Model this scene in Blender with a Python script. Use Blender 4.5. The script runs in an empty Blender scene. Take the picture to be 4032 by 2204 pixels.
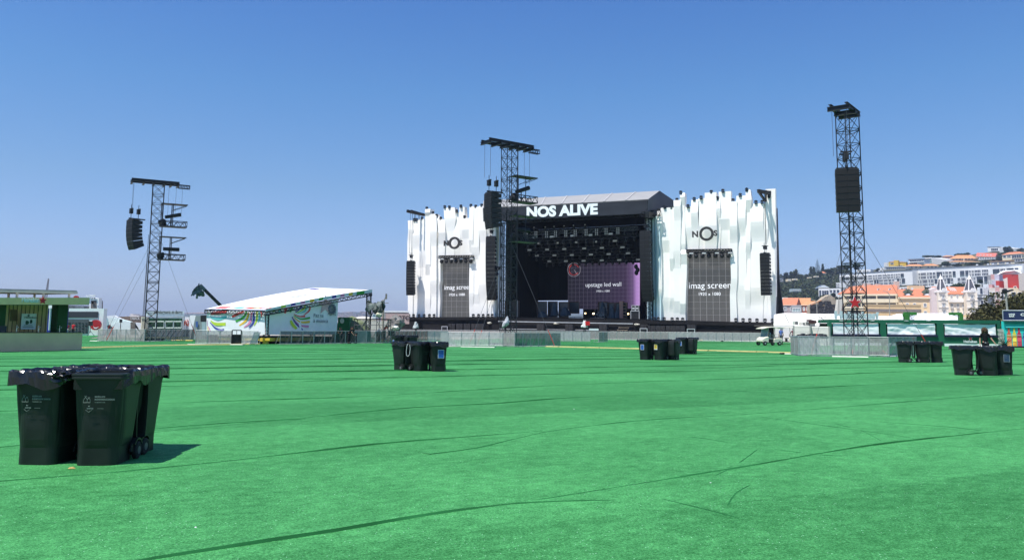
import bpy, bmesh, math, random
from mathutils import Vector, Matrix, noise
random.seed(7)
sc = bpy.context.scene
COL = sc.collection
PI = math.pi
# ---------------------------------------------------------------- camera model (photo pixels, 4032 x 2204)
EYE = 1.56
F = 3136.0; CX, CY = 2016.0, 934.0
PITCH = math.atan(357.0 / F); ROLL = math.atan(0.0073)
_f = Vector((0, math.cos(PITCH), math.sin(PITCH)))
_r0 = Vector((1, 0, 0)); _u0 = Vector((0, -math.sin(PITCH), math.cos(PITCH)))
_r = _r0 * math.cos(ROLL) + _u0 * math.sin(ROLL)
_u = -_r0 * math.sin(ROLL) + _u0 * math.cos(ROLL)
def ray(px, py):
    return _f + _r * ((px - CX) / F) - _u * ((py - CY) / F)
def at(px, py, Y):
    d = ray(px, py); t = Y / d.y
    return Vector((d.x * t, Y, EYE + d.z * t))
def gnd(px, py, z=0.0):
    d = ray(px, py); t = (z - EYE) / d.z
    return Vector((d.x * t, d.y * t, z))
class Plane:
    """vertical plane through two ground points; off > 0 is towards the camera"""
    def __init__(s, a, b):
        s.p = Vector((a[0], a[1])); q = Vector((b[0], b[1]))
        s.L = (q - s.p).length
        s.d = (q - s.p).normalized(); s.n = Vector((s.d.y, -s.d.x))
        if s.n.dot(s.p) > 0: s.n = -s.n
        s.n3 = Vector((s.n.x, s.n.y, 0)); s.d3 = Vector((s.d.x, s.d.y, 0))
    def __call__(s, px, py, off=0.0):
        r = ray(px, py); t = (s.p.dot(s.n) + off) / (r.x * s.n.x + r.y * s.n.y)
        return Vector((r.x * t, r.y * t, EYE + r.z * t))
    def at(s, u, z, off=0.0):
        return Vector((s.p.x + s.d.x * u + s.n.x * off, s.p.y + s.d.y * u + s.n.y * off, z))
def crop(ox, oy, k):
    return lambda x, y: (ox + x / k, oy + y / k)
# ---------------------------------------------------------------- materials
MATS = {}
def N(nt, t, **kw):
    n = nt.nodes.new(t)
    for k, v in kw.items(): setattr(n, k, v)
    return n
def M(name, col=(.5, .5, .5), rough=.7, spec=.3, metal=0., var=.10, scale=2., bump=0., bscale=30., alpha=1., emit=None, estr=1., detail=4., stretch=None, sheen=0.):
    if name in MATS: return MATS[name]
    m = bpy.data.materials.new(name); m.use_nodes = True; MATS[name] = m
    nt = m.node_tree; b = nt.nodes['Principled BSDF']
    b.inputs['Roughness'].default_value = rough
    b.inputs['Specular IOR Level'].default_value = spec
    b.inputs['Metallic'].default_value = metal
    b.inputs['Alpha'].default_value = alpha
    b.inputs['Sheen Weight'].default_value = sheen
    tc = N(nt, 'ShaderNodeTexCoord'); src = tc.outputs['Object']
    if stretch:
        mp = N(nt, 'ShaderNodeMapping'); mp.inputs['Scale'].default_value = stretch
        nt.links.new(src, mp.inputs['Vector']); src = mp.outputs['Vector']
    no = N(nt, 'ShaderNodeTexNoise'); no.inputs['Scale'].default_value = scale; no.inputs['Detail'].default_value = detail
    nt.links.new(src, no.inputs['Vector'])
    rp = N(nt, 'ShaderNodeValToRGB')
    rp.color_ramp.elements[0].position = .3; rp.color_ramp.elements[1].position = .7
    rp.color_ramp.elements[0].color = [max(0, c * (1 - var)) for c in col] + [1]
    rp.color_ramp.elements[1].color = [min(1, c * (1 + var)) for c in col] + [1]
    nt.links.new(no.outputs['Fac'], rp.inputs['Fac']); nt.links.new(rp.outputs['Color'], b.inputs['Base Color'])
    if bump:
        n2 = N(nt, 'ShaderNodeTexNoise'); n2.inputs['Scale'].default_value = bscale; n2.inputs['Detail'].default_value = 3
        nt.links.new(src, n2.inputs['Vector'])
        bp = N(nt, 'ShaderNodeBump'); bp.inputs['Strength'].default_value = bump; bp.inputs['Distance'].default_value = .05
        nt.links.new(n2.outputs['Fac'], bp.inputs['Height']); nt.links.new(bp.outputs['Normal'], b.inputs['Normal'])
    if emit:
        b.inputs['Emission Color'].default_value = (*emit, 1); b.inputs['Emission Strength'].default_value = estr
    return m
# ---------------------------------------------------------------- mesh builder
class MB:
    def __init__(s, T=None): s.v = []; s.f = []; s.mi = []; s.T = T; s.m = 0; s.keep = None
    def V(s, p):
        p = Vector(p)
        if s.T is not None: p = s.T @ p
        s.v.append(p); return len(s.v) - 1
    def F(s, idx): s.f.append(tuple(idx)); s.mi.append(s.m)
    def poly(s, pts): s.F([s.V(p) for p in pts])
    def hexa(s, b, t):
        """b, t: four bottom and four top corners in the same order"""
        i = [s.V(p) for p in b] + [s.V(p) for p in t]
        for q in ((3, 2, 1, 0), (4, 5, 6, 7), (0, 1, 5, 4), (1, 2, 6, 5), (2, 3, 7, 6), (3, 0, 4, 7)): s.F([i[k] for k in q])
    def bb(s, x0, x1, y0, y1, z0, z1):
        s.hexa([(x0, y0, z0), (x1, y0, z0), (x1, y1, z0), (x0, y1, z0)], [(x0, y0, z1), (x1, y0, z1), (x1, y1, z1), (x0, y1, z1)])
    def box(s, c, size, rz=0.):
        R = Matrix.Rotation(rz, 3, 'Z'); c = Vector(c); h = Vector(size) / 2
        P = lambda x, y, z: c + R @ Vector((x * h.x, y * h.y, z * h.z))
        s.hexa([P(-1, -1, -1), P(1, -1, -1), P(1, 1, -1), P(-1, 1, -1)], [P(-1, -1, 1), P(1, -1, 1), P(1, 1, 1), P(-1, 1, 1)])
    def ext(s, pts, vec):
        """prism: polygon pts swept along vec"""
        vec = Vector(vec); a = [s.V(p) for p in pts]; b = [s.V(Vector(p) + vec) for p in pts]; n = len(a)
        s.F(a[::-1]); s.F(b)
        for i in range(n): s.F((a[i], a[(i + 1) % n], b[(i + 1) % n], b[i]))
    def frame(s, p, q):
        d = (Vector(q) - Vector(p)).normalized()
        a = Vector((0, 0, 1)) if abs(d.z) < .9 else Vector((1, 0, 0))
        x = d.cross(a).normalized(); return d, x, x.cross(d).normalized()
    def beam(s, p, q, w, h=None):
        h = h or w; p = Vector(p); q = Vector(q); d, x, y = s.frame(p, q)
        o = [(-1, -1), (1, -1), (1, 1), (-1, 1)]
        s.hexa([p + x * a * w / 2 + y * b * h / 2 for a, b in o], [q + x * a * w / 2 + y * b * h / 2 for a, b in o])
    def tube(s, p, q, r, r2=None, n=8, caps=True):
        r2 = r if r2 is None else r2; p = Vector(p); q = Vector(q); d, x, y = s.frame(p, q)
        a = [s.V(p + (x * math.cos(2 * PI * k / n) + y * math.sin(2 * PI * k / n)) * r) for k in range(n)]
        b = [s.V(q + (x * math.cos(2 * PI * k / n) + y * math.sin(2 * PI * k / n)) * r2) for k in range(n)]
        for k in range(n): s.F((a[k], a[(k + 1) % n], b[(k + 1) % n], b[k]))
        if caps: s.F(a[::-1]); s.F(b)
    def path(s, pts, r, n=6, closed=False):
        m = len(pts)
        for i in range(m if closed else m - 1): s.tube(pts[i], pts[(i + 1) % m], r, n=n)
    def lathe(s, prof, c=(0, 0, 0), n=16, axis='Z', ang=2 * PI):
        c = Vector(c); rings = []
        for r, h in prof:
            ring = []
            for k in range(n):
                a = 2 * PI * k / n; x, y = r * math.cos(a), r * math.sin(a)
                p = (x, y, h) if axis == 'Z' else ((h, x, y) if axis == 'X' else (x, h, y))
                ring.append(s.V(c + Vector(p)))
            rings.append(ring)
        for a, b in zip(rings, rings[1:]):
            for k in range(n): s.F((a[k], a[(k + 1) % n], b[(k + 1) % n], b[k]))
        s.F(rings[0][::-1]); s.F(rings[-1])
    def grid(s, fn, nu, nv):
        g = [[s.V(fn(i / nu, j / nv)) for j in range(nv + 1)] for i in range(nu + 1)]
        for i in range(nu):
            for j in range(nv): s.F((g[i][j], g[i + 1][j], g[i + 1][j + 1], g[i][j + 1]))
    def blob(s, c, rad, n=10, m=7, amp=.15, seed=0., fr=1.5):
        c = Vector(c); rad = Vector(rad)
        def fn(u, v):
            a = 2 * PI * u; b = PI * v; d = Vector((math.cos(a) * math.sin(b), math.sin(a) * math.sin(b), math.cos(b)))
            k = 1 + amp * noise.noise(d * fr + Vector((seed, seed * 2.3, 0)))
            return c + Vector((d.x * rad.x, d.y * rad.y, d.z * rad.z)) * k
        s.grid(fn, n, m)
    def ladder(s, a0, a1, b0, b1, n, r, rb=None):
        """two chords a and b with zigzag between"""
        rb = rb or r * .6; a0, a1, b0, b1 = map(Vector, (a0, a1, b0, b1))
        s.beam(a0, a1, r * 2); s.beam(b0, b1, r * 2)
        for i in range(n):
            p = a0.lerp(a1, i / n); q = b0.lerp(b1, (i + .5) / n); p2 = a0.lerp(a1, (i + 1) / n)
            s.beam(p, q, rb * 2); s.beam(q, p2, rb * 2)
        s.beam(a0, b0, rb * 2); s.beam(a1, b1, rb * 2)
    def truss(s, p, q, w, h, n, r=.03):
        p = Vector(p); q = Vector(q); d, x, y = s.frame(p, q)
        c = [x * a * w / 2 + y * b * h / 2 for a, b in ((-1, -1), (1, -1), (1, 1), (-1, 1))]
        for k in range(4): s.ladder(p + c[k], q + c[k], p + c[(k + 1) % 4], q + c[(k + 1) % 4], n, r)
    def text(s, txt, O, right, up, height=None, width=None, thick=.02, bold=0., clipx=None, shear=0.):
        vs, fs, w, h = text_data(txt, bold, shear)
        O = Vector(O); right = Vector(right).normalized(); up = Vector(up).normalized(); nn = right.cross(up)
        ky = height / h if height else width / w; kx = width / w if width else ky
        base = len(s.v)
        for x, y, z in vs:
            X = x * kx
            if clipx is not None: X = min(X, clipx)
            s.V(O + right * X + up * (y * ky) + nn * (z * thick))
        for f in fs: s.F([base + i for i in f])
    def build(s, name, mats, parent=None, smooth=False, local=False):
        if not isinstance(mats, (list, tuple)): mats = [mats]
        off = Vector((0, 0, 0))
        if parent is not None and not local: off = origin(parent)
        elif parent is None and not local:
            xs = [p.x for p in s.v]; ys = [p.y for p in s.v]; zs = [p.z for p in s.v]
            off = Vector(((min(xs) + max(xs)) / 2, (min(ys) + max(ys)) / 2, min(zs)))
            if s.keep is not None: off = Vector(s.keep)
        me = bpy.data.meshes.new(name); me.from_pydata([p - off for p in s.v], [], s.f)
        for m in mats: me.materials.append(m)
        me.polygons.foreach_set('material_index', s.mi)
        if smooth: me.polygons.foreach_set('use_smooth', [True] * len(s.f))
        bm = bmesh.new(); bm.from_mesh(me); bmesh.ops.recalc_face_normals(bm, faces=bm.faces); bm.to_mesh(me); bm.free()
        me.update()
        o = bpy.data.objects.new(name, me); COL.objects.link(o)
        if parent is not None: o.parent = parent
        elif not local: o.location = off
        return o
_TX = {}
def text_data(txt, bold, shear):
    k = (txt, bold, shear)
    if k in _TX: return _TX[k]
    cu = bpy.data.curves.new('t', 'FONT'); cu.body = txt; cu.size = 1; cu.extrude = .5; cu.offset = bold; cu.shear = shear; cu.resolution_u = 4
    ob = bpy.data.objects.new('t', cu); COL.objects.link(ob); bpy.context.view_layer.update()
    e = ob.evaluated_get(bpy.context.evaluated_depsgraph_get()); me = e.to_mesh()
    vs = [tuple(v.co) for v in me.vertices]; fs = [tuple(p.vertices) for p in me.polygons]
    e.to_mesh_clear(); bpy.data.objects.remove(ob); bpy.data.curves.remove(cu)
    x0 = min(v[0] for v in vs); y0 = min(v[1] for v in vs); x1 = max(v[0] for v in vs); y1 = max(v[1] for v in vs)
    vs = [(v[0] - x0, v[1] - y0, v[2]) for v in vs]
    _TX[k] = (vs, fs, x1 - x0, y1 - y0); return _TX[k]
def origin(o):
    v = Vector(o.location)
    while o.parent: o = o.parent; v += o.location
    return v
def tag(o, label=None, cat=None, group=None, kind=None):
    if label: o['label'] = label
    if cat: o['category'] = cat
    if group: o['group'] = group
    if kind: o['kind'] = kind
    return o
def thing(name, label, cat, loc=(0, 0, 0), rz=0., group=None):
    o = bpy.data.objects.new(name, None); COL.objects.link(o); o.location = loc; o.rotation_euler = (0, 0, rz)
    o.empty_display_size = .3
    return tag(o, label, cat, group)
def copy_tree(o, parent=None):
    c = o.copy(); COL.objects.link(c)
    if parent is not None: c.parent = parent
    for ch in list(o.children): copy_tree(ch, c)
    return c
def place(proto, used, loc, rz, label=None, group=None):
    o = proto if not used else copy_tree(proto)
    used.append(o); o.location = loc; o.rotation_euler = (0, 0, rz)
    if label: o['label'] = label
    if group: o['group'] = group
    return o
def T3(loc=(0, 0, 0), rz=0.): return Matrix.Translation(loc) @ Matrix.Rotation(rz, 4, 'Z')
def star_pts(r, k=.42, n=5, rot=PI / 2):
    return [((r if i % 2 == 0 else r * k) * math.cos(rot + PI * i / n), (r if i % 2 == 0 else r * k) * math.sin(rot + PI * i / n)) for i in range(2 * n)]
def star(mb, c, right, up, r, thick=.03, k=.42):
    c = Vector(c); right = Vector(right).normalized(); up = Vector(up).normalized(); nn = right.cross(up)
    mb.ext([c + right * x + up * y - nn * thick / 2 for x, y in star_pts(r, k)], nn * thick)
def disc(mb, c, right, up, r, thick=.02, n=24, rx=None):
    c = Vector(c); right = Vector(right).normalized(); up = Vector(up).normalized(); nn = right.cross(up); rx = rx or r
    mb.ext([c + right * rx * math.cos(2 * PI * i / n) + up * r * math.sin(2 * PI * i / n) - nn * thick / 2 for i in range(n)], nn * thick)
UP = Vector((0, 0, 1))
# common materials
blk = M('black_powdercoat', (.012, .012, .014), .5, .4, var=.3)
blk2 = M('black_fabric', (.008, .008, .010), .9, .15, var=.3, scale=4)
steel = M('galvanised_steel', (.32, .33, .34), .45, .5, metal=.7, var=.2, scale=8)
whitep = M('white_paint', (.78, .80, .79), .6, .3, var=.05, scale=1.2)
redstrap = M('red_strap', (.45, .05, .03), .8)
yellowp = M('yellow_paint', (.62, .44, .05), .6, var=.15)
rubber = M('rubber', (.016, .016, .017), .75, .3, var=.25)
# ---------------------------------------------------------------- camera, sun, sky
cam = bpy.data.cameras.new('camera'); camo = bpy.data.objects.new('camera', cam); COL.objects.link(camo)
camo.matrix_world = Matrix.Translation((0, 0, EYE)) @ Matrix((_r, _u, -_f)).transposed().to_4x4()
cam.sensor_width = 36; cam.lens = F / 4032 * 36; cam.shift_y = -168 / 4032; cam.clip_end = 30000; cam.clip_start = .05
sc.camera = camo
SUNV = Vector((-.312, -.26, .913)).normalized()
sl = bpy.data.lights.new('sun', 'SUN'); sl.energy = 4.2; sl.angle = math.radians(.5); sl.color = (1, .965, .91)
so = bpy.data.objects.new('sun', sl); COL.objects.link(so); so.rotation_euler = SUNV.to_track_quat('Z', 'Y').to_euler()
w = bpy.data.worlds.new('World'); sc.world = w; w.use_nodes = True; nt = w.node_tree
sky = nt.nodes.new('ShaderNodeTexSky'); sky.sky_type = 'NISHITA'; sky.sun_disc = False
sky.sun_elevation = math.asin(SUNV.z); sky.sun_rotation = math.atan2(SUNV.x, SUNV.y) % (2 * PI)
sky.air_density = 1.25; sky.dust_density = .4; sky.ozone_density = 3.0
bg = nt.nodes['Background']; bg.inputs['Strength'].default_value = .105
# the air over the sea tints the clear-sky model: deeper blue aloft, periwinkle at the horizon
tcs = nt.nodes.new('ShaderNodeTexCoord'); sps = nt.nodes.new('ShaderNodeSeparateXYZ'); rps = nt.nodes.new('ShaderNodeValToRGB'); mxs = nt.nodes.new('ShaderNodeMix')
mxs.data_type = 'RGBA'; mxs.blend_type = 'MULTIPLY'; mxs.inputs[0].default_value = 1
nt.links.new(tcs.outputs['Generated'], sps.inputs['Vector']); nt.links.new(sps.outputs['Z'], rps.inputs['Fac'])
for i_, (pz, cc) in enumerate(((0., (.67, .75, 1.13)), (.061, (.54, .63, .99)), (.168, (.46, .61, .83)), (.284, (.35, .60, .86)), (.392, (.275, .53, .875)), (1., (.36, .58, .88)))):
    el = rps.color_ramp.elements[i_] if i_ < 2 else rps.color_ramp.elements.new(pz)
    if i_ < 2: el.position = pz
    el.color = (*cc, 1)
nt.links.new(sky.outputs['Color'], mxs.inputs[6]); nt.links.new(rps.outputs['Color'], mxs.inputs[7]); nt.links.new(mxs.outputs[2], bg.inputs['Color'])
sc.view_settings.view_transform = 'Standard'; sc.view_settings.look = 'None'; sc.view_settings.gamma = 1
sc.view_settings.exposure = .62
sc.cycles.max_bounces = 6; sc.cycles.transparent_max_bounces = 16; sc.cycles.volume_bounces = 0
sc.cycles.use_denoising = True
# ---------------------------------------------------------------- ground and turf
def turf_mat():
    m = bpy.data.materials.new('artificial_turf'); m.use_nodes = True; nt = m.node_tree; b = nt.nodes['Principled BSDF']; L = nt.links.new
    tc = N(nt, 'ShaderNodeTexCoord'); P = tc.outputs['Object']
    def noi(scale, detail=3, vec=P, rough=.5):
        n = N(nt, 'ShaderNodeTexNoise'); n.inputs['Scale'].default_value = scale; n.inputs['Detail'].default_value = detail; n.inputs['Roughness'].default_value = rough; L(vec, n.inputs['Vector']); return n.outputs['Fac']
    def ma(op, a, b_=None, c=None):
        n = N(nt, 'ShaderNodeMath', operation=op)
        for i, x in enumerate((a, b_, c)):
            if x is None: continue
            if isinstance(x, (int, float)): n.inputs[i].default_value = x
            else: L(x, n.inputs[i])
        return n.outputs[0]
    mp = N(nt, 'ShaderNodeMapping'); mp.inputs['Rotation'].default_value = (0, 0, -math.radians(25.5)); L(P, mp.inputs['Vector'])
    sp = N(nt, 'ShaderNodeSeparateXYZ'); L(mp.outputs['Vector'], sp.inputs['Vector'])
    strip = ma('FLOOR', ma('DIVIDE', ma('ADD', sp.outputs['Y'], 1.44), 3.66))
    wn = N(nt, 'ShaderNodeTexWhiteNoise', noise_dimensions='1D'); L(strip, wn.inputs['W'])
    mp2 = N(nt, 'ShaderNodeMapping'); mp2.inputs['Scale'].default_value = (.85, 1.15, 1); L(mp.outputs['Vector'], mp2.inputs['Vector'])
    big = noi(.22, 3); mid = noi(1.7, 5, mp2.outputs['Vector'], .62); fine = noi(42, 3, P, .7); tiny = noi(95, 2, P, .6); med = noi(7.5, 4, mp2.outputs['Vector'], .65)
    v = ma('MULTIPLY_ADD', big, .45, ma('MULTIPLY', mid, .42))
    v = ma('MULTIPLY_ADD', fine, 1.4, v); v = ma('MULTIPLY_ADD', tiny, .95, v)
    v = ma('MULTIPLY_ADD', wn.outputs['Value'], .13, v)
    v = ma('MULTIPLY_ADD', med, .75, v)
    v = ma('MULTIPLY_ADD', ma('SUBTRACT', v, 2.07), 1.6, .5)
    rp = N(nt, 'ShaderNodeValToRGB'); e = rp.color_ramp.elements
    e[0].position = .0; e[0].color = (.017, .110, .024, 1); e[1].position = 1.; e[1].color = (.090, .375, .115, 1)
    k = e.new(.5); k.color = (.047, .212, .064, 1)
    L(v, rp.inputs['Fac'])
    # scattered bits of litter, and glints of plastic fibre painted into the base colour
    vo = N(nt, 'ShaderNodeTexVoronoi'); vo.inputs['Scale'].default_value = 48; L(P, vo.inputs['Vector'])
    sx = N(nt, 'ShaderNodeSeparateColor'); L(vo.outputs['Color'], sx.inputs['Color'])
    pick = ma('MULTIPLY', ma('GREATER_THAN', sx.outputs[0], .93), ma('LESS_THAN', vo.outputs['Distance'], .22))
    pick = ma('MULTIPLY', pick, ma('GREATER_THAN', mid, .47))
    mx = N(nt, 'ShaderNodeMix', data_type='RGBA'); L(pick, mx.inputs[0]); L(rp.outputs['Color'], mx.inputs[6]); mx.inputs[7].default_value = (.34, .66, .42, 1)
    L(mx.outputs[2], b.inputs['Base Color'])
    b.inputs['Roughness'].default_value = .7; b.inputs['Specular IOR Level'].default_value = .06
    b.inputs['Sheen Weight'].default_value = .12; b.inputs['Sheen Tint'].default_value = (.3, 1, .4, 1); b.inputs['Sheen Roughness'].default_value = .4
    bp = N(nt, 'ShaderNodeBump'); bp.inputs['Strength'].default_value = .3; bp.inputs['Distance'].default_value = .03
    L(ma('ADD', fine, ma('MULTIPLY', tiny, .6)), bp.inputs['Height']); L(bp.outputs['Normal'], b.inputs['Normal'])
    return m
turf = turf_mat()
MATS['turf'] = turf
g = MB(); g.keep = (0, 0, 0)
g.poly([(-9000, -400, -.02), (9000, -400, -.02), (9000, 9500, -.02), (-9000, 9500, -.02)])
tag(g.build('ground', M('packed_concrete', (.36, .33, .28), .9, .2, var=.15, scale=.3, detail=8)), kind='structure')
t = MB(); t.keep = (0, 0, 0)
XS = [-95, -60, -40, -28, -20, -14, -9, -5, -2, 1, 4, 8, 13, 19, 26, 34, 44, 60, 72]
t.poly([(-95, -6, 0), (72, -6, 0), (72, 92, 0), (38, 98, 0), (30, 118, 0), (0, 124, 0), (-8, 98, 0), (-30, 90, 0), (-50, 95, 0), (-62, 122, 0), (-95, 135, 0)])
SA = math.radians(25.5); SU = Vector((math.cos(SA), math.sin(SA), 0)); SV = Vector((-math.sin(SA), math.cos(SA), 0))
def ridge(pts, hfun, w=.3, back=1.0, side=None):
    """raised lip of a turf strip along a ground polyline: steep face on the camera side"""
    prev = None; Lc = 0
    for i, p in enumerate(pts):
        q = pts[min(i + 1, len(pts) - 1)]; o = pts[max(i - 1, 0)]; d = (q - o).normalized(); nv = Vector((-d.y, d.x, 0))
        if nv.y < 0 and side is None: nv = -nv
        if i: Lc += (p - pts[i - 1]).length
        h = hfun(Lc, i / (len(pts) - 1))
        ring = [t.V(p - nv * .012 + UP * .0005), t.V(p + nv * .004 + UP * h), t.V(p + nv * (w * .35) + UP * h * .75), t.V(p + nv * w + UP * .0006)]
        if prev:
            for k in range(3): t.m = 1 if k == 0 else 0; t.F((prev[k], ring[k], ring[k + 1], prev[k + 1]))
        prev = ring
def smoothline(pts, step):
    out = []
    for i in range(len(pts) - 1):
        p0 = pts[max(i - 1, 0)]; p1 = pts[i]; p2 = pts[i + 1]; p3 = pts[min(i + 2, len(pts) - 1)]
        n = max(2, int((p2 - p1).length / step))
        for k in range(n):
            u = k / n
            out.append(.5 * ((2 * p1) + (p2 - p0) * u + (2 * p0 - 5 * p1 + 4 * p2 - p3) * u * u + (3 * p1 - p0 - 3 * p2 + p3) * u ** 3))
    out.append(pts[-1]); return out
def PG(x, y): return gnd(x * 1.5652, (894.5 + y) * 1.5652)
NEAR = [
 ([(300, 527), (390, 510), (850, 440), (1080, 400), (1350, 362), (1600, 322), (1850, 283), (2200, 225), (2620, 178)], .030, .22),
 ([(1240, 375), (1400, 366), (1545, 362)], .016, .12),
 ([(-60, 320), (200, 300), (340, 288), (540, 268), (820, 237), (1000, 218), (1250, 198), (1365, 188)], .022, .2),
 ([(1080, 248), (1200, 232), (1290, 210), (1380, 190), (1480, 177), (1650, 160), (2000, 138), (2620, 88)], .020, .2),
 ([(390, 183), (540, 172), (770, 158)], .022, .2),
 ([(-60, 236), (45, 226), (400, 191), (850, 148), (1050, 130), (1250, 120), (1450, 105), (1700, 95), (2100, 78), (2620, 46)], .030, .3),
 ([(-60, 143), (400, 120), (900, 103), (1300, 80), (1560, 68), (2100, 48), (2620, 22)], .034, .3),
 ([(-60, 88), (400, 78), (1000, 56), (1600, 38), (2300, 12)], .034, .3),
 ([(1905, 152), (2050, 172), (2310, 208)], .012, .10), ([(1735, 203), (1800, 212), (1832, 218)], .012, .12),
 ([(1950, 235), (2050, 248), (2120, 252)], .008, .10), ([(2200, 165), (2400, 180), (2480, 190)], .008, .08),
 ([(1800, 300), (1850, 275), (1905, 235)], .005, .2), ([(1830, 375), (1850, 345), (1885, 325)], .004, .2),
 ([(1670, 360), (1800, 392), (1860, 408)], .007, .10), ([(2100, 170), (2170, 190), (2230, 222)], .006, .08)]
for k, (pl, h, wd) in enumerate(NEAR):
    pts = smoothline([PG(*p) for p in pl], .25)
    long_ = len(pl) > 3
    def hf(l, u, h=h, k=k, long_=long_):
        e = min(1, u / .12, (1 - u) / .12) if not long_ else 1
        return max(.003, .72 * h * (.55 + 1.1 * noise.noise(Vector((l * .35, k * 7.1, 0))) + .35 * noise.noise(Vector((l * 1.7, k * 3.1, 5))))) * max(e, .1)
    ridge(pts, hf, wd)
for k in range(0, 34):
    v = 24.3 + 3.66 * k
    if v > 120: break
    u0, u1 = -70 + v * .3, 75
    pts = []; n = int((u1 - u0) / .8)
    for i in range(n + 1):
        u = u0 + (u1 - u0) * i / n
        p = SU * u + SV * (v + .18 * noise.noise(Vector((u * .12, v, 0)))); p.z = 0
        if p.y > 8 and abs(p.x) < p.y * .72 and p.y < 112: pts.append(p)
    if len(pts) > 4:
        ridge(pts, lambda l, u, v=v: max(.010, .034 * (.62 + 1.1 * noise.noise(Vector((l * .11, v * 3.3, 2))) + .5 * noise.noise(Vector((l * .9, v, 9))))), .4)
tag(t.build('turf_lawn', [turf, M('turf_backing', (.020, .125, .038), .9, .05, var=.3, scale=2)]), kind='structure')
# ================================================================ STAGE
SP = Plane((-19.0, 145.05), (39.0, 118.0)); sn = SP.n3; sd = SP.d3
CR = crop(2500, 720, 2.271); CL = crop(1560, 740, 2.346); CM = crop(1980, 740, 2.347); CI = crop(1960, 1140, 4.293); CT = crop(1980, 860, 4.025)
fabric_white = M('white_stretch_fabric', (.90, .865, .81), .75, .25, var=.025, scale=.5)
stage = thing('concert_stage', 'huge open concert stage with grey gabled roof, black header and dark backdrop', 'stage', SP.at(30, 0, -6))
# black plinth under everything, its top edge follows the photo's deck line
def deck_z(px): return 0
top = [(1562, 1263), (1562, 1251.5), (1604, 1250.5), (1735, 1251.5), (2000, 1254), (2500, 1259.5), (2700, 1261), (2890, 1266.5), (3052, 1270)]
mb = MB()
for (xa, ya), (xb, yb) in zip(top[1:], top[2:]):
    A = SP(xa, ya, 1.3); B = SP(xb, yb, 1.3)
    a0 = A.copy(); a0.z = 0; b0 = B.copy(); b0.z = 0; bk = -sn * 22
    bk = -sn * (5 if xa > 2690 else 22); mb.hexa([a0, b0, b0 + bk, a0 + bk], [A, B, B + bk, A + bk])
A = SP(1530, 1265, 3.2); B = SP(1640, 1265, 3.2); A0 = A.copy(); A0.z = 0; B0 = B.copy(); B0.z = 0
mb.hexa([A0, B0, B0 - sn * 1.8, A0 - sn * 1.8], [A, B, B - sn * 1.8, A - sn * 1.8])
mb.build('deck', M('black_skirt', (.014, .013, .014), .85, .2, var=.3, scale=.6), stage)
mb = MB()
mb.beam(SP(1962, 1264.5, 1.6), SP(2492, 1274, 1.6), .10, .14)
mb.beam(SP(1965, 1294, 1.7), SP(2120, 1296.5, 1.7), .06, .08); mb.beam(SP(2140, 1296.5, 1.7), SP(2330, 1299, 1.7), .06, .08)
mb.build('edge_rail', M('grey_rail', (.42, .43, .45), .5), stage)
# interior: floor strip, back and side drapes, ceiling
drape = M('stage_black_drape', (.006, .006, .007), .95, .1, var=.3, scale=.4, stretch=(3, 3, .3))
Li = SP(1986, 1254); Ri = SP(2562, 1259); Z0 = Ri.z + .02
lu = (Li.xy - SP.p).dot(SP.d); ru = (Ri.xy - SP.p).dot(SP.d); D = 14.5; ZT = SP(2300, 850).z
mb = MB()
P_ = lambda u, v, z: SP.at(u, z, -v)
mb.hexa([P_(lu, D, Z0 + 3.7), P_(ru, D, Z0 + 3.7), P_(ru, D + .2, Z0 + 3.7), P_(lu, D + .2, Z0 + 3.7)], [P_(lu, D, ZT), P_(ru, D, ZT), P_(ru, D + .2, ZT), P_(lu, D + .2, ZT)])
mb.hexa([P_(lu + 9, D, Z0), P_(ru, D, Z0), P_(ru, D + .2, Z0), P_(lu + 9, D + .2, Z0)], [P_(lu + 9, D, Z0 + 3.7), P_(ru, D, Z0 + 3.7), P_(ru, D + .2, Z0 + 3.7), P_(lu + 9, D + .2, Z0 + 3.7)])
for u in (lu, ru):
    mb.hexa([P_(u, .6, Z0), P_(u + .1, .6, Z0), P_(u + .1, D, Z0), P_(u, D, Z0)], [P_(u, .6, ZT), P_(u + .1, .6, ZT), P_(u + .1, D, ZT), P_(u, D, ZT)])
mb.build('black_drape', drape, stage)
mb = MB(); mb.hexa([P_(lu - 1, -.3, ZT + .05), P_(ru, -.3, ZT + .05), P_(ru, D + .3, ZT + .05), P_(lu - 1, D + .3, ZT + .05)], [P_(lu - 1, -.3, ZT + .35), P_(ru, -.3, ZT + .35), P_(ru, D + .3, ZT + .35), P_(lu - 1, D + .3, ZT + .35)])
mb.build('roof_lining', M('stage_ceiling', (.008, .008, .009), .95, .1), stage); mb = MB()
mb.hexa([P_(lu + .2, .2, Z0 - .1), P_(ru - .2, .2, Z0 - .1), P_(ru - .2, D - .2, Z0 - .1), P_(lu + .2, D - .2, Z0 - .1)], [P_(lu + .2, .2, Z0 + .45), P_(ru - .2, .2, Z0 + .12), P_(ru - .2, D - .2, Z0 + .12), P_(lu + .2, D - .2, Z0 + .45)])
mb.build('stage_floor', M('stage_ceiling'), stage)
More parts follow.
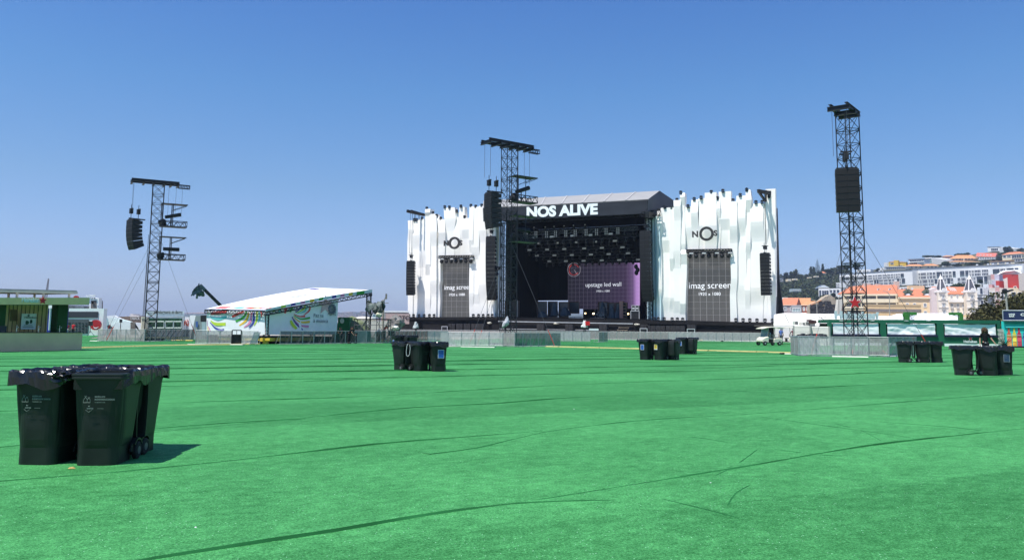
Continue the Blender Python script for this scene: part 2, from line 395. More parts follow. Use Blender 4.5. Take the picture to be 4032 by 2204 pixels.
# fascia (header)
FO = 3.0
fa = [SP(1903, 866, FO), SP(2044, 865.7, FO), SP(2549, 840, FO), SP(2552, 784.7, FO), SP(1980, 814.6, FO), SP(1901, 819, FO)]
fa[0] = SP(1903, 872, FO)
mb = MB(); mb.ext(fa, -sn * .25); fascia = mb.build('header_banner', M('navy_black_banner', (.017, .019, .026), .55, .4, var=.35, scale=.35, stretch=(1, 1, 3)), stage)
A = SP(2073.5, 858, FO + .08); r_ = SP(2354, 849.0, FO + .08) - A; r_.z = (SP(2354, 845.5, FO).z - SP(2073, 858.5, FO).z) * .95
tw = r_.length; mb = MB(); mb.text('NOS ALIVE', A, r_, UP, height=1.85, width=tw, thick=.05, bold=.05); mb.build('lettering', M('white_vinyl', (.86, .90, .90), .6, var=.03), fascia)
# roof
rA = SP(1901, 819, FO); rB = SP(2552, 784.7, FO); pk = Vector((0, 0, 1))
ridR = SP(2597, 751, FO - 7.2); ridL = SP(1903, 790.5, FO - 7.2); bkR = SP(2652, 788, FO - 15.5); bkL = SP(1903, 824, FO - 15.5)
roofm = M('grey_roof_tarpaulin', (.30, .295, .285), .7, .3, var=.06, scale=.5)
mb = MB(); th = UP * .15
for q in ((rA, rB, ridR, ridL), (ridL, ridR, bkR, bkL)): mb.ext(list(q), -th)
nr = 8
roof = mb.build('roof', roofm, stage)
mb = MB()
for i in range(1, nr):
    mb.beam(rA.lerp(rB, i / nr) + UP * .05, ridL.lerp(ridR, i / nr) + UP * .05, .18, .1)
mb.build('roof_seam', M('roof_seam', (.42, .41, .4), .7), roof)
mb = MB(); b1 = bkR.copy(); b1.z = SP(2548, 840, FO).z - .5; b0 = SP(2549, 840, FO)
mb.ext([b0, rB, ridR, bkR, b1], -sd * .2); mb.build('gable_end', M('dark_grey_tarpaulin', (.085, .09, .10), .75, var=.12, scale=.3), roof)
# roof truss under header + outriggers on the right
mb = MB()
mb.truss(SP(1960, 872, 1.4), SP(2600, 838, 1.4), .6, .8, 40, .045)
mb.truss(SP(2530, 842, 3.2), SP(2600, 866, -3.), .5, .7, 8, .05)
mb.beam(SP(2548, 845, 3.2), SP(2640, 852, -9.), .6, .9)
mb.build('roof_truss', blk, stage)
# inner masts
mb = MB()
for px, o in ((2003, .6), (2556, .2)):
    a = SP(px, 1258, o); b = SP(px, 862, o); b.x, b.y = a.x, a.y; mb.truss(a, b, .9, .9, 22, .05)
mb.build('roof_mast', blk, stage)
# white returns between wings and opening, bluish shade put into their colour
ret = M('shaded_white_scrim', (.55, .70, .74), .8, var=.05, scale=1)
def vert(px, py, off, ztop):
    a = SP(px, py, off); b = a.copy(); b.z = ztop; return a, b
for (xa, oa, xb, ob, yb, yt) in ((1948, .4, 1986, -6, 1254, 880), (2548, -1.0, 2606, .5, 1260, 850)):
    a0, a1 = vert(xa, yb, oa, SP(xa, yt, oa).z); c0, c1 = vert(xb, yb, ob, SP(xb, yt, ob).z)
    n_ = 10; mb = MB()
    for i in range(n_):
        p0 = a0.lerp(c0, i / n_); p1 = a0.lerp(c0, (i + 1) / n_); q0 = a1.lerp(c1, i / n_); q1 = a1.lerp(c1, (i + 1) / n_)
        k = sn * (.35 if i % 2 else 0); mb.hexa([p0 + k, p1 + k, p1 + k - sn * .2, p0 + k - sn * .2], [q0 + k, q1 + k, q1 + k - sn * .2, q0 + k - sn * .2])
    mb.build('side_scrim', ret, stage)
# --------------------------------------------------------------- wings
def wing(label, strips, ybot, C, scr, seed, edge):
    rnd = random.Random(seed)
    A = SP(*C(strips[0][0], ybot)); A.z = 0
    t = thing('stage_wing', label, 'stage wing', A)
    for (x0, x1, yt, yb) in strips:
        mb = MB(); prev = None; Ht = SP(*C(x0, yt)).z - SP(*C(x0, yb)).z; z = 0; nodes = []
        z = rnd.uniform(1.0, 4.5); base = rnd.choice([0, .12, .3, .42]); nodes.append((0, base + .1)); lo = base + .05
        # cloth bulges out going down, then folds back under itself
        while z < Ht - 1.2:
            lip = rnd.uniform(1.6, 3.2); hi = base + rnd.uniform(.28, .50); nodes.append((z, lo + .1)); nodes.append((min(z + lip, Ht - .6), hi)); lo = base + rnd.uniform(-.05, .1); z += lip + rnd.uniform(4.2, 9.)
        nodes.append((Ht, base + .1)); dxs = [rnd.uniform(-7, 7) for _ in nodes]; wxs = [rnd.uniform(-5, 7) for _ in nodes]; dxs[0] = dxs[-1] = 0; wxs[0] = wxs[-1] = 0
        for i in range(len(nodes) - 1):
            (za, oa), (zb_, ob) = nodes[i], nodes[i + 1]; ns_ = 5 if zb_ - za > 2.2 else 1
            for q in range(ns_ + (i == len(nodes) - 2)):
                u_ = q / ns_; sm_ = u_ * u_ * (3 - 2 * u_) * .6 + u_ * .4; off = oa + (ob - oa) * sm_; tt = (za + (zb_ - za) * u_) / Ht; y = yb + (yt - yb) * tt
                dx = dxs[i] + (dxs[i + 1] - dxs[i]) * sm_; w1 = wxs[i] + (wxs[i + 1] - wxs[i]) * sm_
                f0 = SP(*C(x0 + dx - 2, y), off); f1 = SP(*C(x1 + dx + w1 + 2, y), off); zc = (f0.z + f1.z) / 2; f0.z = f1.z = zc
                b0 = f0 - sn * (off + .9); b1 = f1 - sn * (off + .9)
                if prev: mb.hexa(list(prev), [f0, f1, b1, b0])
                prev = (f0, f1, b1, b0)
        mb.build('facade_panel', fabric_white, t)
    return t
RS = [(200, 232, 250, 1225), (232, 316, 222, 1230), (314, 350, 220, 1232), (347, 407, 155, 1232), (405, 444, 90, 1232), (507, 568, 150, 597), (568, 628, 138, 598), (626, 727, 86, 600),
      (725, 760, 138, 600), (750, 857, 77, 598), (443, 509, 212, 597), (855, 912, 165, 1240), (909, 992, 114, 1242), (990, 1030, 62, 1243), (1031, 1142, 184, 1244), (1138, 1180, 186, 1246), (1170, 1254, 54, 1248), (407, 452, 600, 1233)]
LS = [(110, 150, 300, 1190), (145, 217, 298, 1192), (213, 286, 287, 1192), (270, 314, 195, 1192), (310, 367, 240, 1193), (363, 396, 265, 1193), (345, 398, 630, 1193), (388, 445, 290, 630), (441, 537, 182, 628), (533, 588, 228, 630), (585, 629, 175, 628),
      (607, 684, 278, 628), (678, 714, 170, 1190), (700, 768, 175, 1188), (765, 832, 165, 1188), (822, 874, 160, 1188), (866, 916, 160, 1188)]
wr = wing('tall white wing of folded vertical panels right of the stage opening', RS, 1240, CR, None, 11, 1)
wl = wing('tall white wing of folded vertical panels left of the stage opening', LS, 1192, CL, None, 23, 0)
# black floor apron, recess behind screens
def ledge(t, C, x0, x1, y0, y1):
    mb = MB(); a = SP(*C(x0, y0), 1.6); b = SP(*C(x1, y1), 1.6)
    mb.hexa([a - UP * .5, b - UP * .5, b - sn * 3 - UP * .5, a - sn * 3 - UP * .5], [a, b, b - sn * 3, a - sn * 3]); mb.build('black_apron', M('black_skirt'), t)
ledge(wl, CL, 60, 935, 1192, 1190); ledge(wr, CR, 95, 1262, 1230, 1250)
def recess(t, c4):
    mb = MB(); a, b, c, d = [SP(*p, -.95) for p in c4]; mb.ext([a, b, c, d], -sn * .2); mb.build('screen_recess', blk2, t)
recess(wl, (CL(388, 1200), CL(712, 1198), CL(714, 628), CL(390, 628))); recess(wr, (CR(446, 1240), CR(880, 1242), CR(866, 595), CR(446, 595)))
# side scaffold edge and buttress of right wing
mb = MB(); e0 = SP(*CR(1256, 1245), -.4); e1 = SP(*CR(1256, 190), -.4); e1.x, e1.y = e0.x, e0.y
mb.hexa([e0, e0 + sd * .25, e0 + sd * .25 - sn * 5, e0 - sn * 5], [e1, e1 + sd * .25, e1 + sd * .25 - sn * 5, e1 - sn * 5])
mb.build('side_frame', M('dark_frame', (.03, .03, .035), .8), wr)
mb = MB(); t0 = SP(3062, 1060, -2.5); foot = SP(3092, 1296, -2.5)
mb.ext([t0, foot, foot - sd * .9, t0 - sd * .25 - UP * 2.4], -sn * 1.2); mb.build('buttress', M('dark_frame'), wr)
# --------------------------------------------------------------- screens
def led_screen(label, c, txt, sub, nx, ny, off, face, line, em, tsize, ssize, tx, txc=None, name='led_screen', q=False, lilac=False):
    """c = bottom-left, bottom-right, top-right, top-left world points (planar)"""
    bl, br, tr, tl = c; R = (br - bl); U = (tl - bl); W = R.length; H = U.length; nrm = R.cross(U).normalized()
    t = thing(name, label, 'led screen', (bl + br) / 2)
    mb = MB(); mb.ext([bl, br, tr, tl], -nrm * .3); panel = mb.build('screen_panel', face, t)
    mb = MB(); G = lambda s, v, o=.02: bl + R * s + (U * (1 - s) + (tr - br) * s) * v + nrm * o
    def ln(s0, v0, s1, v1, w): mb.beam(G(s0, v0), G(s1, v1), w, .02)
    for i in range(nx + 1): ln((i + tx) / nx if (i + tx) / nx < 1 else 1, 0, min(1, (i + tx) / nx), 1, .05 if i != nx // 2 else .13)
    for j in range(ny + 1): ln(0, j / ny, 1, j / ny, .05 if j != ny // 2 else .12)
    mb.build('grid_lines', line, panel)
    mb = MB()
    for (s_, hgt, wd, sc_, vv) in ((txt, None, tsize[0], tsize[1], tsize[2]), (sub, None, ssize[0], ssize[1], ssize[2])):
        o_ = G(sc_, vv, .06); cx = W * (1 - sc_) - .03
        mb = MB(); mb.text(s_, o_, R, UP, width=W * wd, thick=.02, bold=-.004, clipx=cx); mb.build('caption', em, panel)
    return t, panel, G, R, U
grey_led = M('led_test_grey', (.035, .033, .032), .6, .3, var=.06, emit=(.075, .075, .077), estr=.7)
line_led = M('led_grid_line', (.2, .2, .2), .6, emit=(.36, .36, .38), estr=.5)
text_led = M('led_caption', (.5, .5, .5), .6, emit=(.62, .64, .70), estr=.75)
cl = [SP(*p, -.55) for p in (CL(415, 1200), CL(703, 1198), CL(708, 634), CL(424, 634))]
cr = [SP(*p, -.55) for p in (CR(472, 1240), CR(878, 1241), CR(866, 598), CR(466, 598))]
led_screen('grey test-pattern screen in left white stage wing reading imag screen', cl, 'imag screen', '1920 x 1080', 6, 11, 0, grey_led, line_led, text_led, (.87, .10, .435), (.50, .26, .355), .0)
led_screen('grey test-pattern screen in right white stage wing reading imag screen', cr, 'imag screen', '1920 x 1080', 7, 11, 0, grey_led, line_led, text_led, (.93, .04, .43), (.48, .26, .36), .0)
led_main = M('led_main_face', (.006, .006, .008), .6, .2)
nt = led_main.node_tree; b_ = nt.nodes['Principled BSDF']; tc = N(nt, 'ShaderNodeTexCoord'); sx = N(nt, 'ShaderNodeSeparateXYZ'); nt.links.new(tc.outputs['Generated'], sx.inputs['Vector'])
rp = N(nt, 'ShaderNodeValToRGB'); e = rp.color_ramp.elements; e[0].position = .0; e[0].color = (.012, .011, .017, 1); e[1].position = 1.; e[1].color = (.40, .24, .52, 1)
for pz, c_ in ((.55, (.022, .017, .034, 1)), (.80, (.035, .022, .05, 1)), (.90, (.10, .06, .14, 1)), (.94, (.30, .17, .40, 1))):
    k_ = e.new(pz); k_.color = c_
nt.links.new(sx.outputs['X'], rp.inputs['Fac']); nt.links.new(rp.outputs['Color'], b_.inputs['Emission Color']); b_.inputs['Emission Strength'].default_value = .9
cm = [SP(*CM(x, y), -12.5) for x, y in ((603, 1118), (1262, 1112), (1262, 690), (603, 702))]
line2 = M('led_grid_line_lilac', (.1, .1, .1), .6, emit=(.14, .12, .19), estr=.6)
t_, pan_, G, R_, U_ = led_screen('wide dark upstage screen with lilac right edge and white grid', cm, 'upstage led wall', '1920 x 1080', 18, 11, 0, led_main, line2, text_led, (.50, .255, .455), (.185, .41, .365), 0)
mb = MB()
for ccx, ccy, rr in ((.088, .87, .088),):
    for a0 in range(28):
        a, b2 = 2 * PI * a0 / 28, 2 * PI * (a0 + 1) / 28; P1 = G(ccx, ccy, .08); Rn = R_.normalized()
        f = lambda an, r: P1 + (Rn * math.cos(an) + UP * math.sin(an)) * r
        if not (a0 in (25, 26, 27, 0, 1)): mb.m = 0; mb.beam(f(a, .95), f(b2, .95), .28, .03)
        mb.m = 1; mb.beam(f(a, 1.25), f(b2, 1.25), .12, .03)
mb.m = 1; mb.beam(G(.088, .87, .09), G(.135, .76, .09), .10, .03)
mb.build('round_logo', [M('led_red', (.2, .01, .01), .6, emit=(.5, .04, .03), estr=.8), M('led_pale', (.1, .1, .1), .6, emit=(.35, .33, .38), estr=.7)], pan_)
# lamps hung over the side screens
def lamp_mesh(T, s=1.0):
    mb = MB(T); mb.bb(-.16 * s, .16 * s, -.16 * s, .16 * s, 0, .18 * s)
    for x in (-.2, .2): mb.bb((x - .03) * s, (x + .03) * s, -.07 * s, .07 * s, .1 * s, .55 * s)
    return mb
def make_lamp(label, group):
    t = thing('moving_head_lamp', label, 'stage lamp', group=group)
    lamp_mesh(None).build('base', blk, t, local=True)
    mb = MB(); mb.blob((0, 0, .42), (.17, .17, .2), 10, 6, .0); mb.lathe([(.14, -.30), (.16, -.1), (.1, .0)], (0, 0, .42), 10, 'Y')
    mb.build('lamp_head', M('lamp_head', (.02, .02, .022), .35, .5), t, local=True); return t
pl = make_lamp('small black moving lamp perched on top of a white panel of the left wing', 'lamps on the left wing'); used = []
sa = math.atan2(sd.y, sd.x)
LT = [(283, 195), (340, 238), (374, 262), (412, 288), (449, 182), (492, 185), (560, 222), (598, 176), (632, 275), (690, 170), (735, 178), (790, 168), (240, 287), (188, 300), (168, 300)]
for x, y in LT: place(pl, used, SP(*CL(x, y + 8), .25), sa)
RT = [(410, 95), (376, 160), (268, 225), (327, 228), (475, 216), (530, 153), (592, 140), (683, 90), (738, 145), (787, 80), (878, 165), (942, 118), (1000, 70), (1083, 182), (1138, 180), (1200, 128), (212, 250)]
for x, y in RT: place(pl, used, SP(*CR(x, y + 8), .25), sa, 'small black moving lamp perched on top of a white panel of the right wing', 'lamps on the right wing')
for x in (118, 160, 210, 258, 307, 350, 712, 760, 803, 850, 886): place(pl, used, SP(*CL(x, 1193), 1.35), sa, 'black floor lamp along the base of the left white wing', 'floor lamps of the left wing')
for x, y in ((172, 1232), (209, 1232), (262, 1233), (333, 1235), (380, 1236), (427, 1237), (903, 1242), (968, 1243), (1028, 1244), (1092, 1246), (1165, 1247), (1230, 1248)): place(pl, used, SP(*CR(x, y), 1.35), sa, 'black floor lamp along the base of the right white wing', 'floor lamps of the right wing')
# --------------------------------------------------------------- truss of lamps above each side screen
for C, x0, x1, y0, y1, lab in ((CL, 398, 712, 640, 636, 'left'), (CR, 462, 866, 612, 606, 'right')):
    a = SP(*C(x0, y0), .9); b = SP(*C(x1, y1), .9)
    t = thing('lighting_truss', f'black truss with lamps above the {lab} wing screen', 'truss', a)
    mb = MB(); mb.truss(a, b, .5, .5, 14, .045); mb.build('truss_frame', blk, t)
    n_ = 7
    for i in range(n_):
        c = a.lerp(b, (i + .5) / n_) - UP * .75
        mb = MB(); mb.blob(c, (.34, .34, .38), 10, 6, .05); mb.box(c + UP * .45, (.5, .3, .2), sa); mb.build('lamp', blk, t)
        if i % 2 == 0: mb = MB(); mb.box(a.lerp(b, (i + .8) / n_) + sn * .35 - UP * .35, (.62, .05, .2), sa); mb.build('lamp_plate', M('lamp_plate', (.5, .5, .5), .6), t)
# --------------------------------------------------------------- NOS signs
dark_sign = M('bronze_grey_letters', (.045, .040, .038), .5, .4)
for C, nx, ny, nh, ox, oy, r_px, sx_, t in ((CR, 513, 488, 56, 640, 455, 48, (706, 476, 52), wr), (CL, 441, 536, 50, 538, 508, 42, (583, 533, 50), wl)):
    o = SP(*C(ox, oy), 2.0); A = SP(*C(nx, ny), 2.0); B = SP(*C(sx_[0], sx_[1]), 2.0)
    sc1 = (SP(*C(ox, oy - 50), 2.0) - o).length / 50
    sg = MB(); Rn = Vector((sd.x, sd.y, 0))
    mb = MB(); mb.text('N', A, Rn, UP, height=nh * sc1, thick=.25, bold=.035); mb.text('S', B, Rn, UP, height=sx_[2] * sc1, thick=.25, bold=.035)
    grp = mb.build('logo_sign', dark_sign, t)
    mb = MB(); k = 34
    for i in range(k):
        a = 2 * PI * i / k; dv = Rn * math.cos(a) * (1.0 if C is CR else 1.05) + UP * math.sin(a)
        mb.beam(o + dv * r_px * .88 * sc1, o + dv * r_px * 1.32 * sc1, .20 if C is CR else .30, .22)
    mb.build('ring_letter', dark_sign, grp)
# --------------------------------------------------------------- line arrays
gr = M('speaker_grille', (.010, .010, .011), .6, .3, var=.3, scale=30); cabm = M('speaker_cabinet_paint', (.018, .018, .020), .55, .3); edg = M('speaker_edge', (.055, .055, .06), .5)
def line_array(name, label, top, n, w, h, d, rz, a0, curve, group=None, wide_split=True):
    """hangs down from 'top' (centre of the front upper edge); faces local -Y"""
    t = thing(name, label, 'speaker array', top, rz, group)
    p = Vector((0, 0, 0)); ang = a0
    for i in range(n):
        R = Matrix.Rotation(ang, 4, 'X'); T = Matrix.Translation(p) @ R
        mb = MB(T); bw = w / 2; mb.m = 0
        mb.hexa([(-bw, 0, -h + .02), (bw, 0, -h + .02), (bw * .9, d, -h * .82), (-bw * .9, d, -h * .82)], [(-bw, 0, -.012), (bw, 0, -.012), (bw * .9, d, -h * .14), (-bw * .9, d, -h * .14)])
        mb.m = 1
        for s in ((-1, 0), (0, 1)): mb.bb(s[0] * bw * .96 + .015, s[1] * bw * .96 - .015, -.03, -.004, -h + .035, -.03)
        mb.m = 2; mb.bb(-bw, bw, -.012, .03, -.012, .012)
        mb.build('speaker_cabinet', [cabm, gr, edg], t, local=True)
        p = p + R.to_3x3() @ Vector((0, 0, -h)); ang += curve(i / n)
    mb = MB(); mb.bb(-w * .45, w * .45, .05, d * .9, .02, .12); mb.bb(-.06, .06, -.1, d + .5, .1, .22)
    mb.build('rigging_frame', blk, t, local=True)
    for y in (.1, d * .8):
        mb = MB(); mb.box((0, y, .9), (.28, .3, .5)); mb.tube((0, y, 1.1), (0, y, 3.2 if h > .6 else 1.6), .03); mb.tube((0, y, .2), (0, y, .7), .03); mb.bb(-.35, .35, y - .05, y + .05, 1.1, 1.2); mb.build('chain_hoist', blk, t, local=True)
    return t
ang_c = math.atan2(sn.y, sn.x) + PI / 2   # local -Y -> +n
for lab, cx_, yt, yb, wpx, off, a0, rz_ in (('main left', 1931, 932, 1184, 37, 2.6, -.03, .12), ('main right', 2538, 911, 1190, 44, 2.6, -.03, -.10), ('outer left', 1616, 1029, 1163, 30, 3.0, -.02, .28), ('outer right', 3009, 998, 1163, 41, 3.0, -.01, -.18)):
    top_ = SP(cx_, yt, off); bot_ = SP(cx_, yb, off); H_ = (top_ - bot_).length; w_ = (SP(cx_ + wpx / 2, yt, off) - SP(cx_ - wpx / 2, yt, off)).length * .93
    n_ = 16 if 'main' in lab else 12
    nm = {'main left': 'tall black speaker column hanging between the left white wing and the dark stage opening', 'main right': 'tall black speaker column hanging at the right edge of the dark stage opening',
          'outer left': 'shorter curved black speaker column hanging at the far left edge of the stage', 'outer right': 'short straight black speaker column hanging in front of the right white wing'}[lab]
    cf = (lambda u: .012 if u < .6 else .05) if lab != 'outer right' else (lambda u: .004)
    line_array('line_array', nm, top_, n_, w_, H_ / n_, 1.1, ang_c + rz_, a0, cf)
# beams the outer arrays hang from
for lab, x0, y0, x1, y1, arr, C in (('left', 1603, 831, 1668, 846, 1616, CL), ('right', 2985, 752, 3036, 762, 3009, CR)):
    t = thing('cantilever_beam', f'black steel beam sticking out over the top of the {lab} wing', 'rigging beam', SP(x0, y0, 3.4))
    mb = MB(); a = SP(x0, y0, 3.4); b = SP(x1, y1, -.2); mb.beam(a, b, .35, .5); c = SP(x0 + (28 if lab == 'right' else 60), y0 + (-3 if lab == 'right' else 24), -.2)
    if lab == 'right': mb.beam(a, SP(x0 + 30, y1 + 32, -.2), .25, .35); mb.beam(SP(x0 + 32, 753, 3.), SP(x0 + 30, y1 + 32, -.2), .25, .35); mb.beam(a, SP(x1, 757, 2.8), .25, .35)
    else: mb.beam(SP(1634, 845, 2), SP(1634, 866, 2), .12); mb.beam(SP(1650, 848, 1), SP(1650, 866, 1), .12); mb.beam(a + sd * .8, b + sd * .8 - UP * .2, .25, .35)
    mb.build('steel_beam', blk, t)
    mb = MB(); ax = SP(arr, y0 + 4, 3.0); bx = SP(arr, 1000 if lab == 'left' else 960, 3.0); bx.x, bx.y = ax.x, ax.y; mb.tube(ax, bx, .03); mb.tube(ax - sn * .7, bx - sn * .7, .03); mb.build('chain', blk, t)
# --------------------------------------------------------------- stage trusses and lamps
def vrow(off, ya, yb): pass
LT_ = []
for k, (off, xa, ya, xb, yb) in enumerate(((-2.0, 330, 235, 2140, 165), (-2.6, 420, 330, 2150, 265), (-5.0, 340, 395, 2000, 330), (-7.0, 360, 500, 2050, 440), (-9.0, 480, 590, 2120, 530), (-11.0, 650, 675, 2120, 640))):
    a = SP(*CT(xa, ya), off); b = SP(*CT(xb, yb), off); a.z = b.z = (a.z + b.z) / 2
    t = thing('stage_truss', ['pale lamp-laden truss in front under the stage roof', 'second pale truss under the stage roof, lamps along its lower edge', 'dark truss high under the stage roof, third from the front', 'dark truss under the stage roof, fourth from the front', 'dark truss under the stage roof, fifth from the front', 'rearmost dark truss over the upstage screen'][k], 'truss', a)
    mb = MB(); mb.truss(a, b, .5, .55, 30, .04); mb.build('truss_frame', M('aluminium_truss', (.12, .125, .13), .5, .5, metal=.5) if k < 1 else blk, t)
    for i in range(14):
        c = a.lerp(b, (i + .5) / 14) - UP * .6; mb = MB(); mb.blob(c - UP * .15, (.22, .22, .3), 8, 6, .08, i); mb.box(c + UP * .25, (.4, .25, .18), sa); mb.build('lamp', M('lamp_head'), t)
plate = M('lamp_plate_pale', (.34, .35, .36), .5, .4, emit=(.4, .42, .45), estr=.12)  # faint glow stands in for daylight reflected by the unlit lamp faces
ps = thing('strobe_lamp', 'pale rectangular lamp hanging in the dark stage roof', 'stage lamp', group='rectangular lamps under the stage roof')
mb = MB(); mb.bb(-.36, .36, -.05, .0, -.14, .14); mb.build('lens', plate, ps, local=True)
mb = MB(); mb.bb(-.42, .42, .0, .22, -.2, .2); mb.beam((0, .1, .2), (0, .1, .7), .05); mb.build('housing', blk, ps, local=True); used = []
for x, y, off in ((505, 296, -1.6), (775, 289, -1.6), (1103, 274, -1.6), (1386, 262, -1.6), (1706, 244, -1.6), (580, 395, -4.5), (855, 388, -4.5), (1176, 377, -4.5), (1460, 368, -4.5), (1776, 355, -4.5), (422, 500, -6.5), (703, 492, -6.5), (974, 484, -6.5), (1290, 475, -6.5), (1570, 465, -6.5), (1896, 456, -6.5),
                  (540, 588, -8.5), (818, 584, -8.5), (1094, 579, -8.5), (1396, 572, -8.5), (1677, 564, -8.5), (1983, 551, -8.5), (738, 677, -10.5), (1000, 675, -10.5), (1281, 670, -10.5), (1569, 664, -10.5), (1845, 658, -10.5), (2144, 652, -10.5)):
    place(ps, used, SP(*CT(x, y), off), ang_c)
pb = thing('blinder_lamp', 'stack of two columns of small round lamps on the front truss', 'stage lamp', group='eight-lamp blinders on the front stage truss')
mb = MB(); mb.bb(-.32, .32, 0, .2, -.62, .62); mb.build('housing', blk, pb, local=True)
mb = MB()
for i in range(2):
    for j in range(4): mb.lathe([(.09, -.03), (.09, 0)], ((i - .5) * .34, 0, (j - 1.5) * .29), 8, 'Y')
mb.build('bulb', plate, pb, local=True); used = []
for x, y in ((372, 255), (525, 255), (692, 255), (836, 245), (998, 240), (1148, 230), (1320, 222), (1486, 215), (1637, 205), (1824, 195)):
    place(pb, used, SP(*CT(x, y), -1.3), ang_c)
ppl = thing('truss_spotlight', 'small pale-topped spotlight standing on the front stage truss', 'stage lamp', group='spotlights on top of the front stage truss')
mb = MB(); mb.blob((0, 0, .3), (.2, .2, .28), 8, 6, .1); mb.build('lamp_body', blk, ppl, local=True); mb = MB(); mb.blob((0, 0, .6), (.12, .12, .1), 8, 5); mb.build('cap', plate, ppl, local=True); used = []
for x, y in ((493, 190), (671, 184), (812, 175), (970, 168), (1120, 160), (1303, 150)): place(ppl, used, SP(*CT(x, y + 8), -2), ang_c)
# clusters right of the screen / left return
t = thing('hanging_lamp_cluster', 'cluster of dark lamps hanging beside the right end of the upstage screen', 'stage lamp', SP(2508, 1040, -6)); mb = MB()
for i, (x, y) in enumerate(((2505, 1050), (2511, 1062), (2506, 1074))): mb.blob(SP(x, y, -6), (.35, .35, .4), 8, 6, .2, i)
mb.beam(SP(2508, 1040, -6), SP(2508, 1060, -6), .1); mb.build('lamp', blk, t)
mb = MB(); mb.tube(SP(2508, 1040, -6), SP(2508, 1040, -6) + UP * 8, .03); mb.build('cable', blk, t)
t = thing('hanging_lamp_cluster', 'small dark lamps hanging beside the left speaker column', 'stage lamp', SP(1955, 1050, 1)); mb = MB()
for i, (x, y) in enumerate(((1951, 1057), (1957, 1062), (1963, 1056), (1957, 1078))): mb.blob(SP(x, y, 1), (.32, .32, .3), 8, 6, .2, i)
mb.beam(SP(1948, 1052, 1), SP(1966, 1050, 1), .12); mb.beam(SP(1957, 1052, 1), SP(1957, 1080, 1), .15); mb.build('lamp', blk, t); mb = MB(); mb.tube(SP(1957, 1050, 1), SP(1957, 905, 1), .04); mb.build('cable', blk, t)
# --------------------------------------------------------------- things on the stage floor
def on_stage(px, py, off):
    p = SP(px, py, off); return p
brown = M('brown_timber', (.085, .045, .028), .7, var=.2, scale=6); pinkish = M('salmon_board', (.42, .20, .15), .7, var=.08); smoke = M('smoked_screen', (.045, .048, .055), .3, .5, var=.15)
for i, (x0, x1, yt, yb, off) in enumerate(((672, 828, 205, 470, -6), (850, 1008, 205, 470, -7), (1034, 1190, 212, 470, -7), (1208, 1375, 212, 400, -9), (1700, 1855, 212, 400, -9), (1868, 1970, 225, 480, -7), (1990, 2060, 225, 480, -7))):
    a, b, c, d = [SP(*CI(*q), off) for q in ((x0, yb), (x1, yb), (x1, yt), (x0, yt))]
    t = thing('backdrop_frame', ['leftmost tall brown framed smoked panel at back of stage', 'tall brown framed panel behind the pale drum riser', 'tall smoked panel left of the upstage screen', 'brown framed panel in front of left part of the upstage screen', 'brown framed panel in front of the right half of the upstage screen', 'brown framed panel left of the salmon board', 'narrow brown framed panel touching the salmon board'][i], 'stage screen', (a + b) / 2)
    mb = MB(); wd = .35
    for p, q in ((a, d), (b, c), (a, b), (d, c)): mb.beam(p, q, wd, .12)
    mb.build('frame', brown, t); mb = MB(); mb.ext([a, b, c, d], -sn * .03); mb.build('panel', smoke, t)
for (x0, x1, yt, yb, off, lab) in ((2056, 2118, 195, 485, -4, 'salmon upright board near the right end of the stage floor'), (118, 150, 195, 460, -4, 'salmon upright board at the far left end of the stage floor')):
    a, b, c, d = [SP(*CI(*q), off) for q in ((x0, yb), (x1, yb), (x1, yt), (x0, yt))]; mb = MB(); mb.ext([a, b, c, d], -sn * .4); tag(mb.build('upright_board', pinkish), lab, 'stage board')
for (x0, x1, yt, yb, off, lab) in ((2122, 2180, 215, 485, -4, 'brown shelf unit with dark notches right of the salmon board'), (210, 240, 210, 460, -4, 'brown shelf unit beside the left salmon board')):
    t = thing('shelf_unit', lab, 'shelf', SP(*CI((x0 + x1) / 2, yb), off)); mb = MB(); a, b, c, d = [SP(*CI(*q), off) for q in ((x0, yb), (x1, yb), (x1, yt), (x0, yt))]; mb.ext([a, b, c, d], -sn * .5); mb.build('carcass', M('shelf_wood', (.20, .12, .07), .7), t)
    mb = MB()
    for k in range(5): q = a.lerp(d, (k + .5) / 5); mb.box(q + sn * .05 + sd * .2, (.4, .12, .3), sa)
    mb.build('notch', blk2, t)
cover = M('grey_blue_cover', (.06, .075, .09), .8, var=.2, scale=2)
for i, (x, y, rx, rz_, off) in enumerate(((757, 470, .95, 1.1, -5), (962, 440, .7, 2.4, -6), (1140, 440, 1.0, 1.6, -6), (1930, 480, .65, 2.0, -5), (2028, 480, .5, 1.9, -5), (1775, 455, .7, 2.6, -6))):
    c = SP(*CI(x, y), off); mb = MB()
    mb.lathe([(rx, 0), (rx * .95, rz_ * .25), (rx * .72, rz_ * .5), (rx * .5, rz_ * .72), (rx * .22, rz_ * .92), (.03, rz_)], c, 9)
    for k, v in enumerate(mb.v): mb.v[k] = v + (v - c) * .18 * noise.noise(v * 1.3)
    tag(mb.build('covered_instrument', cover), ['low blue-grey cloth covered instrument at left of the stage', 'pointed blue-grey covered stack behind the pale riser', 'wide blue-grey covered instrument mid stage', 'rounded blue-grey covered guitar stand left of the salmon board', 'slim blue-grey covered guitar stand touching the salmon board', 'tall pointed covered stack by the drum kit'][i], 'covered instrument')
ral = M('riser_alu', (.20, .20, .21), .5, metal=.3)
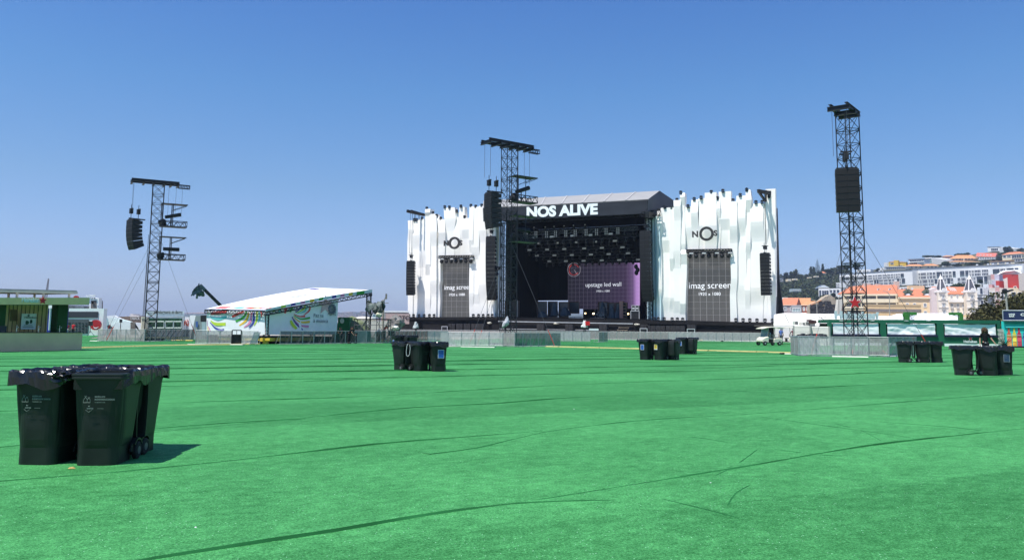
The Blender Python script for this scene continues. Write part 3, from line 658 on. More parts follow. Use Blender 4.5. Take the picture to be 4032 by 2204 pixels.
for i, (x0, x1, y, off) in enumerate(((850, 1030, 468, -3.5), (1165, 1360, 492, -3), (1560, 1790, 478, -3.5), (1200, 1395, 455, -5))):
    a = SP(*CI(x0, y), off); b = SP(*CI(x1, y), off); t = thing('stage_riser', ['pale low riser with white light on it, left of centre', 'low grey riser mid stage', 'wide pale riser under the drum kit', 'rear low riser mid stage'][i], 'riser', a)
    mb = MB(); mb.hexa([a - UP * .1, b - UP * .1, b - sn * 1.2 - UP * .1, a - sn * 1.2 - UP * .1], [a, b, b - sn * 1.2, a - sn * 1.2]); mb.build('deck_plate', ral, t)
    for q in (a, b, a.lerp(b, .5)): mb = MB(); mb.beam(q - UP * .1, q - UP * .9, .07); mb.build('leg', ral, t)
# drum kit
c = SP(*CI(1740, 470), -4.2); t = thing('drum_kit', 'drum kit with cymbals on the wide pale riser', 'drum kit', c)
for i, (x, z, r, l, ax) in enumerate(((0, .35, .32, .4, 'Y'), (-.55, .5, .24, .3, 'Z'), (.55, .5, .26, .4, 'Z'), (-.25, .85, .17, .22, 'Z'), (.25, .85, .17, .22, 'Z'))):
    mb = MB(); mb.lathe([(r, -l / 2), (r, l / 2)], c + sd * x + UP * z, 12, ax); mb.build('drum', M('drum_shell', (.10, .11, .12), .3, .5), t)
for i, (x, z) in enumerate(((-1.0, 1.3), (-.5, 1.6), (.6, 1.65), (1.1, 1.25))):
    mb = MB(); mb.lathe([(.24, 0), (.05, .03), (.01, .05)], c + sd * x + UP * z, 10); mb.build('cymbal', M('cymbal_brass', (.45, .38, .2), .35, .5, metal=.8), t)
    mb = MB(); mb.tube(c + sd * x + UP * z, c + sd * x, .02); mb.tube(c + sd * x, c + sd * (x + .25), .02); mb.build('cymbal_stand', steel, t)
# flight-case rack with two amps on top
a = SP(*CI(2250, 502), -1.5); b = SP(*CI(2392, 505), -1.5); tz = SP(*CI(2320, 360), -1.5).z; t = thing('equipment_rack', 'white-edged equipment rack with two small boxes on top, right end of stage', 'rack', (a + b) / 2)
mb = MB(); ta = a.copy(); ta.z = tz; tb = b.copy(); tb.z = tz; mb.ext([a, b, tb, ta], -sn * 1.0); mb.build('rack_body', M('rack_dark', (.02, .02, .022), .6, var=.5, scale=3), t)
mb = MB()
for p, q in ((a, b), (a, ta), (b, tb), (ta, tb)): mb.beam(p + sn * .04, q + sn * .04, .13, .1)
mb.build('case_edge', M('case_edge', (.5, .5, .52), .5), t)
for k in (.12, .56):
    mb = MB(); q = ta.lerp(tb, k) + UP * .02; w2 = (tb - ta) * .4; mb.m = 0; mb.ext([q, q + w2, q + w2 + UP * .85, q + UP * .85], -sn * .7); mb.m = 1
    for p1, p2 in ((q, q + w2), (q + UP * .85, q + w2 + UP * .85), (q, q + UP * .85), (q + w2, q + w2 + UP * .85)): mb.beam(p1 + sn * .03, p2 + sn * .03, .08)
    mb.box(q + w2 * .5 + UP * .4 + sn * .03, (.35, .04, .25), sa); mb.build('amplifier', [blk, M('case_edge')], t)
a = SP(*CI(285, 480), -2); t = thing('flight_case', 'dark pale-edged flight case at left end of stage', 'flight case', a); mb = MB(); mb.box(a + UP * 1.5, (1.4, .9, 3.0), sa); mb.build('case_body', blk, t); mb = MB()
for sx1 in (-.7, .7): mb.beam(a + sd * sx1 + sn * .46, a + sd * sx1 + sn * .46 + UP * 3, .08)
mb.beam(a - sd * .7 + sn * .46 + UP * 3, a + sd * .7 + sn * .46 + UP * 3, .08); mb.build('case_edge', M('case_edge'), t)
# small lit bulbs on stage
bulbm = M('warm_bulb', (.8, .6, .3), .5, emit=(1, .72, .35), estr=4)
pbulb = thing('floor_lantern', 'small warm lit lamp glowing low on the dark stage', 'stage lamp', group='warm lit lamps at the back of the stage'); mb = MB(); mb.blob((0, 0, .3), (.13, .13, .13), 8, 6); mb.build('bulb', bulbm, pbulb, local=True); mb = MB(); mb.tube((0, 0, .2), (0, 0, -.6), .02); mb.lathe([(.15, -.62), (.15, -.6)], (0, 0, 0), 8); mb.build('stand', blk, pbulb, local=True); used = []
for x, y in ((1481, 430), (1612, 436), (1624, 434), (2194, 440), (2207, 438)): place(pbulb, used, SP(*CI(x, y), -7), 0)
# stacks of sub cabinets in front of the deck
psub = thing('subwoofer_stack', 'two-wide black subwoofer stack in the row below the left wing', 'subwoofer', group='subwoofer stacks below the left wing')
for iz in range(3):
    for ix in range(2):
        mb = MB(); mb.m = 0; x0 = -.62 + ix * .64; mb.bb(x0, x0 + .6, 0, .9, iz * .56, iz * .56 + .54); mb.m = 1; mb.bb(x0 + .04, x0 + .56, -.02, 0, iz * .56 + .04, iz * .56 + .5)
        mb.build('subwoofer', [M('subwoofer_case', (.040, .038, .040), .7), M('sub_grille', (.030, .028, .030), .7, var=.3, scale=20)], psub, local=True)
used = []; SF = 2.6
def stand(px, off): p = SP(px, 1300, off); p.z = 0; return p
for px in (1778, 1808, 1838, 1868, 1890): o = place(psub, used, stand(px, SF), ang_c); o.scale = (1, 1, 1.35)
for px in (2562, 2600, 2640, 2678): o = place(psub, used, stand(px, SF), ang_c, 'two-wide black subwoofer stack in the row below the right wing', 'subwoofer stacks below the right wing'); o.scale = (1.15, 1, 1.25)
for px, lb in ((2127, 'single subwoofer stack below the stage edge, first from the left tower'), (2240, 'single subwoofer stack below the stage centre'), (2374, 'single subwoofer stack left of the small stage steps'), (2537, 'subwoofer stack at the left end of the right-hand row'), (2722, 'subwoofer stack at the right end of the right-hand row')):
    place(psub, used, stand(px, SF), ang_c, lb, 'single subwoofer stacks')
# small white-framed cases by fence, steps, towels
for px, py, lb in ((2537, 1297, 'small pale-edged flight case under the left end of the right subwoofer row'), (2723, 1299, 'small pale-edged flight case under the right end of the subwoofer row'), (1755, 1289, 'small pale-edged flight case below the left wing')):
    p = SP(px, py, 4.0); p.z = 0; t = thing('flight_case', lb, 'flight case', p); z1 = SP(px, py - 4, 4).z
    mb = MB(); mb.box(p + UP * z1 / 2, (1.1, .8, z1), sa); mb.build('case_body', blk, t); mb = MB()
    for s_ in (-.55, .55): mb.beam(p + sd * s_ + sn * .41 + UP * .05, p + sd * s_ + sn * .41 + UP * z1, .09)
    mb.beam(p - sd * .55 + sn * .41 + UP * z1, p + sd * .55 + sn * .41 + UP * z1, .09); mb.build('case_edge', M('case_edge'), t)
t = thing('stage_steps', 'small wooden steps up to the stage edge right of centre', 'steps', SP.at(50, 0, 3)); p = SP(2440, 1300, 3); p.z = 0; t.location = p
for k in range(4):
    mb = MB(); mb.box(p - sn * (.35 * k) + sd * (.12 * k) + UP * (.6 + .38 * k), (1.7, .4, .08), sa); mb.build('tread', M('tread_timber', (.25, .20, .15), .8), t)
for s_ in (-.8, .8): mb = MB(); mb.beam(p + sd * s_ + sn * .2, p + sd * (s_ + .4) - sn * 1.2 + UP * 1.85, .1, .2); mb.build('stringer', blk, t)
for i, (px, py) in enumerate(((1594, 1268), (2189, 1273), (2507, 1277), (1927, 1271))):
    c = SP(px, py, 1.5); mb = MB(); mb.blob(c, (.42, .25, .16), 9, 6, .4, i * 3); tag(mb.build('rolled_towel', M('towel', (.62, .58, .48), .9)), ['pale rolled towel at far left stage edge', 'pale rolled towel on the rail mid stage', 'larger pale rolled towel on the stage edge right of the steps', 'pale rolled towel below the left speaker column'][i], 'towel')
# ================================================================ DELAY TOWERS
tow = M('tower_steel', (.010, .011, .016), .5, .4, var=.3)
wire = M('guy_wire', (.10, .10, .11), .5)
def delay_tower(label, px_b, py_top, px_top, Y, rz, beamdir, side, subs, guys):
    base = at(px_b, 1300, Y); base.z = 0; zt = at(px_top, py_top, Y).z
    t = thing('delay_tower', label, 'speaker tower', base)
    s = side / 2; R = Matrix.Rotation(rz, 3, 'Z'); c = [base + R @ Vector((x * s, y * s, 0)) for x, y in ((-1, -1), (1, -1), (1, 1), (-1, 1))]
    n = round(zt / .97); mb = MB()
    for q in c: mb.tube(q, q + UP * zt, .045, n=8)
    
    for k, q in enumerate(c): m2 = MB(); m2.tube(q, q + UP * zt, .036, n=8); m2.build('mast_leg', tow, t)
    mb = MB()
    for k in range(4):
        a, b = c[k], c[(k + 1) % 4]
        for i in range(n):
            z0, z1 = zt * i / n, zt * (i + 1) / n
            mb.tube(a + UP * z0, b + UP * z1, .019, n=5, caps=False); mb.tube(b + UP * z0, a + UP * z1, .019, n=5, caps=False)
            mb.tube(a + UP * z1, b + UP * z1, .024, n=5, caps=False)
            if i % 3 == 2: mb.tube(a + UP * (z1 - .16), b + UP * (z1 - .16), .022, n=5, caps=False)
    mb.build('mast_bracing', tow, t)
    mb = MB(); f = Vector((beamdir[0], beamdir[1], 0)).normalized(); sdv = Vector((-f.y, f.x, 0)); top = base + UP * zt
    near, far = beamdir[2], beamdir[3]; sp_ = .6 if subs else .5
    def ib(p, q):
        d = (q - p).normalized(); sv = Vector((-d.y, d.x, 0))
        for z, h in ((0, .04), (.24, .04)): mb.beam(p + UP * z, q + UP * z, .20, h)
        mb.beam(p + UP * .12, q + UP * .12, .05, .22)
    for k in (-1, 1): ib(top + sdv * sp_ * k + UP * .12 + f * near, top + sdv * sp_ * k + UP * .12 - f * far)
    for u in ((near * .97, near * .55, .5, -.5, -far * .6, -far * .95) if subs else (near * .97, .5, -.5)): ib(top + f * u + sdv * (sp_ + .18) + UP * -.05, top + f * u - sdv * (sp_ + .18) + UP * -.05)
    mb.build('top_grid', tow, t)
    if subs:
        mb = MB(); mb.truss(top - f * far, top - f * (far + 1.1), .35, .35, 4, .025); mb.build('winch_truss', tow, t)
    mb = MB()
    for k in (-.45, .45): mb.tube(top + f * (near * .9) + sdv * k, Vector((0, 0, 0)) + top + f * (near * .9) + sdv * k - UP * 3.0, .014, n=4)
    if subs:
        for u in (1.0, 1.7, 2.3): mb.tube(top - f * u, top - f * u - UP * 3.2, .014, n=4)
    mb.build('hoist_cable', wire, t)
    for k, (dx, dy, zz) in enumerate(guys):
        m2 = MB(); a = base + UP * zz; g0 = base + Vector((dx, dy, .1)); m2.tube(a, g0, .012, n=4); m2.build('guy_wire', wire, t)
        m2 = MB(); m2.tube(a.lerp(g0, .86), a.lerp(g0, .93), .032, n=6); m2.tube(a.lerp(g0, .93), g0, .028, n=5); m2.build('ratchet_strap', redstrap, t)
    mb = MB()
    for k in (0., .12): mb.tube(base + R @ Vector((-s - .1 - k, -s - .1, 0)), base + R @ Vector((-s - .1, -s - .1, 0)) + UP * zt * (.55 + k), .022, n=6)
    mb.build('power_cable', rubber, t)
    mb = MB()
    for a, b in ((c[0], c[2]), (c[1], c[3])): mb.beam(a + (a - b) * .6 + UP * .15, b + (b - a) * .6 + UP * .15, .25, .2)
    mb.build('base_frame', tow, t)
    return t, top, f, sdv, zt
def pa(label, top, f, near, sdv, ytop_z, h, rz_add, curve, n=7, w=1.35, side=0):
    p = top + f * near; p.z = ytop_z
    rz = math.atan2(f.y, f.x) + PI / 2 + rz_add
    return line_array('line_array', label, p + f * .45 + sdv * side, n, w, h, 1.05, rz, -.02, curve)
def spot_frame(label, base, f, sdv, z, u0, beam_rot):
    t = thing('followspot_platform', label, 'spotlight platform', base - f * u0 + UP * z, group=None)
    o = base - f * u0 + UP * z; L = 2.5; W = 1.1
    mb = MB()
    mb.hexa([o + sdv * W / 2, o - sdv * W / 2, o - f * L - sdv * W / 2, o - f * L + sdv * W / 2], [o + sdv * W / 2 + UP * .06, o - sdv * W / 2 + UP * .06, o - f * L - sdv * W / 2 + UP * .06, o - f * L + sdv * W / 2 + UP * .06]); mb.build('floor_plate', tow, t)
    mb = MB()
    for k in (-1, 1): mb.ladder(o + sdv * W / 2 * k + UP * .05, o - f * L + sdv * W / 2 * k + UP * .05, o + sdv * W / 2 * k + UP * .6, o - f * L + sdv * W / 2 * k + UP * .6, 4, .035)
    mb.beam(o - f * L + sdv * W / 2 + UP * .6, o - f * L - sdv * W / 2 + UP * .6, .06); mb.build('side_truss', tow, t)
    mb = MB(); tz = 2.35
    mb.hexa([o + sdv * W / 2 + UP * tz, o - sdv * W / 2 + UP * tz, o - f * L - sdv * W / 2 + UP * tz, o - f * L + sdv * W / 2 + UP * tz], [o + sdv * W / 2 + UP * (tz + .06), o - sdv * W / 2 + UP * (tz + .06), o - f * L - sdv * W / 2 + UP * (tz + .06), o - f * L + sdv * W / 2 + UP * (tz + .06)]); mb.build('roof_plate', tow, t)
    mb = MB()
    for k in (-1, 1):
        for u in (.1, 1.1): mb.beam(o - f * u + sdv * W / 2 * k, o - f * u + sdv * W / 2 * k + UP * tz, .07)
        mb.beam(o - f * 1.1 + sdv * W / 2 * k + UP * (tz - .6), o - f * L + sdv * W / 2 * k + UP * tz, .05)
    mb.build('frame_post', tow, t)
    s = thing('followspot', ('upper ' if 'upper' in label else 'lower ') + 'black tube spotlight on a platform of the ' + ('far left' if 'far left' in label else 'middle') + ' tower', 'spotlight', o - f * 1.2 + UP * 1.0)
    dv = (f * math.cos(beam_rot) + UP * math.sin(beam_rot)); cc = o - f * 1.0 + UP * 1.15
    mb = MB(); mb.tube(cc + dv * .6, cc - dv * .95, .17, .2, 12); mb.build('lamp_body', blk, s); mb = MB(); mb.beam(cc, cc - UP * 1.1, .1); mb.build('stand', blk, s)
    mb = MB(); mb.blob(o - f * .2 + UP * .42, (.4, .4, .4), 9, 6, .4, z); tag(mb.build('winch_motor', blk), ('upper ' if 'upper' in label else 'lower ') + 'dark winch motor on a platform of the ' + ('far left' if 'far left' in label else 'middle') + ' tower', 'winch')
J = lambda u: .02 + .10 * u
# left tower
TL = delay_tower('black lattice tower standing far left, spotlight platforms on its right side', 592, 728, 626, 81, math.radians(22), (-.86, -.5, 2.6, 1.9), 1.08, True, ((-4, -1.5, 11), (-2.6, -3.5, 9.5), (4.2, 1.5, 11.5)))
t_, top, f, sdv, zt = TL
pa('curved black speaker stack hanging from the far left tower', top, f, 2.05, sdv, at(520, 867, 80).z, .44, .35, lambda u: .02 + .13 * u)
bL = top.copy(); bL.z = 0
spot_frame('upper open steel platform hanging on the far left tower', bL, f, sdv, at(600, 891, 81).z, .35, -.25)
spot_frame('lower open steel platform hanging on the far left tower', bL, f, sdv, at(600, 1022, 81).z, .35, 0)
# centre tower
TC = delay_tower('black lattice tower in the middle, in front of the left part of the stage', 2001, 580, 2008.5, 71, math.radians(30), (-.80, -.6, 2.7, 2.3), 1.08, True, ((-3.3, -2.6, 9.5), (-2.6, -2.8, 9), (4.0, -1.8, 9.6)))
t_, top, f, sdv, zt = TC
pa('curved black speaker stack hanging from the middle tower', top, f, 1.9, sdv, at(1942, 763, 70).z, .46, -.1, lambda u: .01 + .07 * u)
bC = top.copy(); bC.z = 0
spot_frame('upper open steel platform hanging on the middle tower', bC, f, sdv, at(2040, 793, 71).z, .35, -.35)
spot_frame('lower open steel platform hanging on the middle tower', bC, f, sdv, at(2040, 950, 71).z, .35, 0)
# right tower
TR = delay_tower('tall black lattice tower on the right with red star near its foot', 3370, 455, 3336, 51.5, math.radians(12), (-.62, -.79, 2.0, 1.0), 1.02, False, ((-3.9, -2.6, 9), (1.0, -2, 1.9), (4.6, -.5, 9), (-1.1, -1.9, 2)))
t_, top, f, sdv, zt = TR
pa('straight two-wide black speaker stack hanging from the right tower', top, f, 1.0, sdv, at(3325, 657, 49.5).z, .395, .38, lambda u: .008, w=1.42, side=.25)
# star
q = at(3366, 1192, 50.6); s_ = thing('star_sign', 'red five-pointed star with white rim on the right lattice tower', 'sign', q)
mb = MB(); star(mb, q + Vector((0, .05, 0)), (1, -.1, 0), UP, .47, .04); mb.build('star_rim', whitep, s_)
mb = MB(); star(mb, q, (1, -.1, 0), UP, .41, .06); mb.build('star_face', M('star_red', (.48, .02, .025), .55, .4, var=.05), s_)
# white sack at foot of middle tower
c = at(1984, 1290, 70.2); mb = MB(); mb.lathe([(.05, 0), (.22, .10), (.27, .35), (.16, .7), (.05, .95)], (0, 0, 0), 10); mb.v = [v + noise.noise_vector(v * 3.2) * .16 for v in mb.v]; mb.v = [Vector((v.x + v.z * .3, v.y, v.z)) + c for v in mb.v]
tag(mb.build('hanging_sack', M('white_sack', (.5, .5, .52), .7, var=.3, scale=3)), 'crumpled white sack hanging low on the middle tower', 'sack')

# ================================================================ CROWD BARRIERS
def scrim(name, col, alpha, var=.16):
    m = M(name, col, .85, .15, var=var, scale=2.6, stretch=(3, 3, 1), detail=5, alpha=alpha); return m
scr_g = scrim('grey_mesh_scrim', (.33, .31, .30), .74); scr_l = scrim('pale_mesh_scrim', (.47, .47, .46), .66); scr_d = scrim('dark_shaded_scrim', (.05, .065, .058), .72, .4); scr_t = scrim('teal_mesh_scrim', (.12, .18, .165), .76, .4)  # dark scrim carries the shade of sides turned from the sun in its colour
BW = 1.1
def make_barrier(label, group, sm, h=1.17):
    t = thing('crowd_barrier', label, 'crowd barrier', group=group)
    mb = MB(); mb.grid(lambda u, v: (-BW / 2 + .03 + u * (BW - .06), .012 * math.sin(u * 19 + v * 3) * (1 - v), .08 + v * (h - .12)), 10, 3); mb.build('mesh_panel', sm, t, local=True)
    mb = MB()
    for x in (-BW / 2 + .02, BW / 2 - .02): mb.tube((x, 0, .02), (x, 0, h), .02, n=6)
    mb.tube((-BW / 2, 0, h), (BW / 2, 0, h), .02, n=6); mb.tube((-BW / 2, 0, .1), (BW / 2, 0, .1), .02, n=6)
    mb.tube((0, .03, .1), (0, .03, h), .014, n=5); mb.build('frame', M('barrier_steel', (.38, .40, .40), .5, .4, metal=.4, var=.2), t, local=True)
    mb = MB()
    for x in (-BW / 2 + .04, BW / 2 - .04): mb.tube((x, 0, h * .95), (x, .75, .02), .02, n=5)
    mb.bb(-BW / 2 + .01, BW / 2 - .01, 0, .8, .005, .02); mb.build('foot_plate', M('barrier_steel'), t, local=True)
    return t
_bp = {}
def barriers(kind, sm, pts, label, group, skip=()):
    if kind not in _bp: _bp[kind] = [make_barrier(label, group, sm), []]
    proto, used = _bp[kind]; i = 0
    for a, b in zip(pts, pts[1:]):
        a = Vector((a[0], a[1], 0)); b = Vector((b[0], b[1], 0)); d = b - a; n = max(1, round(d.length / BW)); rz = math.atan2(d.y, d.x)
        for k in range(n):
            if i not in skip:
                o = place(proto, used, a + d * ((k + .5) / n), rz, label, group); o.scale = (d.length / n / BW * .985, 1, 1)
            i += 1
G2 = lambda x, y: tuple(gnd(x, y).xy)
P = {}
# left tower pen
barriers('g', scr_g, [G2(383, 1342.5), G2(569, 1345)], 'grey mesh barrier in the row left of the far left tower', 'left side of the far left tower pen')
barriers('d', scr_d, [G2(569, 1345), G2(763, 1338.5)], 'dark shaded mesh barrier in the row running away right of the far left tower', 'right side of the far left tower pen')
# sound desk enclosure
barriers('g', scr_g, [G2(768, 1354), G2(912, 1355)], 'grey mesh barrier in front of the colourful tent, left of the open doorway', 'barriers left of the tent doorway')
barriers('l', scr_l, [G2(948, 1355), G2(1016, 1355.5)], 'pale mesh barrier in front of the colourful tent, right of the open doorway', 'barriers right of the tent doorway')
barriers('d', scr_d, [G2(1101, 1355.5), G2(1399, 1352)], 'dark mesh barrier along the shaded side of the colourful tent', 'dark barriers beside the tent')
barriers('g', scr_g, [G2(1399, 1352), G2(1443, 1351.7)], 'lighter grey mesh barrier between the dark barriers beside the tent', 'grey barriers beside the scaffold')
barriers('t', scr_t, [G2(1443, 1351.7), G2(1479, 1351.5)], 'see-through teal mesh gate panel beside the scaffold platform', 'gate panels by the scaffold')
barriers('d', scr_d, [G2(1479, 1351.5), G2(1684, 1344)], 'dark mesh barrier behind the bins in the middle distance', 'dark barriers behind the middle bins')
barriers('l', scr_l, [G2(1684, 1344), G2(1765, 1343.5)], 'pale mesh barrier between the dark row and the middle tower pen', 'pale barriers left of the middle tower pen')
# middle tower pen
barriers('l', scr_l, [(-6.6, 75), G2(1763, 1361.5), G2(1980, 1364.5)], 'pale mesh barrier of the pen in front of the middle tower', 'front of the middle tower pen')
barriers('g', scr_g, [G2(1980, 1364.5), G2(2027, 1365.5)], 'grey see-through barrier at the near corner of the middle tower pen', 'corner of the middle tower pen')
barriers('t', scr_t, [G2(2027, 1365.5), G2(2207, 1361.8)], 'teal mesh barrier on the right side of the middle tower pen', 'right side of the middle tower pen')
barriers('l', scr_l, [G2(2150, 1343.8), G2(2325, 1345)], 'pale creased mesh barrier between the middle tower pen and the camera pit', 'pale barriers in front of stage centre')
barriers('t', scr_t, [G2(2358, 1346.5), G2(2393, 1346)], 'dark teal barrier panel standing alone in front of the stage', 'lone teal barriers')
# pit fence
barriers('g2', scr_g, [(-19.5, 135), (13.6, 111), (21, 107.3)], 'grey mesh barrier in the long row before the stage, left and middle part', 'pit barriers, left and middle')
barriers('l', scr_l, [(21, 107.3), (32.4, 101.8)], 'grey mesh barrier in the long row before the right stage wing', 'pit barriers, right')
# right tower pen
barriers('g', scr_g, [(21.5, 56), G2(3115, 1396), G2(3146, 1401)], 'grey mesh barrier on the left side of the right tower pen', 'left side of the right tower pen')
barriers('l', scr_l, [G2(3146, 1401), G2(3422, 1404)], 'pale mesh barrier in front of the right tower', 'front of the right tower pen')
barriers('g', scr_g, [G2(3422, 1404), G2(3502, 1405.5)], 'grey mesh barrier at the right end of the front of the right tower pen', 'right end of the right tower pen')
barriers('g', scr_g, [G2(3502, 1405.5), (26.0, 51.5)], 'grey mesh barrier of the side returning behind the far right bins', 'right side of the right tower pen')
# open doorway in tent fence
a, b = gnd(912, 1355), gnd(948, 1355); t = thing('doorway_frame', 'dark open doorway with small glazed top in the tent barrier', 'gate', a); mb = MB()
for q in (a, b): mb.beam(q, q + UP * 1.2, .08)
mb.beam(a + UP * 1.2, b + UP * 1.2, .08); mb.beam(a.lerp(b, .5) + UP * .8, a.lerp(b, .5) + UP * 1.2, .04); mb.beam(a + UP * .82, b + UP * .82, .05); mb.build('frame', blk, t)
mb = MB(); mb.ext([a + Vector((0, .05, 0)), b + Vector((0, .05, 0)), b + Vector((0, .05, .8)), a + Vector((0, .05, .8))], Vector((0, .03, 0))); mb.build('lower_panel', M('dark_door', (.03, .028, .026), .8, var=.3), t)
# loose leaning barrier
a, b = gnd(982, 1359), gnd(1006, 1358.5); t = thing('loose_barrier', 'loose barrier frame leaning against the tent fence by the gap', 'crowd barrier', a); mb = MB()
k = Vector((.25, .35, 1.05)); mb.path([a, a + k, b + k, b], .025, closed=True); mb.path([a - Vector((.5, .4, 0)), a + k * .4], .02); mb.build('frame', steel, t)
mb = MB(); mb.poly([a + k * .12, a + k * .97, b + k * .97, b + k * .12]); mb.build('mesh_panel', scr_l, t)
# boards on turf by pens
for i, (p, q, m_, lb) in enumerate((((358, 1342), (402, 1342.5), 'w', 'pale board lying at the left end of the far left pen'), ((676, 1339.5), (766, 1340.5), 'y', 'yellow cable ramp lying beside the far left pen'), ((1690, 1363), (1950, 1367.5), 'w', 'pale ramp strip along the front of the middle tower pen'), ((3276, 1403.5), (3418, 1406), 'w', 'pale ramp strip in front of the right tower pen'), ((3078, 1393), (3116, 1393.5), 'w', 'short pale board left of the right tower pen'), ((1690, 1337.5), (1722, 1337), 'w', 'pale yellow board lying behind the middle bins'), ((1722, 1337.5), (1752, 1337.8), 'r', 'red-ended board lying behind the middle bins'), ((740, 1356), (960, 1357), 'w', 'pale strip at the foot of the tent barriers'))):
    a, b = gnd(*p), gnd(*q); d = (b - a).normalized(); s_ = Vector((-d.y, d.x, 0)) * .22; mb = MB()
    mb.hexa([a - s_, b - s_, b + s_, a + s_], [a - s_ * .5 + UP * .05, b - s_ * .5 + UP * .05, b + s_ * .5 + UP * .05, a + s_ * .5 + UP * .05])
    tag(mb.build('ground_board', {'w': M('pale_board', (.50, .52, .44), .8), 'y': yellowp, 'r': M('red_board', (.45, .10, .06), .8)}[m_]), lb, 'board')
# long cable ramps
ybr = M('cable_ramp_yellow', (.58, .52, .20), .7, .3, var=.2, scale=1.5)
def ramp(pl, label):
    pts = []
    for p, q in zip(pl, pl[1:]):
        a, b = gnd(*p), gnd(*q); n = max(1, int((b - a).length / 1.2)); pts += [a.lerp(b, i / n) for i in range(n)]
    pts.append(gnd(*pl[-1])); t = thing('cable_ramp', label, 'cable ramp', pts[0]); mb = MB()
    for i in range(len(pts) - 1):
        a, b = pts[i], pts[i + 1]; d = (b - a).normalized(); s_ = Vector((-d.y, d.x, 0)); b = b - d * .03; j = s_ * noise.noise(a * .5) * .1; a = a + j; b = b + j
        mb.m = 0; mb.hexa([a - s_ * .25, b - s_ * .25, b + s_ * .25, a + s_ * .25], [a - s_ * .12 + UP * .055, b - s_ * .12 + UP * .055, b + s_ * .12 + UP * .055, a + s_ * .12 + UP * .055])
        mb.m = 1; mb.hexa([a - s_ * .11 + UP * .055, b - s_ * .11 + UP * .055, b + s_ * .11 + UP * .055, a + s_ * .11 + UP * .055], [a - s_ * .1 + UP * .075, b - s_ * .1 + UP * .075, b + s_ * .1 + UP * .075, a + s_ * .1 + UP * .075])
    mb.build('ramp_body', [M('ramp_base', (.30, .27, .10), .8), ybr], t)
ramp([(300, 1370.5), (620, 1361), (900, 1356.8), (1020, 1354.5)], 'long yellow cable ramp crossing the turf from the left bar to the tent')
ramp([(2152, 1365), (2420, 1371.5), (2733, 1379.5), (3118, 1390)], 'long yellow cable ramp crossing the turf between the middle and right towers')
# tiny litter
for i, (x, y, s_, c_) in enumerate(((2760, 1341.5, .22, yellowp), (2843, 1345, .16, blk), (3080, 1394, .12, blk), (282, 1845, .025, M('leaf_litter', (.5, .35, .12), .9)), (2260, 1610, .008, whitep), (2798, 1900, .006, whitep), (3975, 1490, .012, whitep), (770, 2075, .006, whitep))):
    p = gnd(x, y); mb = MB(); mb.blob(p + UP * s_ * .4, (s_ * 1.5, s_, s_ * .5), 7, 5, .5, i)
    tag(mb.build('litter_scrap', c_), ['yellow sack lying at the foot of the pit barriers', 'black scrap at the foot of the pit barriers', 'black scrap left of the right tower pen', 'dry orange scrap on the turf in front of the nearest bins', 'tiny white scrap on the turf mid foreground', 'tiny white scrap beside the long turf seam', 'tiny white scrap in front of the right bins', 'tiny white scrap in the lower left turf'][i], 'litter')

# ================================================================ WHEELIE BINS
binm = M('bin_dark_green_plastic', (.0105, .0140, .0120), .45, .36, var=.38, scale=3.5, bump=.05, bscale=220)
linm = M('black_bin_liner', (.008, .008, .009), .22, .5, var=.2)
rimm = M('bin_rim_plastic', (.022, .027, .025), .45, .35, var=.15)
def rrect(w, d, r, z, yo=0., n=7):
    pts = []
    for cx, cy, a0 in ((w / 2 - r, d / 2 - r, 0), (-w / 2 + r, d / 2 - r, 90), (-w / 2 + r, -d / 2 + r, 180), (w / 2 - r, -d / 2 + r, 270)):
        for k in range(n + 1): a = math.radians(a0 + 90 * k / n); pts.append((cx + r * math.cos(a), cy + r * math.sin(a) + yo, z))
    return pts
def loft(mb, rings, cap0=True, cap1=False):
    idx = [[mb.V(p) for p in r] for r in rings]; n = len(idx[0])
    for a, b in zip(idx, idx[1:]):
        for k in range(n): mb.F((a[k], a[(k + 1) % n], b[(k + 1) % n], b[k]))
    if cap0: mb.F(idx[0][::-1])
    if cap1: mb.F(idx[-1])
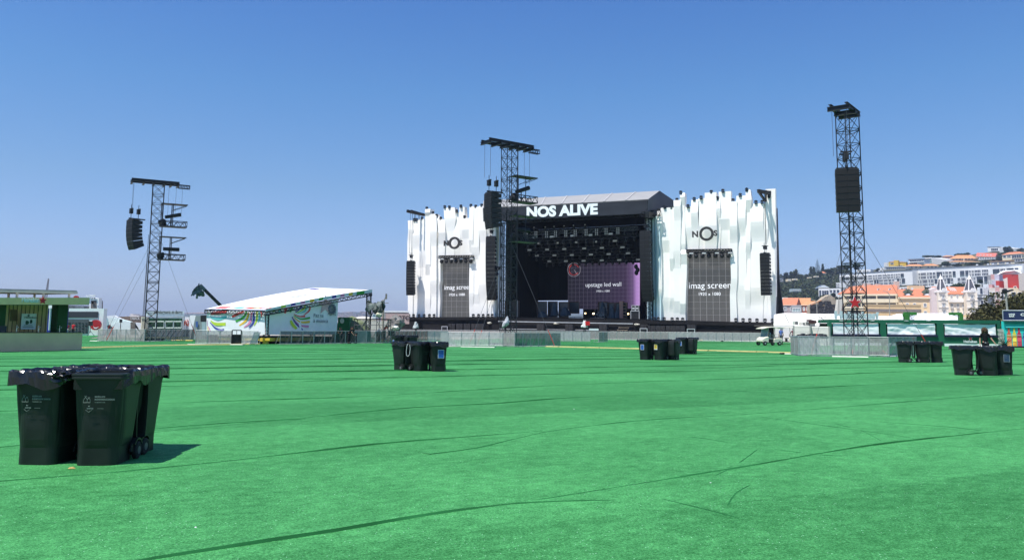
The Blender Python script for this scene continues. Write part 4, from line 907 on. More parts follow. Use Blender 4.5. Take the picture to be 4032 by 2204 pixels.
def make_bin(seed, bare=False):
    t = thing('wheelie_bin', 'x', 'wheelie bin')
    mb = MB()
    out = [rrect(.45, .50, .10, 0, -.02), rrect(.455, .505, .11, .09, -.02), rrect(.46, .512, .12, .19, -.02), rrect(.482, .54, .15, .225, -.015), rrect(.50, .57, .17, .28, -.01), rrect(.512, .595, .17, .40, -.005), rrect(.52, .61, .16, .55, 0), rrect(.54, .645, .13, .80, .0), rrect(.555, .67, .07, .95, 0), rrect(.56, .68, .06, .985, 0)]
    inn = [rrect(.53, .65, .05, .985, 0), rrect(.50, .60, .05, .7, 0), rrect(.44, .48, .05, .2, 0)]
    loft(mb, out + inn, True, True); mb.build('body', binm, t, smooth=False, local=True)
    mb = MB(); loft(mb, [rrect(.565, .685, .06, .955), rrect(.61, .74, .06, .958), rrect(.615, .745, .06, .975), rrect(.595, .725, .06, .98), rrect(.595, .725, .06, .992), rrect(.61, .74, .06, .998), rrect(.61, .74, .06, 1.018), rrect(.535, .655, .05, 1.02), rrect(.535, .655, .05, .97)], False); mb.build('rim', rimm, t, local=True)
    # axle housing arch, wheels
    mb = MB(); mb.tube((-.25, .21, .1), (.25, .21, .1), .018, n=8); mb.build('axle', steel, t, local=True)
    for s in (-1, 1):
        mb = MB(); mb.lathe([(.045, -.03), (.085, -.03), (.10, -.02), (.10, .02), (.085, .03), (.045, .03)], (s * .275, .21, .10), 18, 'X'); wh = mb.build('wheel', rubber, t, local=True)
        mb = MB(); mb.lathe([(.02, -.034), (.045, -.032), (.045, .032), (.02, .034)], (s * .275, .21, .10), 12, 'X'); mb.build('hub', M('hub_grey', (.12, .12, .122), .4), wh, local=True)
        mb = MB()
        arc = [(.21 + .135 * math.cos(a), .10 + .135 * math.sin(a)) for a in [math.radians(10 + 17 * k) for k in range(11)]]
        for (ya, za), (yb, zb) in zip(arc, arc[1:]): mb.beam((s * .262, ya, za), (s * .262, yb, zb), .07, .02)
        mb.build('wheel_arch', binm, t, local=True)
    mb = MB(); mb.path([(-.2, .36, .93), (-.2, .43, .96), (.2, .43, .96), (.2, .36, .93)], .016, 8); mb.bb(-.22, -.18, .33, .40, .86, .97); mb.bb(.18, .22, .33, .40, .86, .97); mb.build('handle', rimm, t, local=True)
    # lid hanging open behind
    mb = MB(); r = []
    for k, (y, z) in enumerate(((.38, .97), (.43, .93), (.455, .8), (.46, .6), (.452, .4), (.44, .26), (.42, .22))):
        r.append([(x, y + (.02 if abs(x) < .2 else 0), z) for x in (-.29, -.26, -.1, .1, .26, .29)])
    for a, b in zip(r, r[1:]):
        for k in range(5): mb.ext([a[k], a[k + 1], b[k + 1], b[k]], (0, .018, 0))
    mb.build('lid', binm, t, local=True)
    # liner: crumpled film folded over the rim
    mb = MB(); rg = []
    prof = [(.50, .60, .93), (.545, .66, .985), (.57, .70, 1.035), (.60, .74, 1.05), (.635, .775, 1.03), (.648, .788, .985), (.655, .795, .93)]
    for j, (w_, d_, z) in enumerate(prof):
        ring = []
        base = rrect(w_, d_, .07, z, 0, 10)
        # densify straight sides
        dn = []
        for k in range(len(base)):
            p, q = Vector(base[k]), Vector(base[(k + 1) % len(base)]); m_ = max(1, int((q - p).length / .022))
            for i in range(m_): dn.append(p.lerp(q, i / m_))
        # resample to fixed count
        per = [0]
        for k in range(len(dn)): per.append(per[-1] + (dn[(k + 1) % len(dn)] - dn[k]).length)
        NN = 96
        for k in range(NN):
            sdist = per[-1] * k / NN; i = 0
            while per[i + 1] < sdist: i += 1
            p = dn[i].lerp(dn[(i + 1) % len(dn)], (sdist - per[i]) / max(1e-6, per[i + 1] - per[i]))
            nz = noise.noise(Vector((p.x * 9, p.y * 9, z * 5 + seed * 9))); n2 = noise.noise(Vector((p.x * 26 + 7, p.y * 26, z * 12 + seed)))
            rad = Vector((p.x, p.y, 0)).normalized()
            sag = (max(0, noise.noise(Vector((p.x * 4, p.y * 4, seed * 3.1))) + .25) * .10 if j >= 5 else 0)
            p = p + rad * (nz * .013 + n2 * .007) + UP * (nz * .016 + n2 * .007 - sag * (1 if j == 6 else .3))
            if bare and p.y < -.2 and abs(p.x) > -1:
                k_ = min(1, (-.2 - p.y) / .12); p = p.lerp(Vector((max(-.26, min(.26, p.x)), max(-.325, p.y), min(p.z, 1.0) if j < 4 else .96 - .02 * j)), k_)
            ring.append(p)
        rg.append(ring)
    idx = [[mb.V(p) for p in r_] for r_ in rg]
    for a, b in zip(idx, idx[1:]):
        for k in range(96): mb.F((a[k], a[(k + 1) % 96], b[(k + 1) % 96], b[k]))
    mb.grid(lambda u, v: ((u - .5) * .5, (v - .5) * .6, .90 + .03 * noise.noise(Vector((u * 6, v * 6, seed)))), 10, 10)
    mb.build('liner', linm, t, local=True)
    return t
bproto = [make_bin(s * 3.7 + 1, s == 1) for s in range(3)]; bused = [[], [], []]
def sticker(t, kind, face, u, z, w=.19, h=.27):
    """stuck on: 'front' or 'side' (+x) or 'sideL' (-x) face"""
    if face == 'front': O = Vector((u, -.338 - .012 * (z - .55) / .3, z)); R = Vector((1, 0, 0)); Nn = Vector((0, -1, 0))
    elif face == 'side': O = Vector((.281, u, z)); R = Vector((0, 1, 0)); Nn = Vector((1, 0, 0))
    else: O = Vector((-.281, u, z)); R = Vector((0, -1, 0)); Nn = Vector((-1, 0, 0))
    mb = MB(); q = lambda a, b, o: O + R * a + UP * b + Nn * o
    mb.m = 0; mb.ext([q(-w / 2, -h / 2, .0), q(w / 2, -h / 2, .0), q(w / 2, h / 2, .0), q(-w / 2, h / 2, .0)], Nn * .004)
    mb.m = 1; b_ = .012; lo = -h / 2 + (.04 if kind in 'y' else b_); mb.ext([q(-w / 2 + b_, lo, .005), q(w / 2 - b_, lo, .005), q(w / 2 - b_, h / 2 - b_, .005), q(-w / 2 + b_, h / 2 - b_, .005)], Nn * .001)
    mb.m = 2
    for k in range(5): mb.beam(q(-w * .36, h * (.36 - k * .09), .008), q(-w * .36 + w * (.3 + .1 * (k % 3)), h * (.36 - k * .09), .008), .009, .002)
    for k in range(3): mb.beam(q(-w * .3 + k * w * .16, -h * .38, .008), q(-w * .22 + k * w * .16, -h * .38, .008), .014, .002)
    face_m = {'b': M('sticker_blue', (.015, .10, .38), .5, .4, var=.08), 'y': M('sticker_yellow', (.62, .42, .03), .5, .4, var=.08), 'd': M('sticker_navy', (.02, .05, .10), .5, .4), 'o': M('sticker_olive', (.30, .26, .02), .5)}[kind]
    mb.build('sticker', [whitep if kind != 'd' else M('pale_edge', (.25, .3, .33), .5), face_m, M('sticker_print', (.35, .45, .6), .5)], t, local=True)
def wbin(px, Y, deg, label, group, st=None, v=0, x=None, z=0):
    X = at(px, 1300, Y).x if x is None else x
    # copies share meshes; their own sticker is added afterwards
    proto = bproto[v]
    if bused[v]:
        o = proto.copy(); COL.objects.link(o)
        for ch in list(proto.children):
            if ch.name.startswith('sticker') or ch.name.startswith('print'): continue
            copy_tree(ch, o)
    else: o = proto
    bused[v].append(o); o.location = (X, Y, 0); o.rotation_euler = (0, 0, math.radians(deg)); o['label'] = label; o['group'] = group
    return o
late = []
gA = 'cluster of four bins in the left foreground'
b0 = wbin(0, 9.42, -4, 'leftmost foreground bin, its liner folded fully over the rim', gA, v=0, x=-5.32)
b1 = wbin(0, 9.40, 6, 'foreground bin with bare front rim, right of the leftmost one', gA, v=1, x=-4.67)
b2 = wbin(0, 10.22, 176, 'foreground bin hidden behind the front pair, left rear of the cluster', gA, v=2, x=-5.30)
b3 = wbin(0, 10.14, 181, 'right rear bin of the foreground cluster, casting the dark shadow', gA, v=0, x=-4.75)
gB = 'three bins in the middle distance left of centre'
b4 = wbin(1588, 29.6, -128, 'left bin of the middle trio, seen from the side', gB, v=1); b5 = wbin(1655, 29.2, 42, 'middle bin of the middle trio with wheel at its left', gB, v=2); b6 = wbin(1727, 29.0, 14, 'right bin of the middle trio with large blue notice', gB, v=0); late.append((b6, 'b', 'front', .05, .62, .22, .30))
gC = 'pair of bins behind the middle trio'
b7 = wbin(1566, 51.5, -52, 'bin behind the middle trio with two blue and white notices', gC, v=1); b8 = wbin(1620, 51.6, 128, 'bin behind the middle trio, half hidden, no notice', gC, v=0); late.append((b7, 'b', 'front', .08, .62)); 
gD = 'bins in the middle distance right of centre'
b9 = wbin(2541, 41.2, -38, 'left bin of the right-of-centre group, blue notice on it', gD, v=2); late.append((b9, 'b', 'front', .0, .64)); b10 = wbin(2598, 41.0, -46, 'bin with yellow notice in the right-of-centre group', gD, v=0); late.append((b10, 'y', 'front', -.02, .66))
b11 = wbin(2650, 41.3, 140, 'right-hand bin of the front row right of centre, no notice', gD, v=1)
b12 = wbin(2688, 50.8, -40, 'rear bin right of centre with blue notice', gD, v=2); late.append((b12, 'b', 'front', .0, .66)); b13 = wbin(2724, 51.0, 142, 'rearmost bin right of centre, behind the others, no notice', gD, v=0)
gE = 'bins in front of the right tower pen'
b14 = wbin(3556, 40.2, -112, 'left bin in front of the right tower pen, seen from the side', gE, v=1); b15 = wbin(3628, 40.2, 68, 'middle bin by the right tower pen with small blue notice', gE, v=2); late.append((b15, 'b', 'side', -.10, .62)); b16 = wbin(3680, 40.5, -22, 'right bin in front of the right tower pen, narrow view', gE, v=0)
gF = 'bins at the far right in front of the man'
b17 = wbin(3783, 29.0, -113, 'left bin of the far right group, seen from the side', gF, v=2); b18 = wbin(3876, 28.9, 65, 'middle bin of the far right group with olive yellow notice', gF, v=1); late.append((b18, 'o', 'side', -.12, .62)); b19 = wbin(3942, 29.1, -22, 'right bin of the far right group with dark blue notice', gF, v=0); late.append((b19, 'd', 'front', .06, .62))
for o, k, fc, u, z, *wh in late: sticker(o, k, fc, u, z, *wh)
pr = M('bin_print', (.19, .25, .22), .6)
for o, k in ((b0, 0), (b1, 1)):
    mb = MB(); X = Vector((1, 0, 0)); y = -.343
    def tx(s, u, z, h): mb.text(s, (u + .055, y - .002 - (z - .6) * .04, z), X, UP, height=h, thick=.003, bold=.008)
    tx('RESÍDUOS', -.07, .755, .022); tx('INDIFERENCIADOS', -.07, .725, .018); tx('T 8 200 207 21 222', -.07, .698, .010); tx('oeiras', -.15, .628, .019); tx('www.cm-oeiras.pt', -.04, .630, .008)
    for cx_, s_ in ((-.115, 1.), (-.08, .8)):
        mb.path([(cx_ - .022 * s_, y - .004, .70), (cx_ - .018 * s_, y - .004, .735), (cx_, y - .004, .76 if s_ == 1 else .748), (cx_ + .018 * s_, y - .004, .735), (cx_ + .022 * s_, y - .004, .70), (cx_ - .022 * s_, y - .004, .70)], .002, 4)
        mb.path([(cx_ - .012, y - .004, .775 if s_ == 1 else .76), (cx_, y - .004, .76 if s_ == 1 else .748), (cx_ + .012, y - .004, .775 if s_ == 1 else .76)], .002, 4)
    mb.path([(-.085, y, .665), (-.075, y, .655), (-.065, y, .665)], .003, 4); mb.path([(-.11, y, .62), (-.075, y, .595), (-.04, y, .62)], .0015, 4)
    mb.build('print', pr, o, local=True)
mb = MB(); mb.text('oeiras', (-.02, -.345, .60), (1, 0, 0), UP, height=.03, thick=.003); mb.text('INDIFERENCIADOS', (-.02, -.347, .68), (1, 0, 0), UP, height=.02, thick=.003); mb.path([(-.1, -.345, .66), (-.06, -.345, .72), (-.04, -.345, .66)], .003, 4); mb.build('print', M('bin_print_green', (.05, .12, .06), .6), b5, local=True)
# white hose loop hanging at the middle trio, bag tuft
p = at(1612, 1350, 28.9)
mb = MB(); z0 = .62; c = p.copy()
pts = [(-.03, 0, .98), (-.07, 0, .9), (-.09, 0, .7), (-.08, 0, .56), (-.02, 0, .53), (.03, 0, .6), (.05, 0, .8), (.03, 0, .95)]
mb.path([Vector((p.x + a, 28.78, b)) for a, _, b in pts], .010, 6); tag(mb.build('strap_loop', M('white_strap', (.6, .6, .6), .5)), 'thin white strap loop hanging between two bins of the middle trio', 'strap')
p = gnd(0, 0) if False else Vector((-5.03, 9.03, 1.0)); mb = MB(); mb.blob(p + Vector((0, .02, -.01)), (.13, .10, .085), 22, 14, .6, 5.5, 3.2); tag(mb.build('bag_tuft', linm), 'crumpled black bag corner bulging between the two front foreground bins', 'bin bag')
# ================================================================ PEOPLE
def skinmesh(name, joints, edges, radii, mat, parent, sub=1, root=0):
    me = bpy.data.meshes.new(name); me.from_pydata([Vector(j) for j in joints], edges, []); me.materials.append(mat)
    o = bpy.data.objects.new(name, me); COL.objects.link(o); o.parent = parent
    sm = o.modifiers.new('skin', 'SKIN'); sm.use_smooth_shade = True
    for i, v in enumerate(me.skin_vertices[0].data): v.radius = radii[i] if isinstance(radii[i], (tuple, list)) else (radii[i], radii[i]); v.use_root = (i == root)
    ss = o.modifiers.new('sub', 'SUBSURF'); ss.levels = sub; ss.render_levels = sub; return o
def person(label, loc, rz, H=1.75, pose=None, shirt=(.02, .02, .02), pants=(.02, .02, .02), skin=(.42, .24, .16), hair=(.03, .02, .015), hairk='short', sleeve=True, shorts=False, group=None, extra=None, cap=None):
    k = H / 1.75; t = thing('person', label, 'person', loc, rz, group)
    J = dict(pelvis=(0, 0, .95), waist=(0, 0, 1.10), chest=(0, .0, 1.32), neckb=(0, .01, 1.46), neck=(0, 0, 1.53), head=(0, -.015, 1.62), crown=(0, -.01, 1.69), nose=(0, -.115, 1.615), shl=(-.17, 0, 1.42), shr=(.17, 0, 1.42), ell=(-.24, .02, 1.14), elr=(.24, .02, 1.14), wrl=(-.27, -.04, .90), wrr=(.27, -.04, .90),
             hil=(-.10, 0, .90), hir=(.10, 0, .90), knl=(-.11, -.01, .49), knr=(.11, -.01, .49), anl=(-.11, .03, .09), anr=(.11, .03, .09), tol=(-.12, -.14, .03), tor=(.12, -.14, .03))
    if pose: J.update(pose)
    J = {a: Vector(b) * k for a, b in J.items()}
    names = list(J); idx = {n: i for i, n in enumerate(names)}
    R = dict(pelvis=(.12, .09), waist=(.115, .085), chest=(.135, .095), neckb=.075, neck=.052, head=(.082, .095), crown=(.062, .07), nose=.014, shl=.055, shr=.055, ell=.041, elr=.041, wrl=.027, wrr=.027, hil=.085, hir=.085, knl=.055, knr=.055, anl=.038, anr=.038, tol=.03, tor=.03)
    E = [('pelvis', 'waist'), ('waist', 'chest'), ('chest', 'neckb'), ('neckb', 'neck'), ('neck', 'head'), ('head', 'crown'), ('head', 'nose'), ('neckb', 'shl'), ('neckb', 'shr'), ('shl', 'ell'), ('shr', 'elr'), ('ell', 'wrl'), ('elr', 'wrr'), ('pelvis', 'hil'), ('pelvis', 'hir'), ('hil', 'knl'), ('hir', 'knr'), ('knl', 'anl'), ('knr', 'anr'), ('anl', 'tol'), ('anr', 'tor')]
    pts = [J[n] for n in names]; rad = [R[n] for n in names]; ed = [(idx[a], idx[b]) for a, b in E]
    for s, w_, e_ in ((-1, 'wrl', 'ell'), (1, 'wrr', 'elr')):
        d = (J[w_] - J[e_]).normalized(); side = Vector((0, -1, 0)); side = (side - d * side.dot(d)).normalized(); nrm = d.cross(side)
        pi = len(pts); pts.append(J[w_] + d * .055 * k); rad.append((.036, .018)); ed.append((idx[w_], pi))
        for q, (off, ln) in enumerate(((-.026, .070), (-.009, .082), (.009, .078), (.026, .062))):
            a = len(pts); base = pts[pi] + d * .035 * k + side * off * k; pts.append(base); rad.append(.0095); ed.append((pi, a))
            pts.append(base + d * ln * .5 * k + nrm * .004 * s); rad.append(.0085); ed.append((a, a + 1)); pts.append(base + d * ln * .9 * k + nrm * .022 * s * k); rad.append(.0075); ed.append((a + 1, a + 2))
        a = len(pts); pts.append(pts[pi] + side * .045 * k + d * .01 * k); rad.append(.011); ed.append((pi, a)); pts.append(pts[a] + d * .045 * k + side * .014 * k); rad.append(.009); ed.append((a, a + 1))
    rad = [(r * k if not isinstance(r, tuple) else (r[0] * k, r[1] * k)) for r in rad]
    sk = M('skin_%02d' % int(skin[0] * 99), skin, .6, .35, var=.06)
    skinmesh('body', pts, ed, rad, sk, t, 1, 0)
    def cloth(nm, ns, es, rr, col):
        ii = {n: i for i, n in enumerate(ns)}; P_ = []
        for n in ns:
            if isinstance(n, tuple): P_.append(J[n[0]].lerp(J[n[1]], n[2]))
            else: P_.append(J[n])
        skinmesh(nm, P_, [(ii[a], ii[b]) for a, b in es], [(r[0] * k, r[1] * k) if isinstance(r, tuple) else r * k for r in rr], M('cloth_%02d_%02d_%02d' % tuple(int(c * 99) for c in col), col, .9, .1, var=.15, scale=12), t, 1, 0)
    sl = ('shl', 'ell', .75) if sleeve is True else (('shl', 'ell', .98) if sleeve == 'long' else ('shl', 'ell', .2)); sr = ('shr', 'elr', sl[2])
    ns = ['waist', 'pelvis', 'chest', 'neckb', 'shl', 'shr', sl, sr]; es = [('waist', 'pelvis'), ('waist', 'chest'), ('chest', 'neckb'), ('neckb', 'shl'), ('neckb', 'shr'), ('shl', sl), ('shr', sr)]; rr = [(.14, .11), (.145, .115), (.155, .115), .085, .075, .075, .062, .062]
    if sleeve == 'long': ns += [('ell', 'wrl', .85), ('elr', 'wrr', .85)]; es += [(sl, ns[-2]), (sr, ns[-1])]; rr += [.045, .045]
    cloth('shirt', ns, es, rr, shirt)
    f_ = .55 if shorts else .93
    if shorts: ns = ['pelvis', 'hil', 'hir', ('hil', 'knl', .85), ('hir', 'knr', .85)]; es = [('pelvis', 'hil'), ('pelvis', 'hir'), ('hil', ns[3]), ('hir', ns[4])]; rr = [(.138, .105), .10, .10, .085, .085]
    else: ns = ['pelvis', 'hil', 'hir', 'knl', 'knr', ('knl', 'anl', .9), ('knr', 'anr', .9)]; es = [('pelvis', 'hil'), ('pelvis', 'hir'), ('hil', 'knl'), ('hir', 'knr'), ('knl', ns[5]), ('knr', ns[6])]; rr = [(.138, .105), .10, .10, .075, .075, .062, .062]
    cloth('trousers' if not shorts else 'shorts', ns, es, rr, pants)
    for a_, b_ in (('anl', 'tol'), ('anr', 'tor')):
        mb = MB(); d = (J[b_] - J[a_]); d.z = 0; c = J[a_].copy(); mb.blob(c + d * .45 - UP * (.035 * k), (.055 * k, .14 * k, .055 * k), 9, 6, .05); mb.build('shoe', rubber, t, local=True)
    h = J['head'] + (J['crown'] - J['head']) * .55 + Vector((0, .018, 0)) * k; hm = M('hair_%02d' % int(hair[0] * 99), hair, .8, .2, var=.3, scale=40)
    mb = MB()
    if hairk == 'curly': mb.blob(h + Vector((0, .02, -.01)), (.155, .15, .15), 26, 18, .55, 3, 5); mb.blob(h + Vector((-.1, .0, -.10)), (.07, .09, .10), 14, 10, .6, 7, 5); mb.blob(h + Vector((.1, .0, -.10)), (.07, .09, .10), 14, 10, .6, 9, 5)
    elif hairk == 'long': mb.blob(h, (.10, .115, .12), 12, 9, .1); mb.blob(h + Vector((0, .07, -.14)), (.09, .05, .16), 12, 8, .1)
    else: mb.blob(h + Vector((0, .012, .012)) * k, (.092 * k, .108 * k, .095 * k), 12, 9, .08)
    ho = mb.build('hair' if not cap else 'cap', hm if not cap else M('cap_cloth_%02d' % int(cap[0] * 99), cap, .8), t, smooth=True, local=True)
    mb = MB()
    for s in (-1, 1): mb.blob(J['head'] + Vector((s * .032, -.083, .012)) * k, (.014 * k, .008 * k, .008 * k), 6, 4)
    mb.blob(J['head'] + Vector((0, -.088, -.045)) * k, (.025 * k, .008 * k, .006 * k), 6, 4); mb.build('face_features', M('dark_features', (.05, .025, .02), .5), t, local=True)
    for s in (-1, 1): mb = MB(); mb.blob(J['head'] + Vector((s * .088, .01, 0)) * k, (.012 * k, .022 * k, .03 * k), 6, 5); mb.build('ear', sk, t, local=True)
    return t
def shirt_text(t, txt, p, h):
    mb = MB(); mb.text(txt, p, (1, 0, 0), UP, height=h, thick=.004, bold=.02); mb.build('print', whitep, t, local=True)
sit = dict(pelvis=(0, 0, .62), waist=(0, .01, .78), chest=(0, .02, 1.0), neckb=(0, .01, 1.13), neck=(0, 0, 1.2), head=(0, -.03, 1.29), crown=(0, -.03, 1.36), nose=(0, -.13, 1.285), shl=(-.17, 0, 1.09), shr=(.17, 0, 1.09), ell=(-.24, -.12, .88), elr=(.24, -.12, .88), wrl=(-.16, -.38, .95), wrr=(.16, -.38, .95), hil=(-.1, 0, .58), hir=(.1, 0, .58), knl=(-.13, -.42, .60), knr=(.13, -.42, .60), anl=(-.13, -.48, .2), anr=(.13, -.48, .2), tol=(-.13, -.65, .14), tor=(.13, -.65, .14))
lean = dict(waist=(0, -.06, 1.08), chest=(0, -.22, 1.24), neckb=(0, -.31, 1.33), neck=(0, -.35, 1.37), head=(0, -.42, 1.42), crown=(0, -.46, 1.48), nose=(0, -.52, 1.38), shl=(-.17, -.29, 1.29), shr=(.17, -.29, 1.29), ell=(-.22, -.42, 1.04), elr=(.22, -.42, 1.04), wrl=(-.18, -.58, .86), wrr=(.18, -.58, .86))
# man with curly hair
walk = dict(shl=(-.18, .01, 1.43), shr=(.18, .0, 1.42), ell=(-.25, .05, 1.14), wrl=(-.27, -.02, .88), elr=(.31, -.03, 1.16), wrr=(.44, -.10, .95), knl=(-.11, -.16, .52), anl=(-.11, -.12, .12), tol=(-.12, -.28, .07), knr=(.11, .08, .50), anr=(.12, .26, .14), tor=(.12, .12, .03))
pm = person('man with bushy curly hair in black t-shirt and black trousers walking behind bins', at(3877, 1300, 44.2).xy.to_3d(), math.radians(-18), 1.72, walk, (.012, .012, .014), (.012, .012, .014), (.46, .27, .18), (.06, .035, .02), 'curly')
shirt_text(pm, 'pão', (-.055, -.125, .93), .05)
ps_ = lambda px, Y: at(px, 1300, Y).xy.to_3d()
person('person in red shirt standing left before the dark sponsor wall', ps_(264, 112), .5, 1.75, None, (.55, .03, .04), (.4, .38, .35), hairk='short', group=None)
person('person in red shirt standing right before the dark sponsor wall', ps_(288, 112), 0., 1.82, None, (.55, .03, .04), (.02, .02, .025))
person('dark-clad person bending over beside the green kiosk', ps_(1375, 74.6), 1.2, 1.75, lean, (.012, .012, .014), (.02, .02, .03), (.3, .17, .11))
person('dark-clad person seated low left of the bending one', ps_(1349, 75.5), -.4, 1.7, {**lean, 'wrl': (-.1, -.5, 1.0)}, (.015, .016, .02), (.03, .035, .05), (.3, .17, .11))
person('dark-clad person with elbow out beneath the scaffold edge', ps_(1402, 76), -1.2, 1.75, lean, (.02, .015, .015), (.02, .02, .02), (.25, .13, .09))
pr_ = ps_(1512, 80); pr_.z = .35
person('person in bright red top bent over under the scaffold platform', pr_, .8, 1.6, lean, (.62, .04, .03), (.02, .02, .02))
pr_ = ps_(1492, 80); pr_.z = .1
person('person in pale blue shirt crouching under the scaffold platform', pr_, .2, 1.45, lean, (.55, .62, .75), (.1, .1, .12), cap=(.5, .55, .65))
person('person in maroon top with hand on hip by the white container', ps_(3123, 93), 2.2, 1.75, dict(elr=(.36, .05, 1.2), wrr=(.16, -.05, 1.02)), (.14, .02, .03), (.04, .05, .07), (.2, .11, .08))
# ================================================================ GOLF CARTS
def golf_cart(name, label, px, Y, rz, cream, back=False):
    p = ps_(px, Y); t = thing(name, label, 'golf cart', p, rz)
    bm_ = M('cart_cream', cream, .35, .5, var=.04); dk = M('cart_dark', (.02, .018, .017), .7)
    mb = MB()   # front cowl (x forward)
    def lo(prof, x): return [(x, y, z) for y, z in prof]
    rows = []
    for x, w_, z0, z1 in ((1.18, .38, .42, .56), (1.08, .50, .36, .70), (.80, .56, .36, .84), (.52, .58, .36, .90), (.42, .58, .30, .92)):
        rows.append([(x, -w_, z0), (x, -w_, z1 - .08), (x, -w_ + .12, z1), (x, w_ - .12, z1), (x, w_, z1 - .08), (x, w_, z0)])
    loft(mb, rows, True, True); mb.build('front_body', bm_, t, local=True)
    mb = MB(); rows = []
    for x, z0, z1 in ((-.25, .30, .62), (-.32, .30, .72), (-.9, .32, .74), (-1.25, .40, .72), (-1.38, .46, .62)):
        rows.append([(x, -.58, z0), (x, -.58, z1 - .06), (x, -.5, z1), (x, .5, z1), (x, .58, z1 - .06), (x, .58, z0)])
    loft(mb, rows, True, True); mb.build('rear_body', bm_, t, local=True)
    mb = MB(); mb.bb(-.3, .5, -.56, .56, .24, .32); mb.bb(-.1, .15, -.56, .56, .3, .62); mb.build('floor_pan', dk, t, local=True)
    mb = MB(); mb.bb(-.28, .22, -.52, .52, .62, .72); mb.build('seat', M('cart_seat', (.30, .28, .24), .6), t, local=True)
    mb = MB(); mb.bb(-.38, -.28, -.52, .52, .80, 1.12); mb.build('backrest', M('cart_seat'), t, local=True)
    mb = MB(); mb.bb(-1.3, -.6, -.5, .5, .76, .84); mb.build('rear_seat', M('cart_seat'), t, local=True)
    mb = MB()
    for y in (-.53, .53):
        mb.tube((.50, y, .86), (.36, y, 1.78), .022, n=6); mb.tube((-.42, y, .7), (-.36, y, 1.80), .022, n=6); mb.tube((-1.3, y, .7), (-1.32, y, 1.78), .022, n=6)
        mb.tube((-1.3, y, 1.1), (-.45, y, 1.1), .018, n=6)
    mb.build('roof_post', M('cart_post', (.30, .30, .30), .4, metal=.4), t, local=True)
    mb = MB(); rows = []
    for x, z, w_ in ((1.15, 1.68, .45), (1.0, 1.70, .56), (.5, 1.80, .60), (.0, 1.84, .62), (-1.0, 1.83, .62), (-1.6, 1.78, .60), (-1.72, 1.76, .52)):
        rows.append([(x, -w_, z - .03), (x, -w_, z), (x, -w_ * .8, z + .05), (x, w_ * .8, z + .05), (x, w_, z), (x, w_, z - .03)])
    loft(mb, rows, True, True); mb.build('roof', bm_, t, local=True)
    mb = MB(); mb.ext([(.50, -.52, .90), (.50, .52, .90), (.37, .52, 1.72), (.37, -.52, 1.72)], (-.01, 0, 0)); mb.build('windshield', M('cart_glass', (.20, .27, .28), .12, .6, alpha=.72), t, local=True)
    for x, y in ((.85, -.5), (.85, .5), (-.95, -.5), (-.95, .5)):
        mb = MB(); mb.lathe([(.12, -.09), (.20, -.09), (.225, -.06), (.225, .06), (.20, .09), (.12, .09)], (x, y, .225), 18, 'Y'); wh = mb.build('wheel', rubber, t, local=True)
        mb = MB(); mb.lathe([(.02, -.10), (.125, -.085), (.125, .085), (.02, .10)], (x, y, .225), 12, 'Y'); mb.build('hub_cap', M('hub_silver', (.5, .5, .48), .35, metal=.5), wh, local=True)
    mb = MB(); c = Vector((.32, .24, 1.05)); pts = [c + Vector((.05 * math.cos(a), .17 * math.sin(a), .16 * math.cos(a))) for a in [2 * PI * i / 12 for i in range(12)]]; mb.path(pts, .015, 5, True); mb.tube(c, (.48, .24, .8), .018); mb.build('steering_wheel', dk, t, local=True)
    mb = MB(); mb.blob((1.14, -.3, .60), (.04, .08, .05), 8, 6); mb.build('headlight', M('lens_clear', (.6, .6, .6), .2), t, local=True); mb = MB(); mb.blob((1.14, .3, .60), (.04, .08, .05), 8, 6); mb.build('headlight', M('lens_clear'), t, local=True)
    return t
rzc = math.radians(202)
cart = golf_cart('golf_cart', 'cream golf cart with roof, two people aboard, driving left before the stage', 3024, 81.5, rzc, (.72, .66, .52))
Rz = Matrix.Rotation(rzc, 3, 'Z'); cp = Vector(cart.location)
sd_ = {**sit}
p1 = person('driver in grey t-shirt seated in the cream golf cart', cp + Rz @ Vector((.05, .24, .12)), rzc + PI / 2, 1.75, sd_, (.30, .36, .38), (.55, .52, .45), (.42, .22, .14), shorts=True)
p2 = person('dark-clad passenger seated beside the driver in the golf cart', cp + Rz @ Vector((-.05, -.26, .12)), rzc + PI / 2, 1.72, sd_, (.015, .016, .03), (.40, .48, .62), (.3, .17, .11))
person('man in blue shirt and cap standing just behind the cream golf cart', ps_(3075, 86), rzc + PI / 2 + .2, 1.78, None, (.10, .16, .42), (.05, .06, .09), (.25, .14, .1), cap=(.35, .40, .55))
cart2 = golf_cart('utility_cart', 'dark utility cart with black frame parked behind the cream golf cart', 3096, 90, math.radians(160), (.030, .040, .038)); 
# covered cameras at the stage barrier
def covered_camera(label, px, py0, py1, Y, red=False, col=(.42, .45, .44)):
    a = at(px, py1, Y); b = at(px, py0, Y); h = b.z - a.z; t = thing('covered_camera', label, 'camera', Vector((a.x, a.y, a.z)))
    mb = MB(); c = a + UP * h * .62; mb.grid(lambda u, v: c + Vector((math.cos(2 * PI * u) * (.12 + .34 * v) * h * .8, math.sin(2 * PI * u) * (.12 + .34 * v) * h * .6, h * .42 - v * h * .75)) * 1 + noise.noise_vector(Vector((u * 9, v * 4, px))) * .12 * h, 22, 8); mb.build('rain_cover', M('camera_cover_%d' % int(col[0] * 99), col, .5, .4, var=.35, scale=5), t, smooth=True)
    mb = MB()
    for dx in (-.3, .0, .3): mb.tube(a + UP * h * .5, Vector((a.x + dx * h, a.y + abs(dx) * .5, 0)), .035)
    mb.build('tripod', blk, t)
    if red: mb = MB(); mb.box(c + Vector((.28 * h, -.3, .1 * h)), (.55, .5, .5)); mb.build('red_box', M('red_plastic', (.6, .02, .02), .5), t)
    return t
